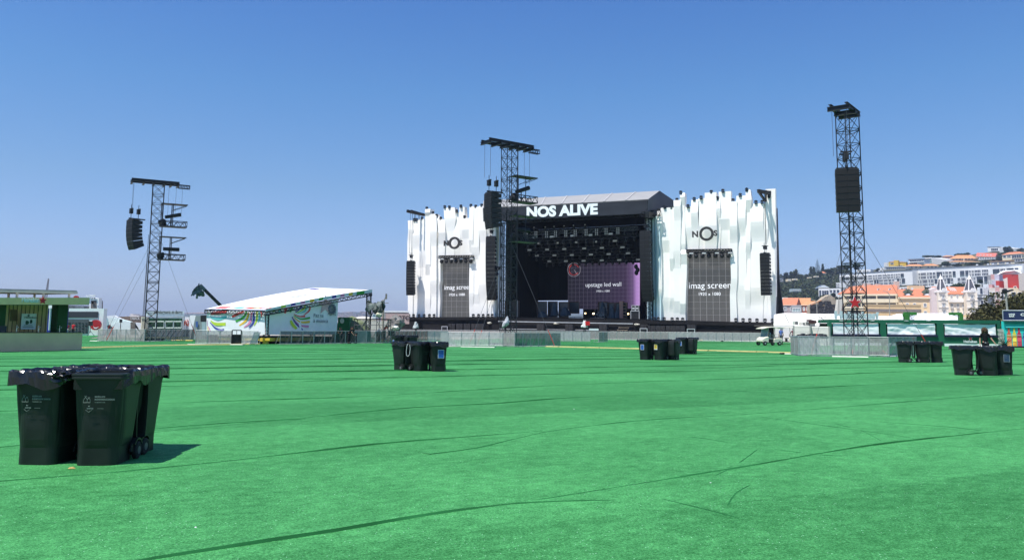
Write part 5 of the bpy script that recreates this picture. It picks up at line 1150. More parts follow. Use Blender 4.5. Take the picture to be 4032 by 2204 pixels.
covered_camera('white covered camera with red box beside it, before stage centre', 2302, 1262, 1300, 104, True, (.60, .62, .60)); covered_camera('grey-white covered camera before the left stage wing', 1637, 1268, 1300, 100, False)
mb = MB(); c = at(2338, 1297, 103); mb.box(c, (1.2, .3, .25)); tag(mb.build('equipment_case', whitep), 'long white case lying right of the covered camera before the stage', 'case')
# ================================================================ SOUND DESK TENT
Lf = Vector((-28.4, 74.0, 0)); C0 = Vector((-21.7, 70.0, 0)); FW = Plane(Lf.xy, C0.xy); dv = Vector((.513, .858, 0)); Rr = C0 + dv * 9.15; SWp = Plane(C0.xy, (C0 + dv * 16).xy)
tent = thing('sound_desk_tent', 'white slope-roofed tent with colourful printed stripes and Faz te à música banner', 'tent', C0)
cw = M('printed_banner_white', (.80, .80, .80), .75, .25, var=.03); 
stripe = {k: M('stripe_' + k, c, .75, .25, var=.05) for k, c in dict(red=(.72, .08, .07), teal=(.15, .52, .52), lime=(.48, .62, .05), navy=(.05, .06, .32), green=(.06, .34, .05), yellow=(.80, .50, .05), pink=(.70, .25, .42), lilac=(.45, .30, .45)).items()}
SK = list(stripe); sidx = {k: i + 1 for i, k in enumerate(SK)}; WM = [cw] + [stripe[k] for k in SK] + [M('banner_text_grey', (.16, .17, .20), .7), M('banner_star', (.62, .40, .42), .7)]
CF = crop(740, 1080, 3.141)
def swoosh(mb, pl, pts, ws, off=.03):
    """band through crop points with half widths (crop px)"""
    n = 14; P = []
    def cat(u):
        m = len(pts) - 1; s = u * m; i = min(int(s), m - 1); f_ = s - i; p = [Vector(pts[max(0, min(m, j))]) for j in (i - 1, i, i + 1, i + 2)]
        q = .5 * ((2 * p[1]) + (p[2] - p[0]) * f_ + (2 * p[0] - 5 * p[1] + 4 * p[2] - p[3]) * f_ ** 2 + (p[1] * 3 - p[0] - p[2] * 3 + p[3]) * f_ ** 3); return q, ws[i] * (1 - f_) + ws[i + 1] * f_
    pr = None
    for i in range(n + 1):
        q, w_ = cat(i / n); q2, _ = cat(min(1, i / n + .01)); q1, _ = cat(max(0, i / n - .01)); d = (q2 - q1); d = Vector((d.x, d.y)).normalized(); nn = Vector((-d.y, d.x)) * w_
        a = pl(*CF(q.x + nn.x, q.y + nn.y), off); b = pl(*CF(q.x - nn.x, q.y - nn.y), off)
        if pr: mb.poly([pr[0], a, b, pr[1]])
        pr = (a, b)
def WP(pl, x, y, off=0): return pl(*CF(x, y), off)
mb = MB(); a = WP(FW, 228, 690 + 55); b = WP(FW, 950, 745); c = WP(FW, 950, 452); d = WP(FW, 232, 455)
mb.grid(lambda u, v: a.lerp(b, u).lerp(d.lerp(c, u), v) + FW.n3 * (.03 * math.sin(u * 23) * (1 - v)), 16, 3)
for kx, pts, ws in (('red', [(280, 483), (380, 476), (476, 462)], [16, 20, 12]), ('teal', [(282, 532), (370, 548), (476, 524)], [8, 18, 16]), ('lime', [(280, 570), (340, 612), (466, 615)], [4, 18, 20]), ('navy', [(272, 590), (330, 655), (400, 690), (448, 680)], [3, 9, 14, 10]),
                    ('red', [(545, 522), (640, 480), (690, 456)], [16, 14, 8]), ('green', [(590, 580), (680, 535), (728, 458)], [12, 14, 8]), ('yellow', [(636, 632), (715, 570), (752, 475)], [8, 14, 8]), ('pink', [(692, 656), (765, 590), (788, 470)], [5, 14, 8]), ('navy', [(752, 660), (808, 590), (812, 470)], [5, 13, 8]), ('lime', [(818, 632), (850, 560), (850, 460)], [4, 12, 8]), ('teal', [(866, 592), (885, 540), (880, 460)], [5, 11, 8]), ('red', [(906, 530), (912, 490), (900, 456)], [5, 7, 6]),
                    ('pink', [(252, 640), (262, 665), (275, 700)], [2, 6, 9]), ('yellow', [(243, 640), (246, 670), (252, 700)], [2, 5, 7]), ('lilac', [(236, 560), (240, 600), (240, 640)], [2, 4, 3])):
    mb.m = sidx[kx]; swoosh(mb, FW, pts, ws)
mb.build('front_banner', WM, tent)
mb = MB(); a = WP(SWp, 965, 745); b = WP(SWp, 1843, 688); c = WP(SWp, 1857, 300); d = WP(SWp, 962, 450)
b.z = a.z
mb.grid(lambda u, v: a.lerp(b, u).lerp(d.lerp(c, u), v) + SWp.n3 * (.05 * math.sin(u * 31 + v) * (1 - v * .6)), 24, 3)
for kx, pts, ws in (('green', [(1265, 465), (1290, 405)], [10, 16]), ('red', [(1200, 480), (1215, 415)], [12, 18]), ('teal', [(1128, 478), (1140, 432)], [9, 13]), ('lime', [(1050, 460), (1078, 445)], [8, 8]),
                    ('lilac', [(1330, 470), (1345, 430), (1352, 392)], [6, 10, 12]), ('navy', [(1335, 470), (1385, 425), (1408, 385)], [4, 9, 10]), ('lime', [(1345, 475), (1430, 430), (1450, 380)], [4, 10, 9]), ('teal', [(1350, 480), (1440, 460), (1480, 395)], [4, 9, 8]), ('red', [(1440, 500), (1500, 450), (1512, 395)], [4, 9, 6]),
                    ('red', [(1310, 490), (1380, 520), (1450, 516)], [3, 8, 12]), ('green', [(1310, 505), (1400, 552), (1510, 535)], [3, 9, 13]), ('yellow', [(1305, 520), (1390, 588), (1508, 585)], [3, 10, 13]), ('pink', [(1295, 540), (1380, 625), (1495, 645)], [3, 10, 14]), ('navy', [(1288, 525), (1340, 610), (1420, 685)], [5, 10, 9]), ('lime', [(1270, 570), (1300, 625), (1345, 672)], [14, 18, 14])):
    mb.m = sidx[kx]; swoosh(mb, SWp, pts, ws)
mb.m = 9
for s_, x, y, h in (('Faz te', 1556, 528, 44), ('à música', 1550, 595, 44)):
    A = WP(SWp, x, y, .06); sc_ = (WP(SWp, x, y - h, 0) - WP(SWp, x, y, 0)).length; Wd = (WP(SWp, x + (120 if 'F' in s_ else 182), y, 0) - WP(SWp, x, y, 0)).length
    mb.text(s_, A, SWp.d3, UP, height=sc_ * 1.0, width=Wd, thick=.01)
mb.m = 10; star(mb, WP(SWp, 1700, 378, .06), SWp.d3, UP, 1.0, .02)
mb.m = 9; cc = WP(SWp, 1782, 430, .08); r1 = (WP(SWp, 1782, 400) - WP(SWp, 1782, 430)).length
for k in range(11):
    a_ = 2 * PI * k / 11; e = cc + SWp.d3 * math.cos(a_) * r1 * 1.7 + UP * math.sin(a_) * r1 * 1.7; mb.beam(cc + (e - cc) * .45, e, .07, .02); mb.box(e, (.2, .2, .2), 0)
for k in range(10): a_ = 2 * PI * k / 10; b_ = 2 * PI * (k + 1) / 10; mb.beam(cc + (SWp.d3 * math.cos(a_) + UP * math.sin(a_)) * r1 * .4, cc + (SWp.d3 * math.cos(b_) + UP * math.sin(b_)) * r1 * .4, .12, .02)
mb.text('ALIVE', WP(SWp, 1728, 505, .06), SWp.d3, UP, height=.42, width=(WP(SWp, 1832, 505) - WP(SWp, 1728, 505)).length, thick=.01)
mb.build('side_banner', WM, tent)
# roof
eL = WP(FW, 225, 425); eC = WP(FW, 948, 440, .1); eR = SWp(1461, 1141); bk = (eR - eC); Bb = Vector((-21.3, 86.0, at(1249, 1132, 86).z)); 
eC = FW(1041, 1219, .1)
mb = MB()
def roofp(u, v): return eL.lerp(eC, u).lerp(Bb.lerp(eR, u), v) + UP * (.12 * math.sin(v * PI) * 1)
mb.grid(roofp, 8, 10); mb.m = 0
for (u, v, ln, kx) in ((.10, .02, .2, 'red'), (.42, .02, .14, 'teal'), (.62, .02, .12, 'red'), (.72, .02, .03, 'green'), (.80, .02, .03, 'yellow'), (.86, .02, .03, 'pink'), (.96, .02, .03, 'red'), (.06, .90, .14, 'navy')):
    mb.m = sidx[kx]; mb.poly([roofp(u, v) + UP * .03, roofp(min(1, u + ln), v) + UP * .03, roofp(min(1, u + ln), v + .05) + UP * .03, roofp(u, v + .05) + UP * .03])
mb.m = 9
for k in range(9): mb.beam(roofp(.45 + .02 * (k % 3), .42 + k * .035) + UP * .04, roofp(.62 + .03 * (k % 2), .45 + k * .03) + UP * .04, .05, .02)
mb.build('roof', WM, tent)
# coloured edge fascia on the right eave
mb = MB()
for i in range(24):
    u0, u1 = i / 24, (i + 1) / 24; a = eC.lerp(eR, u0) + SWp.n3 * .12; b = eC.lerp(eR, u1) + SWp.n3 * .12; h0 = .30 + .30 * u0; sg = UP * (.12 * math.sin(u0 * PI)); sg1 = UP * (.12 * math.sin(u1 * PI))
    mb.m = {3: sidx['lime'], 5: sidx['navy'], 7: sidx['pink'], 9: sidx['yellow'], 11: sidx['green'], 14: sidx['navy'], 16: sidx['pink'], 18: sidx['yellow'], 20: sidx['green'], 21: sidx['green']}.get(i, 0)
    mb.ext([a - UP * h0 * .5 + sg, b - UP * h0 * .5 + sg1, b + sg1 + UP * .05, a + sg + UP * .05], SWp.n3 * .03)
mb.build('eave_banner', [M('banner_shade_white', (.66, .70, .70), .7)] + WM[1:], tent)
mb = MB(); mb.truss(eL - UP * .25, eC - UP * .25, .3, .3, 16, .03); mb.truss(eC - UP * .35, eR - UP * .45, .3, .3, 22, .025); mb.truss(eL - UP * .3, Bb - UP * .4, .3, .3, 14, .025); mb.truss(Bb - UP * .4, eR - UP * .4, .3, .3, 14, .025); mb.build('roof_truss', M('dark_truss', (.05, .05, .055), .5, metal=.4), tent)
for nm, q in (('support_tower', eR - SWp.d3 * .3), ('support_tower', Bb), ('support_tower', eC - FW.n3 * .7 - FW.d3 * .4), ('support_tower', eL - FW.n3 * .7 + FW.d3 * .4)):
    mb = MB(); g0 = Vector((q.x, q.y, 0)); mb.truss(g0, Vector((q.x, q.y, q.z - .4)), .42, .42, 9, .03); mb.build(nm, M('truss_steel', (.14, .15, .17), .5, metal=.5), tent)
# raised floor with yellow trailer beams
mb = MB(); A = C0 + FW.n3 * .1; z0, z1 = .15, .55
for k in range(4): 
    q = C0 - FW.d3 * (k * 1.7) + SWp.d3 * .3; mb.box(q + UP * .42, (1.5, .3, .22), math.atan2(FW.d.y, FW.d.x))
    q = C0 + SWp.d3 * (k * 1.6 + .6); mb.box(q + UP * .40, (1.4, .3, .30), math.atan2(SWp.d.y, SWp.d.x))
mb.box(C0 + UP * .2 + SWp.d3 * .4, (.4, .4, .4)); mb.build('trailer_beam', yellowp, tent)
mb = MB(); inn = [Lf + SWp.d3 * .5, C0 + SWp.d3 * .5 - FW.d3 * .3, C0 + SWp.d3 * 9 - FW.d3 * .3, Lf + SWp.d3 * 9]; mb.hexa([p + UP * .02 for p in inn], [p + UP * .62 for p in inn]); mb.build('floor_base', blk2, tent)
# camera jib
t = thing('camera_jib', 'long black camera crane arm rising above the tent roof, head wrapped in cover', 'camera crane', at(868, 1205, 86)); a = at(870, 1204, 86); b = at(808, 1143, 84); mb = MB(); mb.beam(a, b, .22, .26); mb.beam(a - (b - a) * 1.2, a, .24, .3); mb.tube(a - (b - a) * .6, Vector(((a - (b - a) * .6).x, (a - (b - a) * .6).y, 0)), .12); mb.build('arm', blk, t)
q = at(784, 1138, 84); mb = MB()
mb.grid(lambda u, v: q + Vector((math.cos(2 * PI * u) * (.15 + .5 * v), math.sin(2 * PI * u) * (.15 + .35 * v), .45 - v * 1.1)) + noise.noise_vector(Vector((u * 8, v * 3, 1))) * .35 + Vector((-.2 * v, 0, 0)), 20, 8); mb.beam(q + Vector((.1, 0, .4)), b, .3); mb.beam(q + Vector((-.15, 0, -.4)), q + Vector((-.2, 0, -1.0)), .16); mb.build('wrapped_head', M('tarp_grey_green', (.10, .12, .11), .6, .3, var=.7, scale=1.6), t, smooth=False)
# green kiosk and olive tent behind
def pbox(name, label, cat, x0, x1, y0, y1, Y0, Y1=None, depth=3., mat=None, base=None, top_y1=None, extra=None):
    """box-like building from photo edges: front face between (x0,Y0) and (x1,Y1), height from top row y0"""
    Y1 = Y1 or Y0; a = at(x0, 1290, Y0); b = at(x1, 1290, Y1); pl = Plane(a.xy, b.xy); t = thing(name, label, cat, Vector((a.x, a.y, 0)))
    z0a = 0 if y1 is None else max(0, pl(x0, y1).z); z0b = 0 if y1 is None else max(0, pl(x1, y1).z)
    A = pl(x0, y0); B = pl(x1, top_y1 or y0); a0 = Vector((A.x, A.y, z0a)); b0 = Vector((B.x, B.y, z0b)); mb = MB(); k = -pl.n3 * depth
    mb.hexa([a0, b0, b0 + k, a0 + k], [A, B, B + k, A + k]); mb.build('wall' if name not in ('container',) else 'shell', mat, t); return t, pl
t, pl = pbox('kiosk', 'green painted kiosk with round white emblem behind the tent', 'kiosk', 1331, 1377, 1249, None, 84, None, 3, M('kiosk_green', (.02, .20, .08), .6))
mb = MB(); disc(mb, pl(1347, 1263, .04), pl.d3, UP, .28, .03, 16, .22); mb.build('emblem', whitep, t); mb = MB(); mb.beam(pl(1341, 1255, .04), pl(1352, 1255, .04), .12, .03); mb.build('lettering', whitep, t)
q = at(1385, 1300, 86); q.z = 0; mb = MB(); mb.lathe([(2.2, 0), (2.0, 1.2), (1.5, 2.0), (.5, 2.5), (.1, 2.7)], q, 12); tag(mb.build('olive_tent', M('olive_canvas', (.16, .19, .10), .85)), 'small olive canvas tent right of the green kiosk', 'tent')
# scaffold platform with draped spotlight
a = at(1396, 1258, 79); b = at(1538, 1258, 79); t = thing('scaffold_platform', 'steel scaffold platform standing right of the colourful tent', 'scaffold', Vector((a.x, a.y, 0)))
mb = MB()
for x in (0, 1.15, 2.2, 3.35): 
    for y in (0, 1.5): mb.tube((a.x + x, a.y + y, 0), (a.x + x, a.y + y, a.z), .035)
for z in (.5, 1.25, 1.75):
    for y in (0, 1.5): mb.tube((a.x, a.y + y, z), (a.x + 3.35, a.y + y, z), .028)
for x in (0, 2.2): mb.tube((a.x + x, a.y, .1), (a.x + x + 1.15, a.y, a.z - .1), .025); mb.tube((a.x + x + 1.15, a.y, .1), (a.x + x, a.y, a.z - .1), .025)
mb.tube((a.x + 1.1, a.y, a.z - .1), (a.x - .2, a.y - .4, 0), .03); mb.build('tube_frame', M('scaffold_grey', (.12, .12, .125), .5, metal=.4), t)
mb = MB(); mb.bb(a.x - .1, a.x + 3.5, a.y - .1, a.y + 1.6, a.z, a.z + .1); mb.build('deck', blk2, t)
q = at(1476, 1205, 79.5); t = thing('draped_spotlight', 'large followspot wrapped in crumpled grey-green tarp on the scaffold', 'spotlight', Vector((q.x, q.y, a.z + .1)))
mb = MB()
mb.grid(lambda u, v: q + Vector(((u - .5) * 1.65, .35 * math.cos(v * PI * 1.3 - .6), .38 * math.sin(v * PI * 1.5 - .4) - .22 * abs(math.sin(u * 9)) * (v < .2 or v > .8) - (.42 * abs(math.sin(u * 5 + 1)) if v < .15 else 0))) + noise.noise_vector(Vector((u * 7, v * 5, 3))) * .34, 20, 12); mb.build('tarp', M('tarp_grey_green'), t)
mb = MB(); fz = a.z + .1; mb.tube((q.x, q.y, q.z), (q.x, q.y, fz), .07)
for dx in (-.5, .5): mb.tube((q.x, q.y, q.z - .3), (q.x + dx, q.y, fz), .035)
mb.blob((q.x + .1, q.y, q.z - .5), (.18, .18, .3), 8, 6, .2); mb.build('stand', blk, t)
q = at(1473, 1246, 79); t = thing('equipment_box', 'small white and blue box standing on the scaffold platform', 'box', Vector((q.x, q.y, a.z + .1))); mb = MB(); mb.bb(q.x - .17, q.x + .17, q.y, q.y + .3, a.z + .1, a.z + .55); mb.build('case', whitep, t); mb = MB(); mb.bb(q.x - .12, q.x + .12, q.y - .02, q.y, a.z + .36, a.z + .50); mb.build('screen', M('blue_panel', (.10, .16, .26), .4), t)
q = at(1492, 1240, 79.2); mb = MB(); mb.blob(q, (.33, .3, .24), 14, 9, .35, 2); tag(mb.build('cloth_bundle', M('cream_cloth', (.60, .58, .42), .85)), 'cream cloth bundle lying on the scaffold platform', 'bundle')
q = at(1508, 1300, 82); t = thing('utility_post', 'pale wooden post with small fixtures on top, right of the scaffold', 'post', Vector((q.x, q.y, 0))); tz = at(1508, 1190, 82).z; mb = MB(); mb.tube((q.x, q.y, 0), (q.x, q.y, tz), .10, .09); mb.build('post', M('post_wood', (.30, .27, .22), .8), t)
mb = MB(); mb.blob((q.x - .05, q.y, tz + .1), (.2, .12, .16), 8, 6, .3); mb.beam((q.x, q.y, tz), (q.x + .25, q.y, tz + .75), .08); mb.box((q.x + .25, q.y, tz + .6), (.16, .2, .55)); mb.tube((q.x, q.y, tz - .1), (q.x + .5, q.y, tz - .05), .03); mb.build('fixture', M('fixture_grey', (.2, .19, .17), .6), t)
# dark heap of gear + white pods behind
for i, (px, py, Y, rx, rz_, col, lb) in enumerate(((1558, 1272, 84, .9, .8, (.20, .19, .18), 'heap of grey and dark tarps right of the person in red'), (1552, 1290, 83, .5, .25, (.62, .60, .52), 'pale boat-shaped cover lying right of the scaffold'))):
    q = at(px, py, Y); mb = MB(); mb.blob((q.x, q.y, max(rz_, q.z) - .0), (rx, .7, rz_), 12, 8, .5, i * 4 + 1, 2); tag(mb.build('tarp_heap', M('heap_%d' % i, col, .8, var=.6, scale=2.5)), lb, 'tarp')
# cream trucks and RTC building behind
t, pl = pbox('box_truck', 'long cream truck body parked behind the scaffold', 'truck', 1386, 1542, 1264, 1300, 100, 100.9, 3, M('truck_cream', (.60, .57, .48), .5), None)
for px in (1410, 1500):
    q = pl(px, 1296, .1); mb = MB(); mb.lathe([(.2, -.15), (.5, -.15), (.5, .15), (.2, .15)], (q.x, q.y, .5), 14, 'Y'); mb.build('wheel', rubber, t)
mb = MB(); q = pl(1386, 1262); mb.blob(q + Vector((1.2, 1.5, .1)), (1.6, 1.2, .45), 16, 8, .0); mb.build('roof_dome', M('truck_cream'), t)
t, pl = pbox('trailer_cabin', 'grey-brown cabin with white roof and blue stripes, partly lettered, left of the stage', 'cabin', 1502, 1612, 1232, 1275, 120, 120.7, 5, M('cabin_taupe', (.50, .37, .33), .7))
mb = MB(); A = pl(1499, 1229, .05); B = pl(1612, 1230, .05); mb.ext([A, B, B + UP * .25, A + UP * .25], -pl.n3 * 5.6); mb.build('roof', whitep, t)
mb = MB()
for k in range(6): mb.beam(pl(1551, 1241 + k * 4, .04), pl(1563, 1241 + k * 4, .04), .10, .03)
mb.build('blue_stripes', M('stripe_blue', (.05, .08, .24), .6), t); mb = MB(); mb.text('RTC', pl(1571, 1259, .05), pl.d3, UP, height=.62, width=1.5, thick=.02, bold=.03); mb.build('lettering', blk, t)
mb = MB(); mb.ext([pl(1505, 1256, .03), pl(1518, 1256, .03), pl(1518, 1233, .03), pl(1505, 1233, .03)], pl.n3 * .02); mb.build('door', M('door_pale', (.40, .38, .36), .7), t)
# ================================================================ LEFT SIDE
CB = crop(0, 1080, 4.14); BP = Plane((-29.44, 45.8), (-27.2, 50.3)); B_ = lambda x, y, o=0: BP(*CB(x, y), o)
olive = M('olive_panel', (.80, .60, .34), .8, .2, var=.08, scale=1.2)
bar = thing('bar_stand', 'olive bar stand with green columns, wooden back wall and sign band', 'bar', BP.at(3, 0))
def slab(name, x0, x1, y0, y1, off, depth, mat, par, z0=None, pr=None):
    a, b = B_(x0, y1, off), B_(x1, y1, off); c, d = B_(x1, y0, off), B_(x0, y0, off); c.x, c.y = b.x, b.y; d.x, d.y = a.x, a.y
    if z0 is not None: a.z = b.z = z0
    z = (c.z + d.z) / 2; k = -BP.n3 * depth; mb = MB(); mb.hexa([a, b, b + k, a + k], [d, c, c + k, d + k]); return mb.build(name, mat, par)
cz = slab('counter', -300, 1328, 953, 1225, 0, .9, olive, bar, 0)
mb = MB(); a, b = B_(-300, 950, .04), B_(1332, 953, .04); k = -BP.n3 * 1.0; mb.hexa([a, b, b + k, a + k], [a + UP * .04, b + UP * .04, b + k + UP * .04, a + k + UP * .04]); mb.build('counter_top', M('dark_worktop', (.03, .03, .03), .5), bar)
fas = slab('sign_band', -300, 1455, 378, 493, .9, 4.2, M('olive_band', (.74, .56, .28), .8, .2, var=.06), bar)
mb = MB(); pa_, pb_ = B_(355, 452, .93), B_(640, 455, .93); mb.text('Heineken', pa_, BP.d3, UP, height=.30, width=(pb_ - pa_).length, thick=.02, bold=.012); mb.build('lettering', M('pale_green_letters', (.60, .80, .78), .6), fas)
mb = MB(); star(mb, B_(700, 427, .95), BP.d3, UP, .24, .03); mb.build('star_emblem', M('star_red', (.48, .02, .025)), fas)
for x0, x1 in ((920, 1085), (-60, 72)): slab('column', x0, x1, 480, 955, -.25, .62, M('green_column', (.012, .060, .016), .8, var=.15), bar, 0)
wood = M('vertical_plank_wood', (.78, .60, .30), .8, .2, var=.22, scale=3, stretch=(4, 4, .25))
slab('plank_wall', 40, 760, 480, 955, -1.7, .15, wood, bar, 0)
mb = MB()
for k in range(11): q = B_(70 + k * 68, 700, -1.69); mb.beam(Vector((q.x, q.y, 1.0)), Vector((q.x, q.y, 2.9)), .03, .03)
mb.build('plank_gap', M('plank_shadow', (.14, .12, .06), .9), bar)
mb = MB(); mb.poly([B_(165, 760, -1.6), B_(285, 760, -1.6), B_(290, 575, -1.6), B_(170, 575, -1.6)]); mb.build('brown_board', M('brown_board', (.20, .15, .06), .8, var=.2), bar)
pst = slab('menu_board', 343, 578, 640, 893, -.95, .05, M('pale_board_face', (.70, .74, .74), .6, var=.05), bar)
mb = MB(); mb.text('Heineken', B_(402, 716, -.92), BP.d3, UP, height=.13, width=.74, thick=.01); star(mb, B_(467, 670, -.92), BP.d3, UP, .10, .02)
for i, (x, y, w_) in enumerate(((432, 785, .34), (505, 768, .2))): mb.blob(B_(x, y, -.92), (w_ * .5, .03, .12), 8, 5)
mb.beam(B_(372, 858, -.92), B_(545, 860, -.92), .03); mb.beam(B_(390, 830, -.92), B_(530, 832, -.92), .03); mb.build('print', M('dark_green_print', (.03, .10, .06), .6), pst)
mb = MB(); p0, p1 = B_(-300, 268, .4), B_(1250, 300, .4); 
mb.beam(p0, p1, .14, .14); k = -BP.n3 * 3.4; mb.beam(p0 + k, p1 + k, .14, .14); mb.beam(p1, p1 + k, .14)
for u in (.1, .3, .5, .7, .9): mb.beam(p0.lerp(p1, u), p0.lerp(p1, u) + k, .08)
for x in (280, 712, 1130): q = B_(x, 300, .4); mb.beam(q, q - UP * .55, .10); mb.beam(q + k, q + k - UP * .6, .1)
mb.build('roof_frame', M('pale_frame_tube', (.50, .52, .52), .5), bar)
mb = MB(); mb.hexa([p0 + UP * .08, p1 + UP * .08, p1 + k + UP * .08, p0 + k + UP * .08], [p0 + UP * .14, p1 + UP * .14, p1 + k + UP * .14, p0 + k + UP * .14]); mb.build('roof_sheet', M('roof_sheet_grey', (.30, .32, .30), .6), bar)
slab('ceiling_panel', -300, 1450, 492, 496, .88, 4.1, blk2, bar)
for i, x in enumerate((268, 622, 965)):
    q = B_(x, 950, -.25); mb = MB(); mb.tube(q, q + UP * .36, .035); mb.tube(q + UP * .32, q + UP * .32 + BP.n3 * .16, .03); mb.tube(q + UP * .34, q + UP * .44, .02); mb.lathe([(.07, 0), (.05, .03)], q, 10); o = mb.build('beer_tap', M('chrome_tap', (.40, .42, .40), .25, .5, metal=.8), bar)
t = thing('drinks_crate', 'dark printed crate standing on the left end of the bar counter', 'crate', B_(50, 955, -.3)); mb = MB(); a = B_(2, 958, -.1); b = B_(104, 958, -.1); mb.ext([a, b, b + UP * .42, a + UP * .42], -BP.n3 * .35); mb.build('crate_body', M('crate_dark', (.035, .035, .05), .6), t); mb = MB(); mb.text('SAGRADA'[:4], B_(25, 940, -.07), BP.d3, UP, height=.14, width=.4, thick=.01) if False else mb.beam(B_(25, 930, -.07), B_(75, 930, -.07), .07, .01); mb.build('print', M('pale_print', (.3, .3, .32), .6), t)
t, pl = pbox('shipping_container', 'blue container glimpsed between the bar wall and green column', 'container', 178, 212, 1211, None, 70, 70, 2.4, M('container_blue', (.015, .03, .22), .6)); mb = MB(); mb.beam(pl(182, 1207), pl(212, 1207), .3); mb.build('top_rail', whitep, t)
mb = MB(); mb.beam(pl(196, 1300, .05), pl(201, 1212, .05), .35, .05); mb.build('white_stripe', whitep, t)
# antenna crane far behind
q = at(184, 1200, 300); t = thing('crane', 'thin slanted crane boom rising far behind the bar', 'crane', Vector((q.x, q.y, 0))); mb = MB(); a, b = at(179, 1150, 300), at(190, 1097, 300); mb.ladder(Vector((a.x - 1.2, a.y, 0)), b, Vector((a.x + .3, a.y, 0)), b + Vector((.25, 0, 0)), 20, .12); mb.build('boom', M('crane_grey', (.16, .17, .20), .7), t)
# white pavilion with red disc
W1 = Plane(at(225, 1290, 121).xy, at(406, 1290, 121.5).xy); mint = M('mint_white_wall', (.72, .78, .76), .7, var=.04)
t = thing('exhibition_stand', 'mint-white stand with long dark window, sponsor wall and red round sign', 'pavilion', W1.at(4, 0)); WQ = lambda x, y, o=0: W1(*CB(x, y), o)
mb = MB(); a, b = WQ(960, 980), WQ(1668, 980); a.z = b.z = 0; c, d = WQ(1680, 557), WQ(960, 553); c.x, c.y = b.x, b.y; d.x, d.y = a.x, a.y; k = -W1.n3 * 1.2; mb.hexa([a, b, b + k, a + k], [d, c, c + k, d + k]); wl_ = mb.build('wall', mint, t)
mb = MB(); mb.ext([WQ(960, 706, .05), WQ(1598, 706, .05), WQ(1605, 607, .05), WQ(960, 605, .05)], W1.n3 * .05); mb.build('window_strip', M('dark_glazing', (.035, .035, .045), .3, .5), t)
mb = MB(); mb.ext([WQ(960, 966, .05), WQ(1432, 966, .05), WQ(1452, 732, .05), WQ(960, 730, .05)], W1.n3 * .05); sw_ = mb.build('sponsor_wall', M('sponsor_backdrop', (.075, .09, .095), .7, var=.1), t)
mb = MB()
for r_ in range(4):
    for c_ in range(6):
        if (r_ + c_) % 3 == 0: mb.blob(WQ(1130 + c_ * 55, 790 + r_ * 45, .13), (.22, .04, .14), 7, 5)
        else: mb.beam(WQ(1115 + c_ * 55, 792 + r_ * 45, .13), WQ(1145 + c_ * 55, 792 + r_ * 45, .13), .12, .03)
mb.build('sponsor_print', M('sponsor_print_dark', (.02, .022, .028), .7), sw_)
mb = MB(); disc(mb, WQ(1563, 823, .8), W1.d3, UP, .76, .5, 28); o = mb.build('round_sign', M('sign_red', (.42, .015, .02), .4, .4, var=.08), t)
mb = MB(); f_ = lambda x, y: WQ(x, y, 1.08); mb.ext([f_(1520, 842), f_(1535, 862), f_(1560, 868), f_(1612, 853), f_(1570, 885), f_(1535, 880)], W1.n3 * .03); mb.build('white_swoosh', whitep, o)
mb = MB(); disc(mb, at(300, 1174, 122), (1, 0, 0), UP, .40, .3, 24); tag(mb.build('red_balloon', M('sign_red')), 'top of a red round sign peeking over the bar band', 'sign')
t = thing('gate_tower', 'narrow white and grey wooden tower with lettering on top, above the mint-white stand', 'tower', at(373, 1300, 128).xy.to_3d())
g_ = lambda x, y, Y=127: at(*CB(x, y), Y)
mb = MB(); a, b, c, d = g_(1482, 560), g_(1572, 560), g_(1572, 425), g_(1485, 425); mb.ext([a, b, c, d], (0, 2, 0)); mb.build('tower_body', M('grey_boards', (.16, .14, .13), .8, var=.35, scale=2, stretch=(5, 5, .4)), t)
mb = MB(); mb.ext([g_(1500, 480, 126.9), g_(1528, 480, 126.9), g_(1528, 440, 126.9), g_(1500, 440, 126.9)], (0, -.05, 0)); mb.build('opening', blk2, t)
mb = MB(); mb.ext([g_(1455, 560), g_(1480, 560), g_(1482, 375), g_(1458, 375)], (0, 1, 0)); mb.ext([g_(1580, 560), g_(1608, 560), g_(1612, 385), g_(1574, 385)], (0, 1, 0)); mb.ext([g_(1482, 425), g_(1572, 425), g_(1572, 400), g_(1530, 378), g_(1482, 400)], (0, 1.5, 0)); mb.build('white_side_panels', whitep, t)
mb = MB(); mb.ext([g_(1488, 400, 126.6), g_(1508, 400, 126.6), g_(1498, 378, 126.6)], (0, .1, 0)); mb.ext([g_(1530, 400, 126.6), g_(1556, 400, 126.6), g_(1545, 378, 126.6)], (0, .1, 0)); mb.build('dark_peak', blk2, t)
mb = MB(); mb.text('LOVE', g_(1412, 366, 126.8), (1, 0, 0), UP, height=.32, width=1.4, thick=.2, bold=.03); mb.build('lettering', whitep, t)
mb = MB(); mb.ext([g_(1085, 560, 126), g_(1370, 560, 126), g_(1370, 512, 126), g_(1085, 505, 126)], (0, 2, 0)); tag(mb.build('roof_machinery', M('grey_machinery', (.12, .13, .15), .7, var=.6, scale=1.2)), 'low grey machinery on the roof of the mint-white stand', 'roof unit')
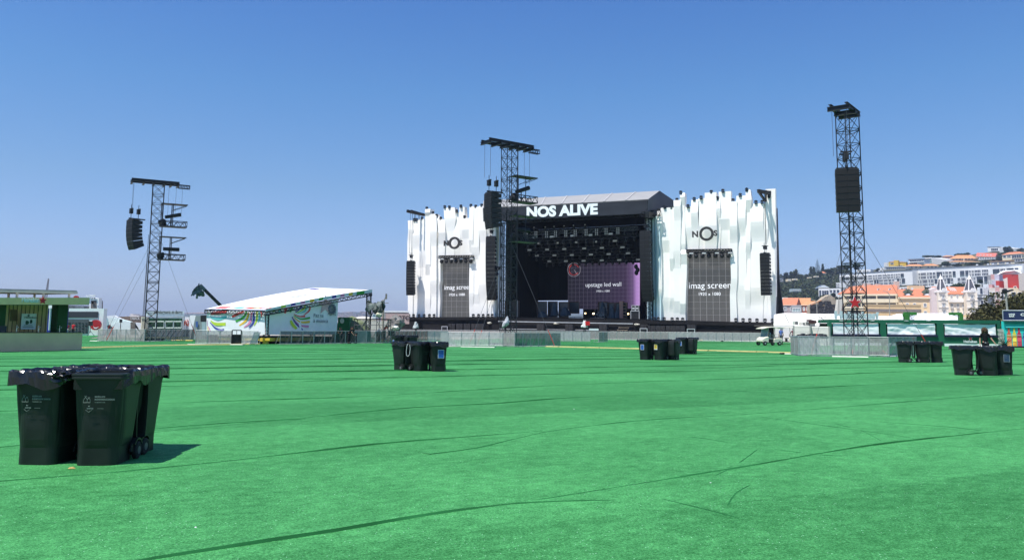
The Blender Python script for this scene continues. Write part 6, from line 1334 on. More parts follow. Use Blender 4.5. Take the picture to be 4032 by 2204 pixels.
# speaker on tripod
q = at(354, 1318, 113); t = thing('speaker_stand', 'black tripod holding a loudspeaker before the mint-white stand', 'speaker stand', (q.x, q.y, 0)); mb = MB(); mb.tube((q.x, q.y, .4), (q.x, q.y, 1.45), .04)
for k in range(3): a = k * 2.1 + .5; mb.tube((q.x, q.y, .75), (q.x + .6 * math.cos(a), q.y + .6 * math.sin(a), 0), .03)
mb.build('tripod', M('grey_tripod', (.12, .12, .12), .5), t); mb = MB(); mb.bb(q.x - .22, q.x + .22, q.y - .2, q.y + .2, 1.45, 2.05); tag(mb.build('loudspeaker', blk), 'black loudspeaker on the tripod beside the red round sign', 'speaker')
q = at(474, 1296, 100); t = thing('signpost', 'small dark-topped post before the faceted mint tent', 'post', (q.x, q.y, 0)); mb = MB(); mb.tube((q.x, q.y, 0), (q.x, q.y, 1.9), .05); mb.build('post', blk, t); mb = MB(); mb.box((q.x, q.y, 2.1), (.28, .2, .4)); mb.build('post_head', blk, t)
# faceted tent
CQ = crop(200, 1160, 6.133); t = thing('faceted_tent', 'faceted white and mint tent between the red sign and the burger kiosk', 'tent', at(470, 1300, 132).xy.to_3d()); q_ = lambda x, y, Y: at(*CQ(x, y), Y)
wt = M('tent_white', (.75, .78, .78), .7, var=.03); mt = M('tent_mint', (.64, .74, .72), .75, var=.05); mg = M('tent_mint_dark', (.30, .44, .46), .75, var=.08)
for m_, pts, Y in ((wt, [(1320, 520), (1420, 505), (1515, 495), (1650, 560), (1745, 600), (1440, 545), (1370, 632)], 134), (mt, [(1370, 632), (1440, 545), (1745, 600), (1950, 655), (1820, 632), (1600, 660), (1420, 800), (1400, 850), (1395, 870)], 132),
                   (mt, [(1500, 730), (1600, 660), (1820, 632), (1930, 660), (1910, 1000), (1440, 1000), (1440, 800)], 131.5), (mg, [(1240, 830), (1260, 560), (1310, 520), (1370, 632), (1420, 800), (1400, 1000), (1240, 1000)], 131.8), (wt, [(1930, 660), (2210, 690), (2210, 1000), (2030, 1000), (2030, 670)], 133)):
    mb = MB(); P3 = [q_(x, y, Y) for x, y in pts]
    for p in P3: p.z = max(p.z, 0)
    mb.ext(P3, (0, .5, 0)); mb.build('roof_facet', m_, t)
mb = MB(); mb.ext([q_(1925, 1000, 131), q_(2030, 1000, 131), q_(2030, 672, 131), q_(1925, 655, 131)], (0, .3, 0)); mb.build('side_opening', M('brown_grey', (.14, .13, .11), .8, var=.3), t)
mb = MB(); mb.beam(q_(1412, 800, 131), q_(1445, 770, 131), .7); mb.blob(q_(1278, 535, 131), (.5, .4, .35), 8, 6, .2); mb.build('dark_lamp', blk, t)
# brown building with lettering
t, pl = pbox('warehouse', 'low brown building with TABACK lettering behind the faceted tent', 'building', 440, 556, 1246, 1300, 150, 150, 8, M('brown_wall', (.165, .125, .10), .8, var=.12))
mb = MB(); mb.text('TABACK', pl(*CQ(1912, 605), .05), pl.d3, UP, height=.58, width=1.85, thick=.05, bold=.03); mb.build('lettering', M('grey_letters', (.42, .42, .40), .7), t)
for i, (x0, x1, y0) in enumerate(((1795, 1830, 515), (1895, 1925, 505), (1925, 1990, 462), (1990, 2060, 490), (2060, 2130, 505))):
    a, b = CQ(x0, 545)[0], CQ(x1, 545)[0]; tt, _ = pbox('far_house', ['far white house left of the group above the brown building', 'far white house second from left above the brown building', 'tallest far white block above the brown building', 'far low white block right of the tallest', 'rightmost far low white block above the brown building'][i], 'house', a, b, CQ(0, y0)[1], None, 420, 420, 8, M('far_white', (.62, .58, .55), .8))
# burger kiosk
CK = crop(360, 1160, 5.6); K_ = lambda x, y: CK(x, y); t, pl = pbox('food_kiosk', 'pale green burger kiosk with script sign and leaf-patterned back wall', 'kiosk', CK(1190, 0)[0], CK(2045, 0)[0], CK(0, 485)[1], None, 112, 114, 4, M('kiosk_mint', (.80, .82, .76), .7, var=.04))
mb = MB(); mb.ext([pl(*K_(1200, 470), .12), pl(*K_(2035, 478), .12), pl(*K_(2052, 360), .12), pl(*K_(1212, 355), .12)], -pl.n3 * .3); sg = mb.build('sign_board', M('sign_mint', (.66, .77, .76), .7), t)
mb = MB(); A = pl(*K_(1375, 437), .16); mb.text('Hamburgueria do Bairro', A, pl.d3, UP, height=.62, width=(pl(*K_(2005, 437), .16) - A).length, thick=.02, shear=.35, bold=.012); A = pl(*K_(1240, 428), .16); mb.beam(A, pl(*K_(1330, 428), .16), .28, .03); mb.build('lettering', M('dark_letters', (.03, .05, .05), .6), sg)
leafm = M('leaf_pattern', (.035, .10, .05), .8, var=.9, scale=3.5, detail=2)
mb = MB(); mb.ext([pl(*K_(1225, 760), .05), pl(*K_(2000, 760), .05), pl(*K_(2000, 520), .05), pl(*K_(1225, 520), .05)], pl.n3 * .04); mb.build('leaf_backdrop', leafm, t)
for x0, x1 in ((1240, 1415), (1425, 1600), (1630, 1805), (1812, 1985)):
    mb = MB(); c4 = [pl(*K_(x0, 730), .2), pl(*K_(x1, 730), .2), pl(*K_(x1, 592), .2), pl(*K_(x0, 592), .2)]; mb.path(c4, .07, 4, True); mb.build('window_frame', M('frame_mint', (.50, .60, .55), .6), t)
t, pl = pbox('kiosk', 'cream side unit left of the burger kiosk', 'kiosk', CK(1100, 0)[0], CK(1190, 0)[0], CK(0, 485)[1], None, 111, 111, 3, M('cream_wall', (.62, .58, .44), .7))
mb = MB(); mb.beam(pl(*K_(1100, 520), .05), pl(*K_(1190, 520), .05), .1); mb.build('shelf_line', M('frame_mint'), t)
# white sign panels + slanted grey stand
t, pl = pbox('sign_panel', 'white panel with small red burst emblem right of the burger kiosk', 'sign', CK(2065, 0)[0], CK(2155, 0)[0], CK(0, 490)[1], None, 116, 116, .6, whitep)
mb = MB(); c = pl(*K_(2110, 610), .05)
for k in range(8): a = k * PI / 4; mb.beam(c + (pl.d3 * math.cos(a) + UP * math.sin(a)) * .12, c + (pl.d3 * math.cos(a) + UP * math.sin(a)) * .42, .12, .02)
A = pl(*K_(2078, 690), .05); mb.text('Red Bull', A, pl.d3, UP, height=.42, width=.95, thick=.02, bold=.02); mb.build('emblem', M('emblem_orange', (.62, .10, .05), .6), t)
t, pl = pbox('sign_panel', 'low white board with red letters left of the red burst panel', 'sign', CK(2036, 0)[0], CK(2068, 0)[0], CK(0, 585)[1], None, 115, 115, .4, whitep); mb = MB(); mb.text('R', pl(*K_(2042, 675), .05), pl.d3, UP, height=.6, thick=.02, bold=.02); mb.build('lettering', M('emblem_orange'), t)
t = thing('slanted_stand', 'white and grey slanted stand left of the colourful tent, loudspeaker on it', 'stand', at(760, 1300, 96).xy.to_3d()); k_ = lambda x, y, Y: at(*K_(x, y), Y)
mb = MB(); P3 = [k_(2185, 900, 97), k_(2560, 900, 97), k_(2560, 480, 97), k_(2300, 460, 97)]; P3[0].z = P3[1].z = 0; mb.ext(P3, (0, 3, 0)); mb.build('slanted_wall', M('grey_green_wall', (.22, .28, .27), .8, var=.05), t)
mb = MB(); P3 = [k_(2155, 900, 97.2), k_(2185, 900, 97.2), k_(2300, 455, 97.2), k_(2185, 452, 97.2), k_(2160, 500, 97.2)]; P3[0].z = P3[1].z = 0; mb.ext(P3, (0, 3, 0)); mb.build('white_edge', whitep, t)
mb = MB(); mb.ext([k_(2300, 718, 96.9), k_(2348, 718, 96.9), k_(2352, 590, 96.9), k_(2300, 590, 96.9)], (0, -.04, 0)); mb.build('blue_notice', M('blue_notice', (.05, .12, .30), .6, var=.3, scale=8), t)
mb = MB(); mb.ext([k_(2440, 900, 96.6), k_(2520, 900, 96.6), k_(2520, 600, 96.6), k_(2430, 600, 96.6)], (0, .2, 0)); mb.build('teal_curtain', M('tent_mint_dark'), t)
mb = MB(); c4 = [k_(2405, 595, 95.5), k_(2520, 595, 95.5), k_(2520, 452, 95.5), k_(2405, 460, 95.5)]; mb.ext(c4, (0, .8, 0)); tag(mb.build('loudspeaker', blk), 'square black loudspeaker hung on the slanted grey stand', 'speaker')
# ================================================================ RIGHT SIDE
def leafcrown(mb, c, rx, ry, rz, n, size, seed, lumps=9, mats=2, spread=.42):
    rnd = random.Random(seed); c = Vector(c); cs = []
    for _ in range(lumps):
        d = Vector((rnd.gauss(0, 1), rnd.gauss(0, 1), rnd.gauss(0, .8))).normalized() * rnd.uniform(.35, .8); cs.append((Vector((d.x * rx, d.y * ry, d.z * rz)), rnd.uniform(.30, spread)))
    for i in range(n):
        l, r = cs[rnd.randrange(lumps)]; d = Vector((rnd.gauss(0, 1), rnd.gauss(0, 1), rnd.gauss(0, 1))).normalized() * (rnd.random() ** .35)
        p = c + l + Vector((d.x * rx * r * 1.25, d.y * ry * r * 1.25, d.z * rz * r * 1.15))
        a = Vector((rnd.gauss(0, 1), rnd.gauss(0, 1), rnd.gauss(0, .6))).normalized(); b = a.cross(Vector((rnd.gauss(0, 1), rnd.gauss(0, 1), rnd.gauss(0, 1)))).normalized(); s = size * rnd.uniform(.6, 1.3)
        mb.m = rnd.randrange(mats); mb.poly([p - a * s - b * s * .55, p + a * s - b * s * .4, p + a * s * .8 + b * s * .5, p - a * s * .7 + b * s * .6])
fol = {'dark': [M('foliage_dark', (.022, .040, .014), .8, .2, var=.3), M('foliage_dark2', (.034, .055, .020), .8, .2, var=.3)], 'mid': [M('foliage_mid', (.050, .068, .024), .8, .2, var=.3), M('foliage_mid2', (.075, .090, .032), .8, .2, var=.3)],
       'olive': [M('foliage_olive', (.052, .055, .020), .85, .15, var=.35), M('foliage_olive2', (.085, .082, .032), .85, .15, var=.35)]}
bark = M('bark', (.10, .075, .05), .9, var=.3)
# green pavilion
PV = Plane((33.85, 85.0), (52.2, 83.2)); grn = M('pavilion_green', (.012, .115, .060), .6, .3, var=.07, scale=.8); navy = M('counter_navy', (.012, .014, .045), .6)
C5 = crop(3060, 1200, 5.152); C6 = crop(3460, 1200, 4.503); PR = lambda px, py, o=0: PV(px, py, o)
t = thing('bar_pavilion', 'long green bar pavilion with three sheet-covered counters on the right', 'bar', PV.at(9, 0))
zt = (PR(3270, 1256).z + PR(3935, 1262).z) / 2; u = lambda px: (PR(px, 1300).xy - PV.p).dot(PV.d)
def ub(mb, u0, u1, z0, z1, o, d):
    a, b = PV.at(u0, z0, o), PV.at(u1, z0, o); k = -PV.n3 * d; mb.hexa([a, b, b + k, a + k], [a + UP * (z1 - z0), b + UP * (z1 - z0), b + k + UP * (z1 - z0), a + k + UP * (z1 - z0)])
mb = MB(); ub(mb, u(3264), u(3940), zt - .36, zt, .0, 4); mb.build('top_beam', grn, t)
for a, b in ((3264, 3276), (3467, 3490), (3690, 3716), (3928, 3940)): mb = MB(); ub(mb, u(a), u(b), 0, zt - .36, .0, .6); mb.build('post', grn, t)
mb = MB(); ub(mb, u(3266), u(3938), 0, zt - .4, -3.6, .1); mb.build('back_wall', M('pavilion_green_dark', (.01, .05, .03), .7), t)
sheetm = M('white_sheet', (.82, .83, .82), .6, .25, var=.03); zs0 = PR(3600, 1317).z; zs1 = zt - .38
for i, (a, b) in enumerate(((3276, 3467), (3490, 3690), (3716, 3928))):
    ua, ubb = u(a), u(b)
    mb = MB(); ub(mb, ua, ubb, zs0 - .22, zs0 - .01, .12, 1.0); mb.build('counter_edge', navy, t)
    mb = MB(); ub(mb, ua, ubb, .28, zs0 - .22, -.02, .1); cp_ = mb.build('counter_panel', grn, t)
    mb = MB(); ub(mb, ua, ubb, 0, .28, .0, .12); mb.build('kick_board', whitep, t)
    mb = MB(); sd0 = i * 3.3
    def sh(s, v, ua=ua, ubb=ubb, sd0=sd0):
        uu = ua + .15 + (ubb - ua - .3) * s; z = zs0 + (zs1 - zs0 - .02) * v
        fold = .035 * math.sin((s * 9 + v * 3.2 * math.sin(s * 5 + sd0)) + sd0) + .07 * noise.noise(Vector((s * 5 + v * 2.2, v * 1.6 - s * 2, sd0))) + .03 * noise.noise(Vector((s * 13, v * 5, sd0)))
        return PV.at(uu, z - .05 * abs(math.sin(s * PI * 3)) * v, -.12 + fold * (1.25 - v * .6) * (.4 if i == 0 else 1))
    mb.grid(sh, 60, 14); mb.build('white_sheet', sheetm, t, smooth=True)
    if i > 0:
        px0 = 3795 if i == 2 else 3570; A = PR(px0, 1349, .05); B = PR(px0 + 52, 1349, .05); mb = MB(); mb.text('Heineken', A, PV.d3, UP, height=.27, width=(B - A).length, thick=.02, bold=.03); mb.build('lettering', whitep, cp_)
        mb = MB(); c = PR(px0 + 26, 1332, .05); star(mb, c, PV.d3, UP, .25, .02); mb.build('star_rim', whitep, cp_); mb = MB(); star(mb, c + PV.n3 * .02, PV.d3, UP, .19, .02); mb.build('star_emblem', M('star_red'), cp_)
for px in (3312, 3382, 3434, 3568, 3655): mb = MB(); A = PR(px - 6, zt and 1266, .03); mb.text('CAIXA', PR(px - 7, 1264, .03), PV.d3, UP, height=.10, width=.42, thick=.02, bold=.02); mb.build('small_lettering', whitep, t)
mb = MB(); A = PR(3287, 1255, -.3); A.z = zt + .02; B = PR(3458, 1255, -.3); mb.text('Heineken', A, PV.d3, UP, height=.88, width=(B - A).length, thick=.25, bold=.045); tag(mb.build('rooftop_letters', M('pale_blue_letters', (.50, .58, .60), .6)), 'large pale letters spelling Heineken standing on the green pavilion roof', 'sign')
mb = MB(); disc(mb, PR(3455, 1233, -.3), PV.d3, UP, .13, .1, 14); tag(mb.build('rooftop_dot', M('pale_blue_letters')), 'small pale round mark at the end of the rooftop letters', 'sign')
# white canopy with green frame behind the pavilion
Q = crop(3540, 1100, 5.236); t = thing('canopy_tent', 'white canopy with bright green corner frames behind the green pavilion', 'canopy', at(3672, 1300, 92).xy.to_3d()); f_ = lambda x, y, Y=92: at(*Q(x, y), Y)
mb = MB(); pz = [f_(165, 850), f_(1255, 850), f_(1245, 752, 93), f_(1040, 700, 100), (f_(355, 695, 100)), f_(165, 765, 93)]
for p in pz[:2]: p.z = 1.0
mb.ext(pz, (0, 5, 0)); mb.build('canopy', M('canopy_white', (.82, .82, .80), .7, var=.02), t)
gf = M('frame_green', (.05, .22, .04), .6, var=.2)
mb = MB(); Yf = 91.5; mb.beam(f_(105, 702, Yf), f_(352, 706, Yf), .40, .34); q0 = f_(150, 702, Yf); mb.beam(q0, Vector((q0.x, q0.y, .5)), .5); mb.beam(f_(105, 702, Yf), f_(112, 765, Yf), .3); mb.build('corner_frame', gf, t)
mb = MB(); mb.beam(f_(1035, 708, Yf), f_(1278, 706, Yf), .34, .3); q0 = f_(1264, 706, Yf); mb.beam(q0, Vector((q0.x, q0.y, .5)), .4); mb.build('corner_frame', gf, t)
mb = MB(); mb.tube(f_(170, 772, 91.4), f_(352, 712, 91.4), .04); mb.tube(f_(1255, 775, 91.4), f_(1050, 712, 91.4), .04); mb.build('brace', M('brace_grey', (.35, .38, .35), .5), t)
# big white marquee behind
H4 = crop(3060, 940, 2.65); mq = thing('marquee_tent', 'huge cream-white marquee behind the containers left of the green pavilion', 'tent', at(3180, 1300, 108).xy.to_3d()); h_ = lambda x, y, Y: at(*H4(x, y), Y)
mw = M('marquee_white', (.82, .79, .72), .7, var=.02)
def tilted(q, Y0, k):
    Y = Y0
    for _ in range(30): Y = .5 * Y + .5 * (Y0 + k * max(0, at(*q, Y).z - 1.2))
    return at(*q, Y)
mb = MB(); pz = [tilted(H4(*q), 106, 2.6) for q in ((-30, 905), (700, 905), (700, 815), (590, 782), (322, 782), (300, 774), (60, 776), (-30, 790))]
mb.ext(pz, (0, .3, -.3)); mb.hexa([pz[0] * 1, pz[1] * 1, pz[1] + Vector((0, 9, 0)), pz[0] + Vector((0, 9, 0))], [p + Vector((0, 0, .02)) for p in (pz[0], pz[1], pz[1] + Vector((0, 9, 0)), pz[0] + Vector((0, 9, 0)))]); q0_ = [Vector((p.x, p.y, 0)) for p in pz[:2]]; mb.ext([q0_[0], q0_[1], pz[1], pz[0]], (0, .2, 0)); mb.build('canopy', mw, mq)
mb = MB(); mb.ext([h_(700, 960, 104), h_(1345, 960, 100), h_(1340, 808, 108), h_(1050, 805, 110), h_(600, 832, 112)], (0, 6, 0)); tag(mb.build('marquee_wall', mw), 'low white marquee wall visible above the pavilion roof', 'tent')
mb = MB()
for x0, y0, x1, y1 in ((82, 790, 130, 890), (300, 850, 590, 800), (340, 872, 600, 858), (420, 800, 500, 850)): mb.tube(h_(x0, y0, 107), h_(x1, y1, 107), .05)
mb.build('tension_rope', M('rope_grey', (.5, .47, .42), .8), mq)
# louvred white containers, AC units
louv = M('louvre_cream', (.74, .71, .62), .6, var=.04)
for i, (x0, x1, y0) in enumerate(((3126, 3190, 1282), (3192, 3264, 1285))):
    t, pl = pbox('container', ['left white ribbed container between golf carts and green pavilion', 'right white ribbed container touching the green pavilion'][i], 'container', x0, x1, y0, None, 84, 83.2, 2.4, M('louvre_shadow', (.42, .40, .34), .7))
    L = (pl(x1, 1300) - pl(x0, 1300)); L.z = 0; A = pl(x0, 1300, .03); A.z = 0; zt_ = pl(x0, y0).z; n_ = 16
    mb = MB()
    for k in range(n_): z = zt_ * (k + .5) / n_; mb.hexa([A + UP * (z - .05) + pl.n3 * .05, A + L + UP * (z - .05) + pl.n3 * .05, A + L + UP * (z - .05), A + UP * (z - .05)], [A + UP * (z + .05) + pl.n3 * .02, A + L + UP * (z + .05) + pl.n3 * .02, A + L + UP * (z + .05), A + UP * (z + .05)])
    mb.build('louvre', louv, t); mb = MB(); mb.beam(A + UP * .05, A + UP * zt_, .14); mb.beam(A + L, A + L + UP * zt_, .14); mb.build('corner_post', M('post_grey', (.40, .38, .34), .6), t)
mb = MB(); A = at(3205, 1325, 86); A.z = 0
for i, (x0, x1, y0, y1, lb) in enumerate(((3128, 3144, 1263, 1279, 'left air conditioner with round fan on the left white container'), (3154, 3176, 1268, 1280, 'low air conditioner in the middle on the left white container'), (3174, 3184, 1265, 1281, 'small air conditioner at the right end of the left container'), (3188, 3210, 1273, 1285, 'grey unit with dark lid on the right white container'))):
    a, b, c, d = at(x0, y1, 84.5), at(x1, y1, 84.5), at(x1, y0, 84.5), at(x0, y0, 84.5); o = thing('air_conditioner', lb, 'air conditioner', (a + b) / 2); mb = MB(); mb.ext([a, b, c, d], (0, .6, 0)); mb.build('casing', louv if i < 3 else M('grey_unit', (.4, .38, .34), .7), o)
    mb = MB(); 
    if i < 3: disc(mb, (a + c) / 2 + Vector((.0, -.02, 0)), (1, 0, 0), UP, (c.z - b.z) * .36, .03, 16); mb.build('fan_grille', M('fan_dark', (.16, .16, .15), .6), o)
    else: mb.hexa([d + Vector((-.1, -.1, 0)), c + Vector((.1, -.1, 0)), c + Vector((.1, .6, 0)), d + Vector((-.1, .6, 0))], [d + Vector((-.1, -.1, .4)), c + Vector((.1, -.1, .3)), c + Vector((.1, .6, .3)), d + Vector((-.1, .6, .4))]); mb.build('dark_lid', M('maroon_dark', (.06, .025, .025), .7), o)
t = thing('flat_trolley', 'low dark heap of cables lying by the white containers', 'cable heap', at(3220, 1326, 80).xy.to_3d()); mb = MB()
for k in range(9): q = at(3150 + k * 12, 1330, 81 - k * .1); mb.blob((q.x, q.y, 1.0 + .05 * (k % 2)), (.35, .3, .18), 7, 5, .4, k)
mb.beam(at(3150, 1326, 81) - UP * .1, at(3260, 1326, 80.5) - UP * .1, .3, .2); mb.build('cable_coil', blk, t); mb = MB()
for px in (3155, 3205, 3255): q = at(px, 1326, 81); mb.beam(q, Vector((q.x, q.y, 0)), .1)
mb.build('trestle', blk, t)
# wine bar
WB = Plane(at(3948, 1300, 80).xy, at(4100, 1300, 78).xy); w_ = lambda px, py, o=0: WB(px, py, o); t = thing('wine_kiosk', 'turquoise kiosk with bottle poster and navy WINE BAR sign at right edge', 'kiosk', WB.at(2, 0))
turq = M('turquoise_panel', (.02, .46, .42), .55, .3, var=.04)
mb = MB(); a, b = w_(3948, 1364), w_(4120, 1364); a.z = b.z = .12; c, d = w_(4120, 1265), w_(3949, 1264); c.x, c.y = b.x, b.y; d.x, d.y = a.x, a.y; k = -WB.n3 * 3; mb.hexa([a, b, b + k, a + k], [d, c, c + k, d + k]); mb.build('wall', turq, t)
mb = MB(); a, b, c, d = w_(3950, 1261, .35), w_(4120, 1262, .35), w_(4120, 1223, .35), w_(3948, 1222, .35); mb.ext([a, b, c, d], -WB.n3 * .5); sg = mb.build('sign_board', M('sign_navy', (.012, .022, .075), .6, var=.1), t)
mb = MB(); mb.path([a, b, c, d], .05, 4, True); mb.build('sign_frame', M('frame_pale', (.35, .38, .42), .5), sg)
mb = MB(); ww = lambda s, x, y, h, x2: mb.text(s, w_(x, y, .38), WB.d3, UP, height=h, width=(w_(x2, y) - w_(x, y)).length, thick=.02, bold=.03)
ww('WINE', 3971.5, 1240.5, .165, 3996.5); ww('BAR', 3974, 1248, .165, 3994.5); ww('CA', 4019, 1243.5, .27, 4048); mb.build('lettering', whitep, sg)
mb = MB(); ub2 = lambda y, h: mb.beam(w_(3950, y, .2), w_(4120, y + 1, .2), .35, h); ub2(1263, .06); mb.build('awning_rail', M('rail_dark', (.10, .12, .12), .6), t)
mb = MB(); mb.beam(w_(3957, 1272, .08), w_(4110, 1273, .08), .10, .12); mb.build('top_shelf', M('turquoise_dark', (.01, .22, .21), .6), t)
mb = MB(); mb.beam(w_(3960, 1287, .12), w_(4090, 1287, .12), .08, .08); mb.beam(w_(3962, 1318, .12), w_(4090, 1320, .12), .03, .03); mb.build('rail', M('turquoise_pale', (.08, .58, .55), .5), t)
for i, (x, c1, c2, w1) in enumerate(((3976, (.55, .09, .05), (.72, .32, .10), 9), (3997, (.62, .48, .04), (.75, .40, .05), 8), (4016, (.45, .02, .05), (.55, .06, .10), 8.5), (4040, (.08, .03, .25), (.10, .05, .3), 9))):
    cb = w_(x, 1362, .03); ct = w_(x, 1291, .03); Hh = ct.z - cb.z; mb = MB(); kx = (w_(x + w1, 1320) - w_(x, 1320)).length; prof = [(.0, 1.0), (.62, 1.0), (.72, .72), (.78, .42), (.98, .40), (1.0, .42)]
    for j in range(5):
        z0_, r0 = prof[j]; z1_, r1 = prof[j + 1]; mb.m = 1 if j == 0 else 0
        mb.ext([cb + UP * Hh * z0_ - WB.d3 * kx * r0, cb + UP * Hh * z0_ + WB.d3 * kx * r0, cb + UP * Hh * z1_ + WB.d3 * kx * r1, cb + UP * Hh * z1_ - WB.d3 * kx * r1], WB.n3 * .02)
    mb.m = 2; mb.ext([cb + UP * Hh * .25 - WB.d3 * kx * .9 + WB.n3 * .03, cb + UP * Hh * .25 + WB.d3 * kx * .9 + WB.n3 * .03, cb + UP * Hh * .45 + WB.d3 * kx * .9 + WB.n3 * .03, cb + UP * Hh * .45 - WB.d3 * kx * .9 + WB.n3 * .03], WB.n3 * .01)
    mb.build('bottle_print', [M(f'bottle_{i}', c1, .4, .4, var=.2, scale=4), M(f'bottle_low_{i}', c2, .4, .4, var=.3, scale=5), M(f'bottle_label_{i}', [min(1, v * 1.5 + .05) for v in c1], .5)], t)
mb = MB(); mb.hexa([w_(3952, 1372, .3).xy.to_3d(), w_(4120, 1372, .3).xy.to_3d(), w_(4120, 1372, .3).xy.to_3d() - WB.n3 * 3.2, w_(3952, 1372, .3).xy.to_3d() - WB.n3 * 3.2], [v + UP * .13 for v in (w_(3952, 1372, .3).xy.to_3d(), w_(4120, 1372, .3).xy.to_3d(), w_(4120, 1372, .3).xy.to_3d() - WB.n3 * 3.2, w_(3952, 1372, .3).xy.to_3d() - WB.n3 * 3.2)]); mb.build('plinth', blk2, t)
# palm-ish plant and pallet stack between pavilion and wine bar
q = at(3955, 1355, 77); t = thing('spiky_plant', 'small spiky plant in front of the turquoise kiosk', 'plant', (q.x, q.y, 0)); mb = MB()
for k in range(22):
    a = k * 2.39; l = .9 + .4 * math.sin(k * 1.7); p = Vector((q.x, q.y, .3)); e = p + Vector((math.cos(a) * l * .7, math.sin(a) * l * .5, l * (.45 + .4 * math.cos(k)))); mb.tube(p, e, .03, .005, 4)
mb.build('frond', fol['dark'], t); mb = MB(); mb.lathe([(.2, 0), (.26, .35)], (q.x, q.y, 0), 12); mb.build('pot', blk, t)
q = at(3943, 1340, 80); t = thing('crate_stack', 'narrow stack of pale slatted crates between pavilion and turquoise kiosk', 'crate stack', (q.x, q.y, 0)); mb = MB()
for k in range(13): mb.box((q.x + .03 * math.sin(k * 2), q.y, .07 + k * .14), (.30, .5, .09))
mb.build('slat', M('pale_crate', (.60, .58, .50), .7, var=.3), t); mb = MB(); mb.box((q.x, q.y + .05, .9), (.2, .4, 1.8)); mb.build('core', blk2, t)
q = at(4000, 1358, 79.0)
# big olive shrub tree, street lamps
q = at(3975, 1300, 112); t = thing('tamarisk_tree', 'large olive-green bushy tree behind the navy sign at right edge', 'tree', (q.x, q.y, 0)); zc = at(3975, 1200, 112).z
mb = MB()
for k, (dx, hx, w2, hh) in enumerate(((-2.4, 2.9, 2.2, 2.4), (0, 4.2, 3.2, 2.6), (2.6, 4.4, 3.4, 2.4), (5.5, 4.6, 3.4, 2.4), (-3.6, 2.2, 1.6, 1.6))): leafcrown(mb, (q.x + dx, q.y, hx + .3), w2, 2.6, hh, 3600, .17, 40 + k, 13, spread=.62)
mb.build('crown', fol['olive'], t)
mb = MB()
for k in range(6): mb.tube((q.x + k * .3 - .6, q.y, 0), (q.x + (k - 2.5) * 1.3, q.y + .3 * math.sin(k), 3.4), .16, .05, 6)
mb.build('trunk', bark, t)
q = at(3968, 1226, 95); t = thing('street_lamp', 'tilted pale lamp post with dark head in front of the olive tree', 'street lamp', (q.x, q.y, 0)); tp = at(3960, 1152, 95); mb = MB(); mb.tube((q.x + .05, q.y, 0), tp, .16, .10, 8); mb.build('pole', M('lamp_pole', (.33, .32, .28), .7), t); mb = MB(); mb.hexa([tp + Vector((-.3, -.2, -.1)), tp + Vector((.9, -.2, .25)), tp + Vector((.9, .2, .25)), tp + Vector((-.3, .2, -.1))], [tp + Vector((-.2, -.2, .15)), tp + Vector((.8, -.1, .42)), tp + Vector((.8, .1, .42)), tp + Vector((-.2, .2, .15))]); mb.blob(tp + Vector((-.1, 0, .2)), (.35, .3, .3), 8, 6, .2); mb.build('lamp_head', blk, t)
for i, (px, y0, y1, Y, bend) in enumerate(((3833, 1190, 1262, 120, 0), (3302, 1175, 1255, 150, 1), (3216, 1192, 1235, 160, 1), (3502, 1160, 1262, 150, 1))):
    a, b = at(px, y1, Y), at(px, y0, Y); t = thing('street_lamp', ['thin pale lamp post left of the olive tree', 'curved lamp post behind the right lattice tower', 'curved lamp post before the ruined wall', 'tall thin lamp post before the ochre building'][i], 'street lamp', Vector((a.x, a.y, 0))); mb = MB(); mb.tube(Vector((a.x, a.y, 0)), b, .11, .07, 6); mb.build('pole', M('lamp_pole'), t); mb = MB()
    if bend: mb.path([b, b + Vector((-.3, 0, .5)), b + Vector((-1.2, 0, .7))] if i != 1 else [b, b + Vector((.4, 0, .8)), b + Vector((1.4, 0, 1.0))], .06, 5)
    else: mb.box(b + UP * .1, (.35, .2, .2)); mb.tube(b - UP * 2.2 - Vector((.3, 0, 0)), b - UP * 2.2 + Vector((.3, 0, 0)), .08)
    mb.build('lamp_arm', M('lamp_pole'), t)
# ================================================================ HILLSIDE TOWN
def lerp_table(T, x):
    if x <= T[0][0]: return T[0][1]
    for (a, b), (c, d) in zip(T, T[1:]):
        if x <= c: return b + (d - b) * (x - a) / (c - a)
    return T[-1][1]
RT_ = [(2500, 1285), (2700, 1210), (2900, 1140), (3060, 1108), (3150, 1098), (3250, 1086), (3350, 1072), (3420, 1066), (3560, 1046), (3700, 1022), (3850, 998), (4032, 985), (4300, 965), (4600, 1000)]
KH = 2.6
h_ = lambda x, y, Y: at(*H4(x, y), Y * KH)
def hz(px, Y):
    Y = Y / KH
    zr = at(px, lerp_table(RT_, px), 480 * KH).z; s = max(0, min(1, (Y - 205) / 275)); z = zr * (s * .75 + .25 * s * s * (3 - 2 * s))
    if Y > 480: z = zr * (1 - ((Y - 480) / 500) ** 2 * .6)
    return z + 3 * noise.noise(Vector((px * .01, Y * .02, 0))) * s
mb = MB(); nx, ny = 60, 22
def hf_(u, v): px = 2500 + 2100 * u; Y = (200 + 620 * v) * KH; p = at(px, 1290, Y); return Vector((p.x, Y, hz(px, Y)))
mb.grid(hf_, nx, ny); tag(mb.build('hill', M('hill_scrub', (.10, .095, .05), .95, .1, var=.45, scale=.06, detail=8), smooth=True), kind='structure')
glass = M('window_glass', (.045, .055, .085), .2, .6, var=.3, scale=.3); wwall = M('white_render', (.78, .78, .76), .8, .2, var=.03, scale=.2); frm = M('window_frame_white', (.75, .75, .73), .7)
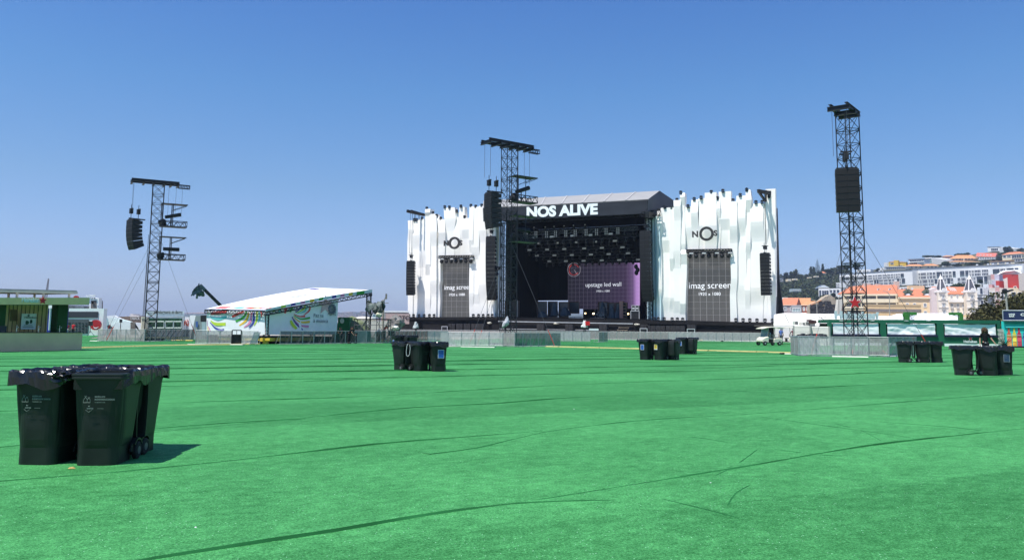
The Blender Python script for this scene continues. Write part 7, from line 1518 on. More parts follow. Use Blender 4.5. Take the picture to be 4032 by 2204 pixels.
terra = M('terracotta_tiles', (.56, .205, .115), .85, .15, var=.14, scale=.8, stretch=(3, 1, 1)); terra2 = M('pale_terracotta', (.58, .27, .13), .85, .15, var=.12, scale=.8); creamw = M('cream_render', (.80, .69, .49), .85, .15, var=.05, scale=.3); yel = M('yellow_render', (.68, .45, .06), .85, var=.04); ochre = M('ochre_render', (.72, .51, .27), .85, var=.06, scale=.4); greyw = M('grey_render', (.30, .30, .30), .85, var=.1); redw = M('red_render', (.50, .05, .04), .85, var=.04); pinkw = M('pink_render', (.60, .34, .32), .85, var=.06)
class Face:
    """vertical facade between two photo columns at depths Y0, Y1; s,t in 0..1; t=1 follows the photo roofline"""
    def __init__(s, x0, x1, Y0, Y1, ytop0, ytop1, zb=None, ybot=None):
        Y0 *= KH; Y1 *= KH; a, b = at(x0, 1290, Y0), at(x1, 1290, Y1); s.pl = Plane(a.xy, b.xy); s.A = Vector((a.x, a.y, 0)); s.L = Vector((b.x - a.x, b.y - a.y, 0))
        s.z0 = s.pl(x0, ytop0).z; s.z1 = s.pl(x1, ytop1 if ytop1 is not None else ytop0).z; s.zb = zb if zb is not None else s.pl((x0 + x1) / 2, ybot).z; s.n = s.pl.n3
    def P(s, u, t, o=0):
        z = s.zb + ((s.z0 + (s.z1 - s.z0) * u) - s.zb) * t; return s.A + s.L * u + s.n * o + UP * z
    def F(s, px, py, o=0): return s.pl(px, py, o)
    def block(s, par, mat, depth, name='wall'):
        k = -s.n * depth; mb = MB(); c = [s.P(0, 0), s.P(1, 0), s.P(1, 1), s.P(0, 1)]; mb.hexa([c[0], c[1], c[1] + k, c[0] + k], [c[3], c[2], c[2] + k, c[3] + k]); return mb.build(name, mat, par)
    def rect(s, mb, u0, u1, t0, t1, o, d=.1): mb.ext([s.P(u0, t0, o), s.P(u1, t0, o), s.P(u1, t1, o), s.P(u0, t1, o)], s.n * d)
    def window(s, par, u0, u1, t0, t1, bars=1, fr=True, o=.02, g=None, nm='window', fm=None):
        m2 = MB(); s.rect(m2, u0, u1, t0, t1, o, .04); m2.m = 1
        if fr:
            a, b, c, d = s.P(u0, t0, o + .08), s.P(u1, t0, o + .08), s.P(u1, t1, o + .08), s.P(u0, t1, o + .08); wdt = .34
            for p, q in ((a, b), (b, c), (c, d), (d, a)): m2.beam(p, q, wdt)
            for k in range(bars): p = a.lerp(b, (k + 1) / (bars + 1)); q = d.lerp(c, (k + 1) / (bars + 1)); m2.beam(p, q, .22)
        return m2.build(nm, [g or glass, fm or frm], par)
    def roof(s, par, mat, kind, depth, h, ov=.6, name='roof'):
        k = -s.n; a, b = s.P(0, 1, ov) - s.pl.d3 * ov, s.P(1, 1, ov) + s.pl.d3 * ov; c, d = b + k * (depth + 2 * ov), a + k * (depth + 2 * ov); mb = MB(); L = s.L.length
        if kind == 'flat': mb.hexa([a, b, c, d], [a + UP * h, b + UP * h, c + UP * h, d + UP * h])
        else:
            ins = min(depth * .5, L * .3) if kind == 'hip' else 0
            r0 = (a + d) / 2 + UP * h + s.pl.d3 * ins; r1 = (b + c) / 2 + UP * h - s.pl.d3 * ins
            i = [mb.V(p) for p in (a, b, c, d, r0, r1)]; mb.F((i[0], i[1], i[5], i[4])); mb.F((i[2], i[3], i[4], i[5])); mb.F((i[1], i[2], i[5])); mb.F((i[3], i[0], i[4])); mb.F((i[3], i[2], i[1], i[0]))
            mb.m = 1; mb.beam(a + UP * -.1, b + UP * -.1, .25)
        return mb.build(name, [mat, creamw], par)
def H(x, y): return H4(x, y)
def hface(x0, x1, Y0, Y1, yt0, yt1=None, yb=None, zb=None):
    return Face(H(x0, 0)[0], H(x1, 0)[0], Y0, Y1, H(0, yt0)[1], H(0, yt1 if yt1 is not None else yt0)[1], zb=zb, ybot=H(0, yb)[1] if yb is not None else None)
def bthing(nm, label, f): return thing(nm, label, 'building' if nm != 'house' else 'house', f.P(.5, 0))
def wgrid(f, t, cols, rows, u0=.06, u1=.94, t0=.12, t1=.88, fw=.6, fh=.6, bars=1, skip=0, seed=0, g=None):
    rnd = random.Random(seed)
    for r in range(rows):
        for c in range(cols):
            if rnd.random() < skip: continue
            cu = u0 + (u1 - u0) * (c + .5) / cols; ct = t0 + (t1 - t0) * (r + .5) / rows; hw = (u1 - u0) / cols * fw / 2; hh = (t1 - t0) / rows * fh / 2; f.window(t, cu - hw, cu + hw, ct - hh, ct + hh, bars, g=g)
# long white apartment blocks
def apartments(label, f, cols, seed, u_end, blank):
    t = bthing('apartment_block', label, f); f.block(t, wwall, 12); rnd = random.Random(seed)
    mb = MB(); a, b = f.P(0, 1, .6), f.P(1, 1, .6); k = -f.n * 13; mb.hexa([a, b, b + k, a + k], [a + UP * .35, b + UP * .35, b + k + UP * .35, a + k + UP * .35]); mb.build('roof', M('flat_roof_grey', (.14, .16, .19), .8), t)
    mb = MB()
    for _ in range(4): p = f.P(rnd.uniform(.1, .9), 1, -4) + UP * 1.; mb.box(p, (1.2, 1.2, 1.6))
    mb.build('chimney', wwall, t)
    # two bands of storeys: frames proud of dark glass
    u = .005
    while u < u_end:
        w_ = rnd.choice([.022, .03, .045, .06]) * (1.0); w_ = min(w_, u_end - u)
        for (t0, t1) in ((.50, .80), (.10, .46)):
            uu = u + (.012 if t0 < .3 else 0); kind = rnd.random()
            if kind < .36 and w_ > .025:   # recessed loggia
                f.window(t, uu, uu + w_ * .92, t0, t1, 2, fr=False, g=M('loggia_glass', (.05, .06, .08), .25, .5, var=.4, scale=.25), o=.02)
                m2 = MB(); f.rect(m2, uu, uu + w_ * .92, t0, t0 + .09, .1, .05); m2.build('balustrade', M('glass_rail', (.16, .20, .21), .2, .5), t)
            elif kind < .93:
                tm = (t0 + t1) / 2; f.window(t, uu, uu + w_ * .9, t0, tm - .012, max(1, int(w_ / .018)), o=.25); f.window(t, uu, uu + w_ * .9, tm + .012, t1, max(1, int(w_ / .018)), o=.25)
        u += w_ + .004
    return t
f1 = hface(672, 1440, 330, 296, 365, 323, 500); f1.zb = min(f1.zb, f1.P(0, 0).z); apartments('long white apartment block on the hillside, behind the right tower', f1, 30, 3, .90, True)
f2 = hface(1442, 2600, 300, 250, 313, 256, 498); apartments('longer white apartment block to the right, nearer the right edge', f2, 40, 5, .98, False)
f3 = hface(445, 680, 300, 292, 520, 515, 612); t = bthing('apartment_block', 'small low white block with big panes left of the right tower', f3); f3.block(t, wwall, 10); f3.window(t, .16, .46, .15, .80, 2); f3.window(t, .03, .13, .1, .85, 0); f3.window(t, .52, .62, .5, .85, 0); f3.window(t, .66, .78, .5, .85, 0); f3.window(t, .82, .94, .5, .85, 0)
f4 = hface(448, 560, 330, 330, 512, None, 545); t = bthing('house', 'small house with pale grey hipped roof above the low white block', f4); f4.block(t, greyw, 10); f4.roof(t, M('zinc_roof', (.30, .34, .36), .6), 'hip', 10, 3.2)
f4 = hface(632, 672, 312, 308, 455, None, 510); t = bthing('apartment_block', 'narrow white block end left of the long apartment block', f4); f4.block(t, wwall, 8); wgrid(f4, t, 2, 3, fw=.8, fh=.7, bars=0)
f4 = hface(1285, 1660, 285, 275, 505, 488, 540); t = bthing('apartment_block', 'lower white storey with windows under the long apartment blocks', f4); f4.block(t, wwall, 8); wgrid(f4, t, 9, 1, fw=.75, fh=.8)
f4 = hface(1660, 2160, 275, 262, 470, 466, 520); t = bthing('apartment_block', 'white lower terrace under the right apartment block', f4); f4.block(t, wwall, 8); wgrid(f4, t, 10, 1, fw=.6, fh=.7)
# houses along the ridge
f = hface(1195, 1378, 400, 395, 238, 240, 290); t = bthing('house', 'bright yellow house on the ridge', f); f.block(t, yel, 10); f.window(t, .45, .8, .02, .25, 2, g=M('window_brown', (.09, .07, .06), .4)); f.window(t, .1, .28, .5, .8, 0); m2 = MB(); f.rect(m2, .36, .62, .1, 1.28, .1, 5); m2.build('stair_tower', yel, t); f.roof(t, terra2, 'hip', 10, .9, .4)
f = hface(1174, 1212, 402, 402, 247, None, 290); t = bthing('house', 'narrow white house touching the yellow house', f); f.block(t, wwall, 8); f.window(t, .6, .85, .5, .7, 0)
f = hface(1155, 1372, 372, 365, 290, 292, 318); t = bthing('house', 'low white-roofed house with dark glass band below the yellow house', f); f.block(t, wwall, 10); f.window(t, .05, .97, .1, .75, 8); f.roof(t, wwall, 'flat', 11, .5, 1.2)
f = hface(1100, 1160, 375, 372, 303, 300, 325); t = bthing('house', 'small white flat house left of the dark glass band house', f); f.block(t, wwall, 8); f.window(t, .3, .7, .2, .6, 0)
f = hface(855, 1002, 380, 375, 322, 318, 345); t = bthing('house', 'low white house behind the top of the right lattice tower foot', f); f.block(t, wwall, 8); wgrid(f, t, 3, 1, fw=.4, fh=.4, bars=0)
f = hface(1405, 1568, 400, 390, 212, 206, 268); t = bthing('house', 'two-storey curved grey glass house on the ridge', f); f.block(t, wwall, 9); f.window(t, .08, .98, .56, .88, 5); f.window(t, .1, .55, .08, .4, 3); f.roof(t, M('flat_roof_grey'), 'flat', 10, .4, 1.); m2 = MB(); f.rect(m2, 0, 1, .44, .53, .1, 1.2); m2.build('balcony', wwall, t)
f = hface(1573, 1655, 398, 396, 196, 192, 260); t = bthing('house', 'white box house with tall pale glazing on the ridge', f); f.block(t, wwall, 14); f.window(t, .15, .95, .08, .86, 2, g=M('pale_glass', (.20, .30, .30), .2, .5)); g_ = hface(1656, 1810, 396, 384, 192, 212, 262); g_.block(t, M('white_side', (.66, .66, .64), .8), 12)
f = hface(1765, 1925, 352, 350, 256, 252, 290); t = bthing('house', 'white flat-roofed villa with blue glass under the large orange house', f); f.block(t, wwall, 8); f.window(t, .15, .9, .1, .75, 3); f.roof(t, wwall, 'flat', 8, .4, .6)
for i, (x0, x1, yt, yb, Y) in enumerate(((1400, 1560, 285, 312, 375), (1580, 1716, 282, 308, 372))):
    f = hface(x0, x1, Y, Y, yt, None, yb); t = bthing('house', ['cream house with pale terracotta hip roof, left of two below the ridge', 'cream house with pale terracotta hip roof, right of two below the ridge'][i], f); f.block(t, creamw, 8); f.roof(t, terra2, 'hip', 8, 2.6, .8); wgrid(f, t, 3, 1, fw=.5, fh=.7, bars=0)
f = hface(1850, 2110, 385, 378, 205, 200, 222); t = bthing('house', 'large orange-roofed two-storey villa on the ridge', f); f.block(t, creamw, 14); f.roof(t, terra2, 'hip', 14, 4.6, 1.5); wgrid(f, t, 7, 1, fw=.72, fh=.8, g=M('window_brown'), t0=0, t1=1)
g_ = hface(1822, 2165, 378, 370, 238, 240, 258); m_ = g_.block(t, creamw, 16, 'lower_wall'); g_.roof(t, terra2, 'hip', 16, 1.6, 1., 'lower_roof'); wgrid(g_, t, 8, 1, fw=.7, fh=.75, t0=0, t1=1, g=M('window_brown'))
m2 = MB(); g_.rect(m2, .45, .48, .9, 2.9, -8, .8); m2.build('chimney', creamw, t)
f = hface(2120, 2320, 405, 398, 182, 186, 216); t = bthing('house', 'pinkish-red roofed long house with dormers right of the large villa', f); f.block(t, wwall, 10); f.roof(t, M('red_roof', (.55, .16, .12), .85, var=.12), 'gable', 10, 5.2, .6); wgrid(f, t, 7, 1, fw=.7, fh=.7, t0=.1, t1=.9)
for k in range(4): m2 = MB(); q = f.P(.22 + k * .18, 1, 1.) + UP * 2.2 - f.n * 2.5; m2.box(q, (1.4, 1.5, 1.2)); m2.build('dormer', wwall, t)
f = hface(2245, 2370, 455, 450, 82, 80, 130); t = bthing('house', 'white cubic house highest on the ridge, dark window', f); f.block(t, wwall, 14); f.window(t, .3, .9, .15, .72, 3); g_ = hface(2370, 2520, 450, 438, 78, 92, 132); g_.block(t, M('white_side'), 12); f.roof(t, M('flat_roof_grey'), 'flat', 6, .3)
f = hface(2395, 2600, 345, 338, 165, 150, 216); t = bthing('house', 'modern cream house with terracotta roof at the right edge', f); f.block(t, creamw, 10); f.window(t, .05, .2, .45, .85, 0); f.window(t, .26, .44, .45, .85, 1); f.window(t, .5, .98, .1, .82, 3); f.roof(t, terra, 'hip', 10, 2.8, .6)
f = hface(2260, 2520, 330, 322, 236, 228, 264); t = bthing('house', 'long low beige house with brown section just above the apartment roof', f); f.block(t, creamw, 8); f.window(t, .06, .3, .1, .7, 2); f.window(t, .38, .62, .1, .8, 2); f.window(t, .66, .86, .1, .8, 0, g=M('window_brown')); f.roof(t, terra2, 'flat', 9, .3, .8)
f = hface(2520, 2620, 318, 314, 200, None, 240); t = bthing('house', 'dark-windowed villa cut off by the right edge', f); f.block(t, greyw, 8); f.window(t, .1, .9, .2, .8, 2); f.roof(t, creamw, 'flat', 8, .4, .6)
f = hface(1760, 1850, 420, 415, 182, 178, 200); t = bthing('house', 'small pink-beige house behind the large villa', f); f.block(t, pinkw, 8); f.roof(t, terra2, 'hip', 8, 1.5); 
f = hface(20, 82, 330, 330, 408, None, 450); t = bthing('house', 'small grey house among trees at the left end of the hill', f); f.block(t, greyw, 8); f.roof(t, M('flat_roof_grey'), 'flat', 8, .5, .6); f.window(t, .1, .8, .3, .7, 2)
f = hface(490, 532, 400, 400, 358, None, 374); t = bthing('house', 'tiny orange-roofed house among the hilltop trees', f); f.block(t, creamw, 5); f.roof(t, terra, 'hip', 5, 2.2)
for i, (x0, x1, y0, y1) in enumerate(((120, 160, 420, 445), (185, 230, 415, 432), (345, 380, 400, 410), (415, 455, 388, 400))):
    f = hface(x0, x1, 330, 330, y0, None, y1); t = bthing('house', ['small white house wall low among the hillside trees, far left', 'small cream house wall among the hillside trees, second from left', 'short pale wall among trees below the cypresses', 'pale wall among trees under the araucaria'][i], f); f.block(t, creamw, 5); f.window(t, .3, .6, .3, .7, 0)
f = hface(165, 265, 270, 270, 522, None, 552); t = bthing('house', 'pale bluish ruined house half sunk in hillside trees', f); f.block(t, M('pale_blue_wall', (.36, .44, .44), .85, var=.2), 6); wgrid(f, t, 3, 1, fw=.4, fh=.5, bars=0)
# red and pink group on the right
f = hface(2360, 2480, 236, 232, 372, 368, 420); t = bthing('apartment_block', 'red and white stepped apartment house at the right edge under the roofline', f); f.block(t, redw, 10)
g_ = hface(2435, 2552, 222, 218, 402, 370, 520); g_.block(t, redw, 6, 'red_wall'); g_.window(t, .55, .78, .02, .18, 0); g_ = hface(2395, 2435, 223, 222, 420, 400, 520); g_.block(t, M('cream_side', (.68, .60, .52), .8), 6, 'cream_wall'); g_ = hface(2552, 2620, 217, 214, 360, 350, 540); g_.block(t, M('cream_side'), 8, 'cream_wall')
g_ = hface(2320, 2395, 232, 230, 425, 415, 520); g_.block(t, M('cream_side'), 8, 'cream_wall'); g_.window(t, .5, .95, .05, .9, 0)
mb = MB(); c4 = [h_(2290, 372, 245), h_(2560, 372, 240), h_(2530, 322, 252), h_(2360, 330, 255)]; mb.ext(c4, (0, 0, -.5)); mb.ext([h_(2290, 380, 238), h_(2560, 372, 236), h_(2560, 368, 236), h_(2480, 330, 236), h_(2370, 345, 236)], (0, 4, 0)); mb.build('roof', wwall, t)
rc = random.Random(9); 
for i, (x0, x1, y0, y1, mm, lb) in enumerate(((2225, 2262, 375, 435, greyw, 'pale grey upper-left unit of the stepped red and pink houses'), (2262, 2300, 368, 438, pinkw, 'pink upper unit of the stepped houses'), (2300, 2350, 368, 430, M('lilac_render', (.50, .48, .55), .8), 'lilac-white unit of the stepped houses'), (2270, 2310, 440, 505, M('lilac_render'), 'white unit with grey base in the stepped houses'), (2310, 2345, 436, 500, redw, 'small red unit in the stepped houses'), (2210, 2270, 475, 545, pinkw, 'pink unit at the foot of the stepped houses'), (2235, 2300, 510, 590, M('cream_side'), 'pale pink lower unit beside the grey house'), (2300, 2360, 505, 570, pinkw, 'pink lower unit above the olive tree'), (2345, 2440, 515, 570, M('cream_side'), 'cream lower unit above the olive tree'), (2440, 2600, 512, 570, creamw, 'cream base wall under the red wall'))):
    f = hface(x0, x1, 228 - i, 227 - i, y0, None, y1); t = bthing('house', lb, f); f.zb = min(f.zb, 3); f.block(t, mm, 6); f.window(t, .15, .45, .72, .9, 0); f.window(t, .6, .85, .72, .9, 0, g=M('window_brown'))
# front row of the old town
f = hface(690, 1278, 205, 198, 578, 575, zb=0); t = bthing('apartment_house', 'cream apartment house with orange mansard roof and long balconies behind the right tower', f); f.block(t, creamw, 12)
k = f.n; mb = MB(); P4 = [f.P(-.08, 1, .8), f.P(1.0, 1, .8), f.P(.975, 1, -5) + UP * 6.2, f.P(.36, 1, -5) + UP * 6.2, f.P(.12, 1, -5) + UP * 5.2]; mb.ext(P4, (0, .3, -.3)); mb.m = 0; mb.hexa([P4[2] - UP * .3, P4[4] - UP * .3, P4[4] - k * 8, P4[2] - k * 8], [P4[2], P4[4], P4[4] - k * 8 + UP * .3, P4[2] - k * 8 + UP * .3]); mb.build('roof', terra, t)
for uu in (.36, .66, .86): m2 = MB(); q = f.P(uu, 1, -2.2) + UP * 3.0; m2.m = 0; m2.box(q, (2.2, .5, 1.3)); m2.m = 1; m2.box(q + f.n * .3, (1.1, .1, .8)); m2.build('roof_window', [whitep, glass], t)
m2 = MB(); f.rect(m2, -.02, 1.0, .955, 1.0, .2, 1.2); m2.build('cornice', creamw, t)
zz = lambda py: (f.F(3400, H(0, py)[1]).z - f.zb) / (f.P(.5, 1).z - f.zb)
for (ya, yb) in ((592, 628), (672, 708), (748, 790)):
    for (ua, ub_) in ((.08, .34), (.36, .62), (.64, .97)): f.window(t, ua, ub_, zz(yb), zz(ya), 5, g=M('balcony_dark', (.15, .15, .15), .5, var=.5, scale=.3), o=.03, fr=False)
    m2 = MB(); f.rect(m2, .0, 1.0, zz(yb + 38), zz(yb), .3, 1.3); m2.build('balcony', creamw, t)
    for uu in (.04, .35, .63, .97): m2 = MB(); f.rect(m2, uu - .008, uu + .008, zz(yb), zz(ya - 4), 1.2, .3); m2.build('balcony_post', creamw, t)
for (u0, u1, hh) in ((.38, .48, 1.6), (.93, .99, 3.0), (.60, .66, 1.2)): m2 = MB(); q = f.P((u0 + u1) / 2, 1, -6) + UP * 6; m2.box(q, ((u1 - u0) * 44, 2.5, hh * 1.6)); m2.build('chimney', M('chimney_pink', (.64, .50, .42), .8), t)
f = hface(1278, 1700, 196, 192, 607, 608, zb=0); t = bthing('apartment_house', 'yellow-cream house with orange roof and two green dormers', f); f.block(t, M('apricot_render', (.80, .60, .36), .85, var=.05), 12)
mb = MB(); P4 = [f.P(-.0, 1, .7), f.P(1.0, 1, .7), f.P(.94, 1, -4.5) + UP * 5.2, f.P(.0, 1, -4.5) + UP * 5.2]; mb.ext(P4, (0, .3, -.3)); mb.hexa([P4[3] - UP * .3, P4[2] - UP * .3, P4[2] - f.n * 7, P4[3] - f.n * 7], [P4[3], P4[2], P4[2] - f.n * 7 + UP * .2, P4[3] - f.n * 7 + UP * .2]); mb.build('roof', terra, t)
m2 = MB(); f.rect(m2, 0, 1, .955, 1.0, .05, .9); m2.build('cornice', creamw, t)
for uu in (.25, .72):
    m2 = MB(); q = f.P(uu, 1, -.6) + UP * 1.0; w2 = 1.9; dd = f.pl.d3; m2.m = 0; m2.ext([q - dd * w2, q + dd * w2, q + dd * w2 + UP * 2.0, q + UP * 3.6, q - dd * w2 + UP * 2.0], -f.n * 4); m2.m = 1; m2.ext([q - dd * 1.3 + f.n * .1, q + dd * 1.3 + f.n * .1, q + dd * 1.3 + UP * 1.3 + f.n * .1, q - dd * 1.3 + UP * 1.3 + f.n * .1], f.n * .1); m2.m = 2; m2.beam(q + UP * 3.7 + f.n * .6, q - dd * 2.6 + UP * 1.7 + f.n * .6, .3, 1.6); m2.beam(q + UP * 3.7 + f.n * .6, q + dd * 2.6 + UP * 1.7 + f.n * .6, .3, 1.6)
    m2.build('dormer', [M('dormer_green', (.08, .16, .10), .7), whitep, M('dormer_edge', (.12, .14, .10), .7)], t)
m2 = MB(); q = f.P(.45, 1, -7) + UP * 5; m2.box(q, (10, 2.5, 5)); m2.build('chimney_block', M('apricot_render'), t); m2 = MB(); disc(m2, f.P(.36, 1, -3) + UP * 5.4, (1, 0, 0), UP, .8, .2, 16); m2.build('satellite_dish', whitep, t)
for r_, ty in enumerate((690, 768)):
    for c_, uu in enumerate((.22, .40, .66, .84)): f.window(t, uu - .03, uu + .035, zz(ty + 24) , zz(ty - 14), 1 if c_ > 1 else 0, g=glass if c_ > 1 else M('shutter_pale', (.55, .50, .46), .7))
f = hface(945, 1512, 183, 181, 682, 688, zb=0); t = bthing('warehouse', 'low ochre building with grey string course in front of the old town', f); f.block(t, ochre, 8)
m2 = MB(); f.rect(m2, .0, 1.0, .74, .84, .02, .25); m2.build('string_course', M('stone_course', (.22, .19, .17), .8, var=.3, scale=2), t); m2 = MB(); f.rect(m2, -.005, 1.005, .95, 1.0, .02, .2); m2.build('parapet', M('parapet', (.50, .36, .20), .8), t); m2 = MB(); f.rect(m2, .53, .585, .06, .14, .02, .05); m2.build('vent', blk, t)
# cream palace
f = hface(1705, 2095, 194, 191, 575, 578, zb=0); t = bthing('palace', 'cream palace with twin slate spires and orange roof', f); f.block(t, M('palace_cream', (.88, .78, .64), .85, var=.05), 12); PM = M('palace_cream'); WT = M('palace_trim', (.86, .82, .77), .8)
zp = lambda py: (f.F(3780, H(0, py)[1]).z - f.zb) / (f.P(.5, 1).z - f.zb)
mb = MB(); P4 = [f.P(.2, 1, .5), f.P(.8, 1, .5), f.P(.8, 1, -5) + UP * 4.8, f.P(.2, 1, -5) + UP * 4.8]; mb.ext(P4, (0, .3, -.2)); P5 = [p + UP * .0 for p in (f.P(-.08, 1, -1.5) + UP * .6, f.P(.06, 1, -1.5) + UP * .6, f.P(.1, 1, -5) + UP * 4.9, f.P(-.16, 1, -5) + UP * 4.9)]; mb.ext(P5, (0, .3, -.2)); mb.build('roof', terra, t)
mb = MB()
for k_ in range(4): a = f.P(.30 + k_ * .045, 1, -4) + UP * 4.2; mb.beam(a, a + f.n * 2.4 - UP * 2.2 + f.pl.d3 * 1.2, .4, .1)
mb.build('roof_light', whitep, t)
for ti, (xa, xb) in enumerate(((1697, 1800), (1995, 2108))):
    g_ = hface(xa, xb, 189.5, 189, 560, None, zb=0); g_.block(t, PM, 6, 'tower'); zq = lambda py: (g_.F(H(xa, 0)[0] + 10, H(0, py)[1]).z) / g_.P(.5, 1).z
    c = g_.P(.5, 1, -3); w_ = g_.L.length; mb = MB(); z0_ = c.z
    mb.box(Vector((c.x, c.y, z0_ + .5)), (w_ + .8, 6.8, .9)); mb.box(Vector((c.x, c.y, z0_ + 1.2)), (w_ * .8, 5.6, .6)); disc(mb, Vector((c.x, c.y - 3.3, z0_ + 1.5)), (1, 0, 0), UP, 1.3, .5, 16); mb.build('tower_cornice', WT, t)
    hs = 7.4; b4 = [Vector((c.x + sx_ * w_ * .38, c.y + sy * 2.6, z0_ + 1.0)) for sx_, sy in ((-1, -1), (1, -1), (1, 1), (-1, 1))]; t4 = [Vector((c.x + sx_ * w_ * .12, c.y + sy * .8, z0_ + 1.0 + hs)) for sx_, sy in ((-1, -1), (1, -1), (1, 1), (-1, 1))]
    mb = MB(); mb.hexa(b4, t4); mb.build('spire', M('slate', (.10, .10, .12), .7, var=.2), t)
    mb = MB()
    for p, q in zip(b4, t4): mb.beam(p, q, .45)
    tc_ = Vector((c.x, c.y, z0_ + 1 + hs)); mb.lathe([(1.5, 0), (1.3, .3), (.7, 1.2), (.3, 2.2), (.05, 3.4)], tc_, 8); mb.build('spire_cap', WT, t)
    for py in (604, 688, 760):
        g_.window(t, .40, .62, zq(py + 20), zq(py - 14), 1); m2 = MB(); g_.rect(m2, .30, .72, zq(py - 17), zq(py - 22), .05, .4); g_.rect(m2, .30, .72, zq(py + 28), zq(py + 22), .05, .5); m2.build('window_trim', M('stone_grey_trim', (.45, .42, .40), .8), t)
    for py in (640, 715, 790): m2 = MB(); g_.rect(m2, -.02, 1.02, zq(py + 3), zq(py - 3), .02, .3); m2.build('string_course', WT, t)
for c_, uu in enumerate((.34, .50, .66)):
    for py in (606, 695, 770): f.window(t, uu - .028, uu + .028, zp(py + 20), zp(py - 18), 1)
    m2 = MB(); f.rect(m2, uu - .04, uu + .04, zp(735), zp(718), .05, .5); m2.build('balcony', M('stone_grey_trim'), t)
m2 = MB(); f.rect(m2, .26, .74, zp(662), zp(632), .05, 1.2); m2.build('long_balcony', WT, t)
f = hface(1620, 1700, 192, 190, 572, 600, zb=0); t = bthing('house', 'pale pink gable wall between the yellow house and the palace', f); mb = MB(); mb.ext([f.P(0, 0), f.P(1, 0), h_(1700, 620, 190), h_(1700, 570, 190), h_(1655, 505, 191), h_(1605, 530, 192)], (0, 6, 0)); mb.build('wall', M('pale_pink', (.62, .52, .50), .8), t)
f = hface(2105, 2218, 196, 194, 580, 585, zb=0); t = bthing('house', 'grey house with tall white-framed window right of the palace', f); f.block(t, greyw, 9); m2 = MB(); P4 = [f.P(0, 1, .4), f.P(1, 1, .4), f.P(.95, 1, -3) + UP * 4.8, f.P(0, 1, -3) + UP * 4.8]; m2.ext(P4, (0, .3, -.2)); m2.build('roof', M('grey_roof', (.28, .28, .30), .8), t)
q = f.P(.38, 1, .6); m2 = MB(); m2.box(q + UP * 2.2, (2.8, 2, 4.6)); m2.build('dormer_frame', whitep, t); m2 = MB(); m2.box(q + UP * 2.2 - Vector((0, .95, 0)), (1.5, .3, 3.6)); m2.build('window', [glass], t); f.window(t, .3, .6, .72, .86, 0); m2 = MB(); f.rect(m2, 0, 1, .93, .97, .05, .5); m2.build('cornice', whitep, t)
m2 = MB(); m2.box(f.P(.6, 1, -4) + UP * 5.6, (2.4, 2, 2.6)); m2.build('chimney', whitep, t)
f = hface(2060, 2330, 186, 186, 735, 735, zb=0); f = hface(1920, 2160, 178, 177, 795, 800, zb=0); t = bthing('wall_building', 'low orange-cream wall building between canopy and olive tree', f); f.block(t, ochre, 5); m2 = MB(); f.rect(m2, -.02, 1.02, .4, .75, .05, .3); m2.build('brown_band', M('brown_band', (.17, .12, .09), .8), t); m2 = MB(); f.rect(m2, -.02, 1.02, .78, .9, .05, .5); m2.build('pale_band', creamw, t)
# left cluster behind the marquee
for i, (x0, x1, yt, Y, mm, rf, hh, lb) in enumerate(((18, 118, 612, 212, wwall, None, 0, 'white flat house at the far left of the old town, beside the stage buttress'), (55, 205, 690, 192, M('rose_grey', (.40, .33, .32), .8), terra, 4.6, 'house with bright orange roof just right of the stage buttress'), (135, 345, 686, 198, M('cream_side'), terra2, 4.4, 'long house with paler orange roof right of the first one'), (155, 262, 690, 186, greyw, None, 0, 'grey house with row of windows below the orange roofs'), (268, 350, 690, 184, M('brick_red', (.38, .14, .09), .85, var=.2), terra2, 2.4, 'small brick-red house with white window beside the ruined wall'))):
    f = hface(x0, x1, Y, Y - 2, yt, None, zb=0); t = bthing('house', lb, f); f.block(t, mm, 9)
    if rf: f.roof(t, rf, 'gable', 9, hh, .5)
    tz = lambda py: f.F(H((x0 + x1) / 2, 0)[0], H(0, py)[1]).z / f.P(.5, 1).z
    if i == 3: f.window(t, .1, .9, tz(760), tz(725), 4, g=M('pale_glass')); 
    else: f.window(t, .15, .35, tz(748), tz(715), 1); f.window(t, .6, .85, tz(748), tz(715), 1)
t = thing('ruined_house', 'ruined tan gable wall overgrown with dark creeper', 'ruin', h_(480, 700, 180).xy.to_3d()); pz = [h_(345, 800, 180), h_(640, 800, 180), h_(632, 650, 180), h_(610, 640, 180), h_(560, 590, 180), h_(505, 600, 180), h_(460, 640, 180), h_(352, 690, 180)]; pz[0].z = pz[1].z = 0
mb = MB(); mb.ext(pz, (0, 6, 0)); mb.build('wall', M('ruin_tan', (.40, .33, .24), .9, var=.25, scale=.5), t)
mb = MB(); rnd = random.Random(5)
for k in range(2600):
    x = rnd.uniform(350, 615); y = rnd.uniform(655, 782); 
    if noise.noise(Vector((x * .03, y * .035, 4))) < -.12 or (y < 690 and abs(x - 500) > 60): continue
    p = h_(x, y, 179.7 - rnd.random() * .3); s = rnd.uniform(.3, .75); a = Vector((rnd.gauss(0, 1), .2, rnd.gauss(0, 1))).normalized(); b = a.cross(Vector((0, 1, 0.1))).normalized(); mb.poly([p - a * s, p - b * s, p + a * s, p + b * s])
mb.build('creeper', M('dry_creeper', (.055, .050, .050), .9, var=.5, scale=1), t)
mb = MB(); mb.beam(h_(352, 688, 179.5), h_(460, 640, 179.5), .8, .5); mb.build('roof_edge', terra2, t)
t = thing('house', 'tan plastered gable rising behind the ruined wall', 'house', h_(540, 700, 188).xy.to_3d()); pz = [h_(490, 800, 188), h_(600, 800, 188), h_(606, 620, 188), h_(545, 582, 188), h_(495, 612, 188)]; pz[0].z = pz[1].z = 0; mb = MB(); mb.ext(pz, (0, 6, 0)); mb.build('wall', M('tan_plaster', (.42, .36, .26), .9, var=.12), t)
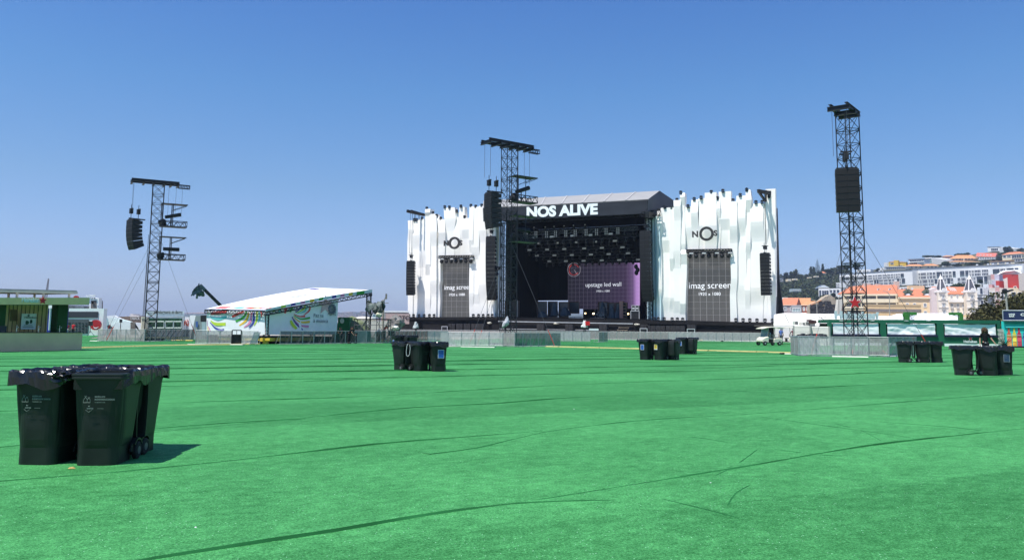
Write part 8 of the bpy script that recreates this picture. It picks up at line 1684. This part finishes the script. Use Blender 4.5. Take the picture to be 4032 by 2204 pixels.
mb = MB(); pz = [h_(590, 790, 172), h_(640, 790, 172), h_(688, 628, 172), h_(640, 632, 172)]; pz[0].z = pz[1].z = 2.5; mb.ext(pz, (0, 3, 0)); tag(mb.build('concrete_slab', M('pale_concrete', (.58, .55, .47), .85, var=.1)), 'slanting pale concrete slab between the ruined wall and the right tower', 'slab')
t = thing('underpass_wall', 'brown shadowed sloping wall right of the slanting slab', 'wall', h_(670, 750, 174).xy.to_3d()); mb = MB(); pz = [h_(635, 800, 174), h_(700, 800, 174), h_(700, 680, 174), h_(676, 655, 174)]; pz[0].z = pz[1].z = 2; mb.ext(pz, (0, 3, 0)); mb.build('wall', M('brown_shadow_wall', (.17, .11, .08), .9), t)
# trees
def tree(name, label, x, yt, yb, wpx, Y, kind='mid', shape='round', n=420, size=None, group=None):
    Y *= KH; a = at(*H(x, yb), Y); b = at(*H(x, yt), Y); hgt = b.z - a.z; gz = min(a.z, hz(H(x, 0)[0], Y)) if Y > 205 * KH else 0; rw = wpx / 2.65 / F * Y / 2; size = size * 2.2 if size else Y * .0012
    t = thing(name, label, 'tree', (a.x, Y, gz)); mb = MB()
    if shape == 'round': leafcrown(mb, (a.x, Y, a.z + hgt * .55), rw, rw, hgt * .5, n, size, int(x), 8)
    elif shape == 'dome': leafcrown(mb, (a.x, Y, a.z + hgt * .62), rw, rw * .8, hgt * .36, n, size, int(x), 12)
    elif shape == 'cone':
        rnd = random.Random(int(x))
        for i in range(n): v = rnd.random() ** 1.3; r = rw * (1 - v) ** .7 * (.55 + .45 * rnd.random()); an = rnd.uniform(0, 2 * PI); p = Vector((a.x + r * math.cos(an), Y + r * math.sin(an), a.z + hgt * v)); s = size * rnd.uniform(.6, 1.2); mb.m = rnd.randrange(2); u_ = Vector((rnd.gauss(0, .4), rnd.gauss(0, .4), 1)).normalized(); w_ = u_.cross(Vector((math.cos(an + 1), math.sin(an + 1), .2))).normalized(); mb.poly([p - u_ * s * 1.4 - w_ * s * .5, p - u_ * s + w_ * s * .6, p + u_ * s * 1.5 + w_ * s * .2, p + u_ * s - w_ * s * .4])
    elif shape == 'tier':
        for i in range(15):
            v = i / 15; r = rw * (1 - v) * 1.0 + .25; zc = a.z + hgt * (.12 + .86 * v); nb = 9
            for k in range(nb):
                an = 2 * PI * k / nb + i * .6; rr = r * (.8 + .25 * noise.noise(Vector((k * 3.1, i * 1.7, 0)))); e = Vector((a.x + rr * math.cos(an), Y + rr * math.sin(an), zc + rr * .32)); c = Vector((a.x, Y, zc)); mb.m = k % 2; mb.tube(c, e, .10, .22, 4); mb.poly([c.lerp(e, .25) - UP * .15, c.lerp(e, .7) - UP * .35, e + UP * .12, c.lerp(e, .55) + UP * .22])
    mb.build('crown', fol[kind], t)
    mb = MB(); mb.tube((a.x, Y, gz), (a.x, Y, a.z + hgt * (.95 if shape == 'tier' else .55)), max(.15, rw * .07), .08, 6); mb.build('trunk', bark, t); return t
tree('araucaria', 'tall tiered conifer standing above the hilltop trees', 425, 202, 395, 100, 420, 'dark', 'tier')
for i, (x, yt, yb, w_) in enumerate(((355, 303, 392, 38), (383, 305, 392, 40), (478, 272, 385, 34))): tree('cypress', ['dark cypress, left of the pair beside the tiered conifer', 'dark cypress, right of the pair beside the tiered conifer', 'slim dark cypress right of the tiered conifer'][i], x, yt, yb, w_, 415, 'dark', 'cone', 420, .7)
for i, (x, yt, yb, w_, k, s) in enumerate(((82, 348, 425, 62, 'dark', 'round'), (142, 340, 430, 50, 'dark', 'round'), (192, 322, 432, 62, 'mid', 'round'), (235, 355, 435, 80, 'mid', 'round'), (308, 375, 425, 58, 'dark', 'round'), (440, 345, 410, 70, 'dark', 'round'), (545, 305, 380, 90, 'dark', 'dome'), (600, 300, 385, 80, 'mid', 'round'), (650, 312, 390, 70, 'dark', 'round'), (655, 282, 330, 60, 'dark', 'dome'), (720, 262, 345, 85, 'dark', 'dome'), (832, 252, 345, 88, 'dark', 'dome'), (1052, 312, 345, 50, 'mid', 'round'), (1405, 258, 285, 45, 'mid', 'round'), (1575, 172, 210, 120, 'dark', 'dome'), (1680, 178, 205, 70, 'dark', 'dome'), (1895, 150, 190, 90, 'dark', 'dome'), (1975, 148, 185, 80, 'dark', 'dome'), (1745, 240, 292, 110, 'dark', 'round'), (1880, 255, 290, 80, 'dark', 'round'), (2060, 245, 282, 110, 'dark', 'round'), (1990, 250, 288, 80, 'mid', 'round'), (2180, 222, 270, 100, 'mid', 'round'), (2120, 250, 280, 60, 'dark', 'round'), (2395, 78, 170, 60, 'dark', 'round'), (2445, 72, 165, 60, 'mid', 'round'), (2380, 130, 230, 120, 'dark', 'round'), (2340, 180, 235, 80, 'mid', 'round'), (2545, 100, 150, 80, 'dark', 'dome'), (2480, 140, 180, 70, 'mid', 'dome'))):
    Y = 425 if yt < 260 and x > 1500 else 400
    if 1700 < x < 2240 and yt > 200: Y = 345
    if x in (2380, 2340): Y = 390
    tree('hill_tree', ['rounded dark tree at the left end of the ridge', 'dark upright tree second from the left on the ridge', 'tall grey-green poplar-like tree third on the ridge', 'wide green tree fourth on the ridge', 'small dark round tree before the cypresses', 'dark bushy tree under the tiered conifer', 'flat dark tree right of the slim cypress', 'green tree on the ridge left of the right tower', 'dark tree touching the left leg of the right tower', 'dark umbrella pine just left of the right tower', 'dark umbrella pine seen through the right tower', 'dark umbrella pine right of the right tower', 'small tree behind the long apartment roof', 'small tree left of the glass house', 'wide dark pine behind the glass house', 'dark pine behind the white box house', 'dark pine behind the left side of the large villa', 'dark pine behind the middle of the large villa', 'dark bush below the white box house', 'dark bush by the blue-glass villa', 'dark bush below the large villa', 'green bush below the left of the large villa', 'green bush right of the large villa', 'small bush below the right of the large villa', 'tall dark tree before the highest white house', 'green tree right before the highest white house', 'big dark tree below the highest white house', 'green tree right of the red-roofed house', 'dark pine at the upper right edge', 'flat green pine left of the upper right edge'][i], x, yt, yb, w_, Y, k, s, 380)
for i, (x, yt, yb, w_, k) in enumerate(((1500, 488, 545, 150, 'mid'), (1590, 510, 545, 90, 'dark'), (1920, 462, 520, 150, 'mid'), (1850, 478, 520, 90, 'dark'), (2070, 470, 525, 130, 'mid'), (2190, 455, 560, 90, 'dark'), (2130, 430, 460, 50, 'dark'), (500, 585, 605, 40, 'dark'), (590, 570, 605, 50, 'dark'))):
    tree('garden_tree', ['leafy green tree below the gap of the apartment blocks', 'small dark tree left of the left palace spire', 'leafy green tree between the palace spires', 'small dark tree right of the left palace spire', 'leafy tree right of the right palace spire', 'dark tree between the palace and the pink houses', 'small dark shrub on the apartment terrace', 'small palm-like shrub before the low white block', 'small dark shrub right before the low white block'][i], x, yt, yb, w_, 240 if x > 1000 else 250, k, 'round', 500, .35)
# the continuous wood of the hillside
mb = MB(); rnd = random.Random(77)
for k in range(520):
    px = rnd.uniform(3040, 3345); Y = rnd.uniform(235, 470) * KH
    if px > 3310 and Y < 340 * KH: continue
    p = at(px, 1290, Y); z = hz(px, Y); r = rnd.uniform(5.0, 10.5); leafcrown(mb, (p.x, Y, z + r * .5), r, r, r * .75, 90, 1.15, k, 5, mats=6)
tag(mb.build('hillside_wood', [fol['dark'][0], fol['dark'][1], fol['mid'][0], fol['mid'][1], fol['olive'][0], fol['mid'][0]]), 'continuous dark green wood covering the left part of the hill', 'wood', kind='stuff')
mb = MB()
for k in range(110):
    px = rnd.uniform(3400, 4060); Y = rnd.uniform(335, 430) * KH; p = at(px, 1290, Y); z = hz(px, Y); r = rnd.uniform(3, 6); leafcrown(mb, (p.x, Y, z + r * .4), r, r, r * .7, 50, .9, k + 900, 4, mats=4)
tag(mb.build('ridge_scrub', [fol['dark'][0], fol['dark'][1], fol['mid'][0], fol['mid'][1]]), 'scrub and hedges scattered between the ridge houses', 'scrub', kind='stuff')
# ================================================================ FAR SHORE AND HAZE
FR = [(-600, 1262), (250, 1262), (430, 1258), (520, 1256), (640, 1255), (730, 1234), (800, 1231), (860, 1236), (1300, 1234), (1330, 1230), (1420, 1228), (1520, 1226), (1620, 1230), (1760, 1232), (2400, 1236), (2900, 1250)]
def fz(px, s): return max(0, at(px, lerp_table(FR, px) + 6 * noise.noise(Vector((px * .02, 0, 0))), 3600).z) * s
mb = MB()
def ff(u, v): px = -600 + 3500 * u; Y = 2600 + 1400 * v; p = at(px, 1290, Y); return Vector((p.x, Y, fz(px, min(1, v * 1.4)) if v < .75 else fz(px, 1) * (1 - (v - .75) * 2)))
mb.grid(ff, 140, 8); tag(mb.build('far_hills', M('far_hill_scrub', (.075, .09, .075), .95, .1, var=.4, scale=.004, detail=8)), kind='structure')
rnd = random.Random(31); fw = [M('far_house_white', (.70, .66, .60), .8), M('far_house_cream', (.62, .50, .42), .8), M('far_roof', (.52, .40, .35), .8)]
def far_block(px, py, w_, h_m, Y, m_):
    p = at(px, py, Y); z0_ = p.z - h_m; mb.m = m_; mb.bb(p.x - w_ / 2, p.x + w_ / 2, Y, Y + 30, z0_ - 6, p.z); mb.m = 2; mb.bb(p.x - w_ / 2, p.x + w_ / 2, Y - 2, Y + 26, p.z, p.z + .8)
mb = MB()
for k in range(420):
    a_ = rnd.random()
    px = rnd.uniform(1300, 1625) if a_ < .55 else (rnd.uniform(725, 860) if a_ < .85 else rnd.uniform(500, 640))
    yy = lerp_table(FR, px); py = yy + (rnd.random() ** 1.2) * (26 if px > 1250 else (5 if px > 700 else 3)) - 2
    far_block(px, py, rnd.uniform(7, 20), rnd.uniform(5, 13), 2750 + 840 * (1 - min(1, (py - yy + 2) / 30)), rnd.randrange(2))
tag(mb.build('far_town', fw), 'hazy town of countless tiny houses on the far shore', 'town', kind='stuff')
hzm = bpy.data.materials.new('haze_air'); hzm.use_nodes = True; nt = hzm.node_tree; nt.nodes.remove(nt.nodes['Principled BSDF']); pv = N(nt, 'ShaderNodeVolumePrincipled'); pv.inputs['Color'].default_value = (.62, .74, .95, 1); pv.inputs['Density'].default_value = .00015; pv.inputs['Anisotropy'].default_value = .2; nt.links.new(pv.outputs['Volume'], nt.nodes['Material Output'].inputs['Volume'])
mb = MB(); mb.keep = (0, 0, 0); mb.bb(-9500, 9500, -500, 10000, -1.05, 260); tag(mb.build('haze', hzm), 'thin bluish sea haze over the whole place', 'haze', kind='stuff')
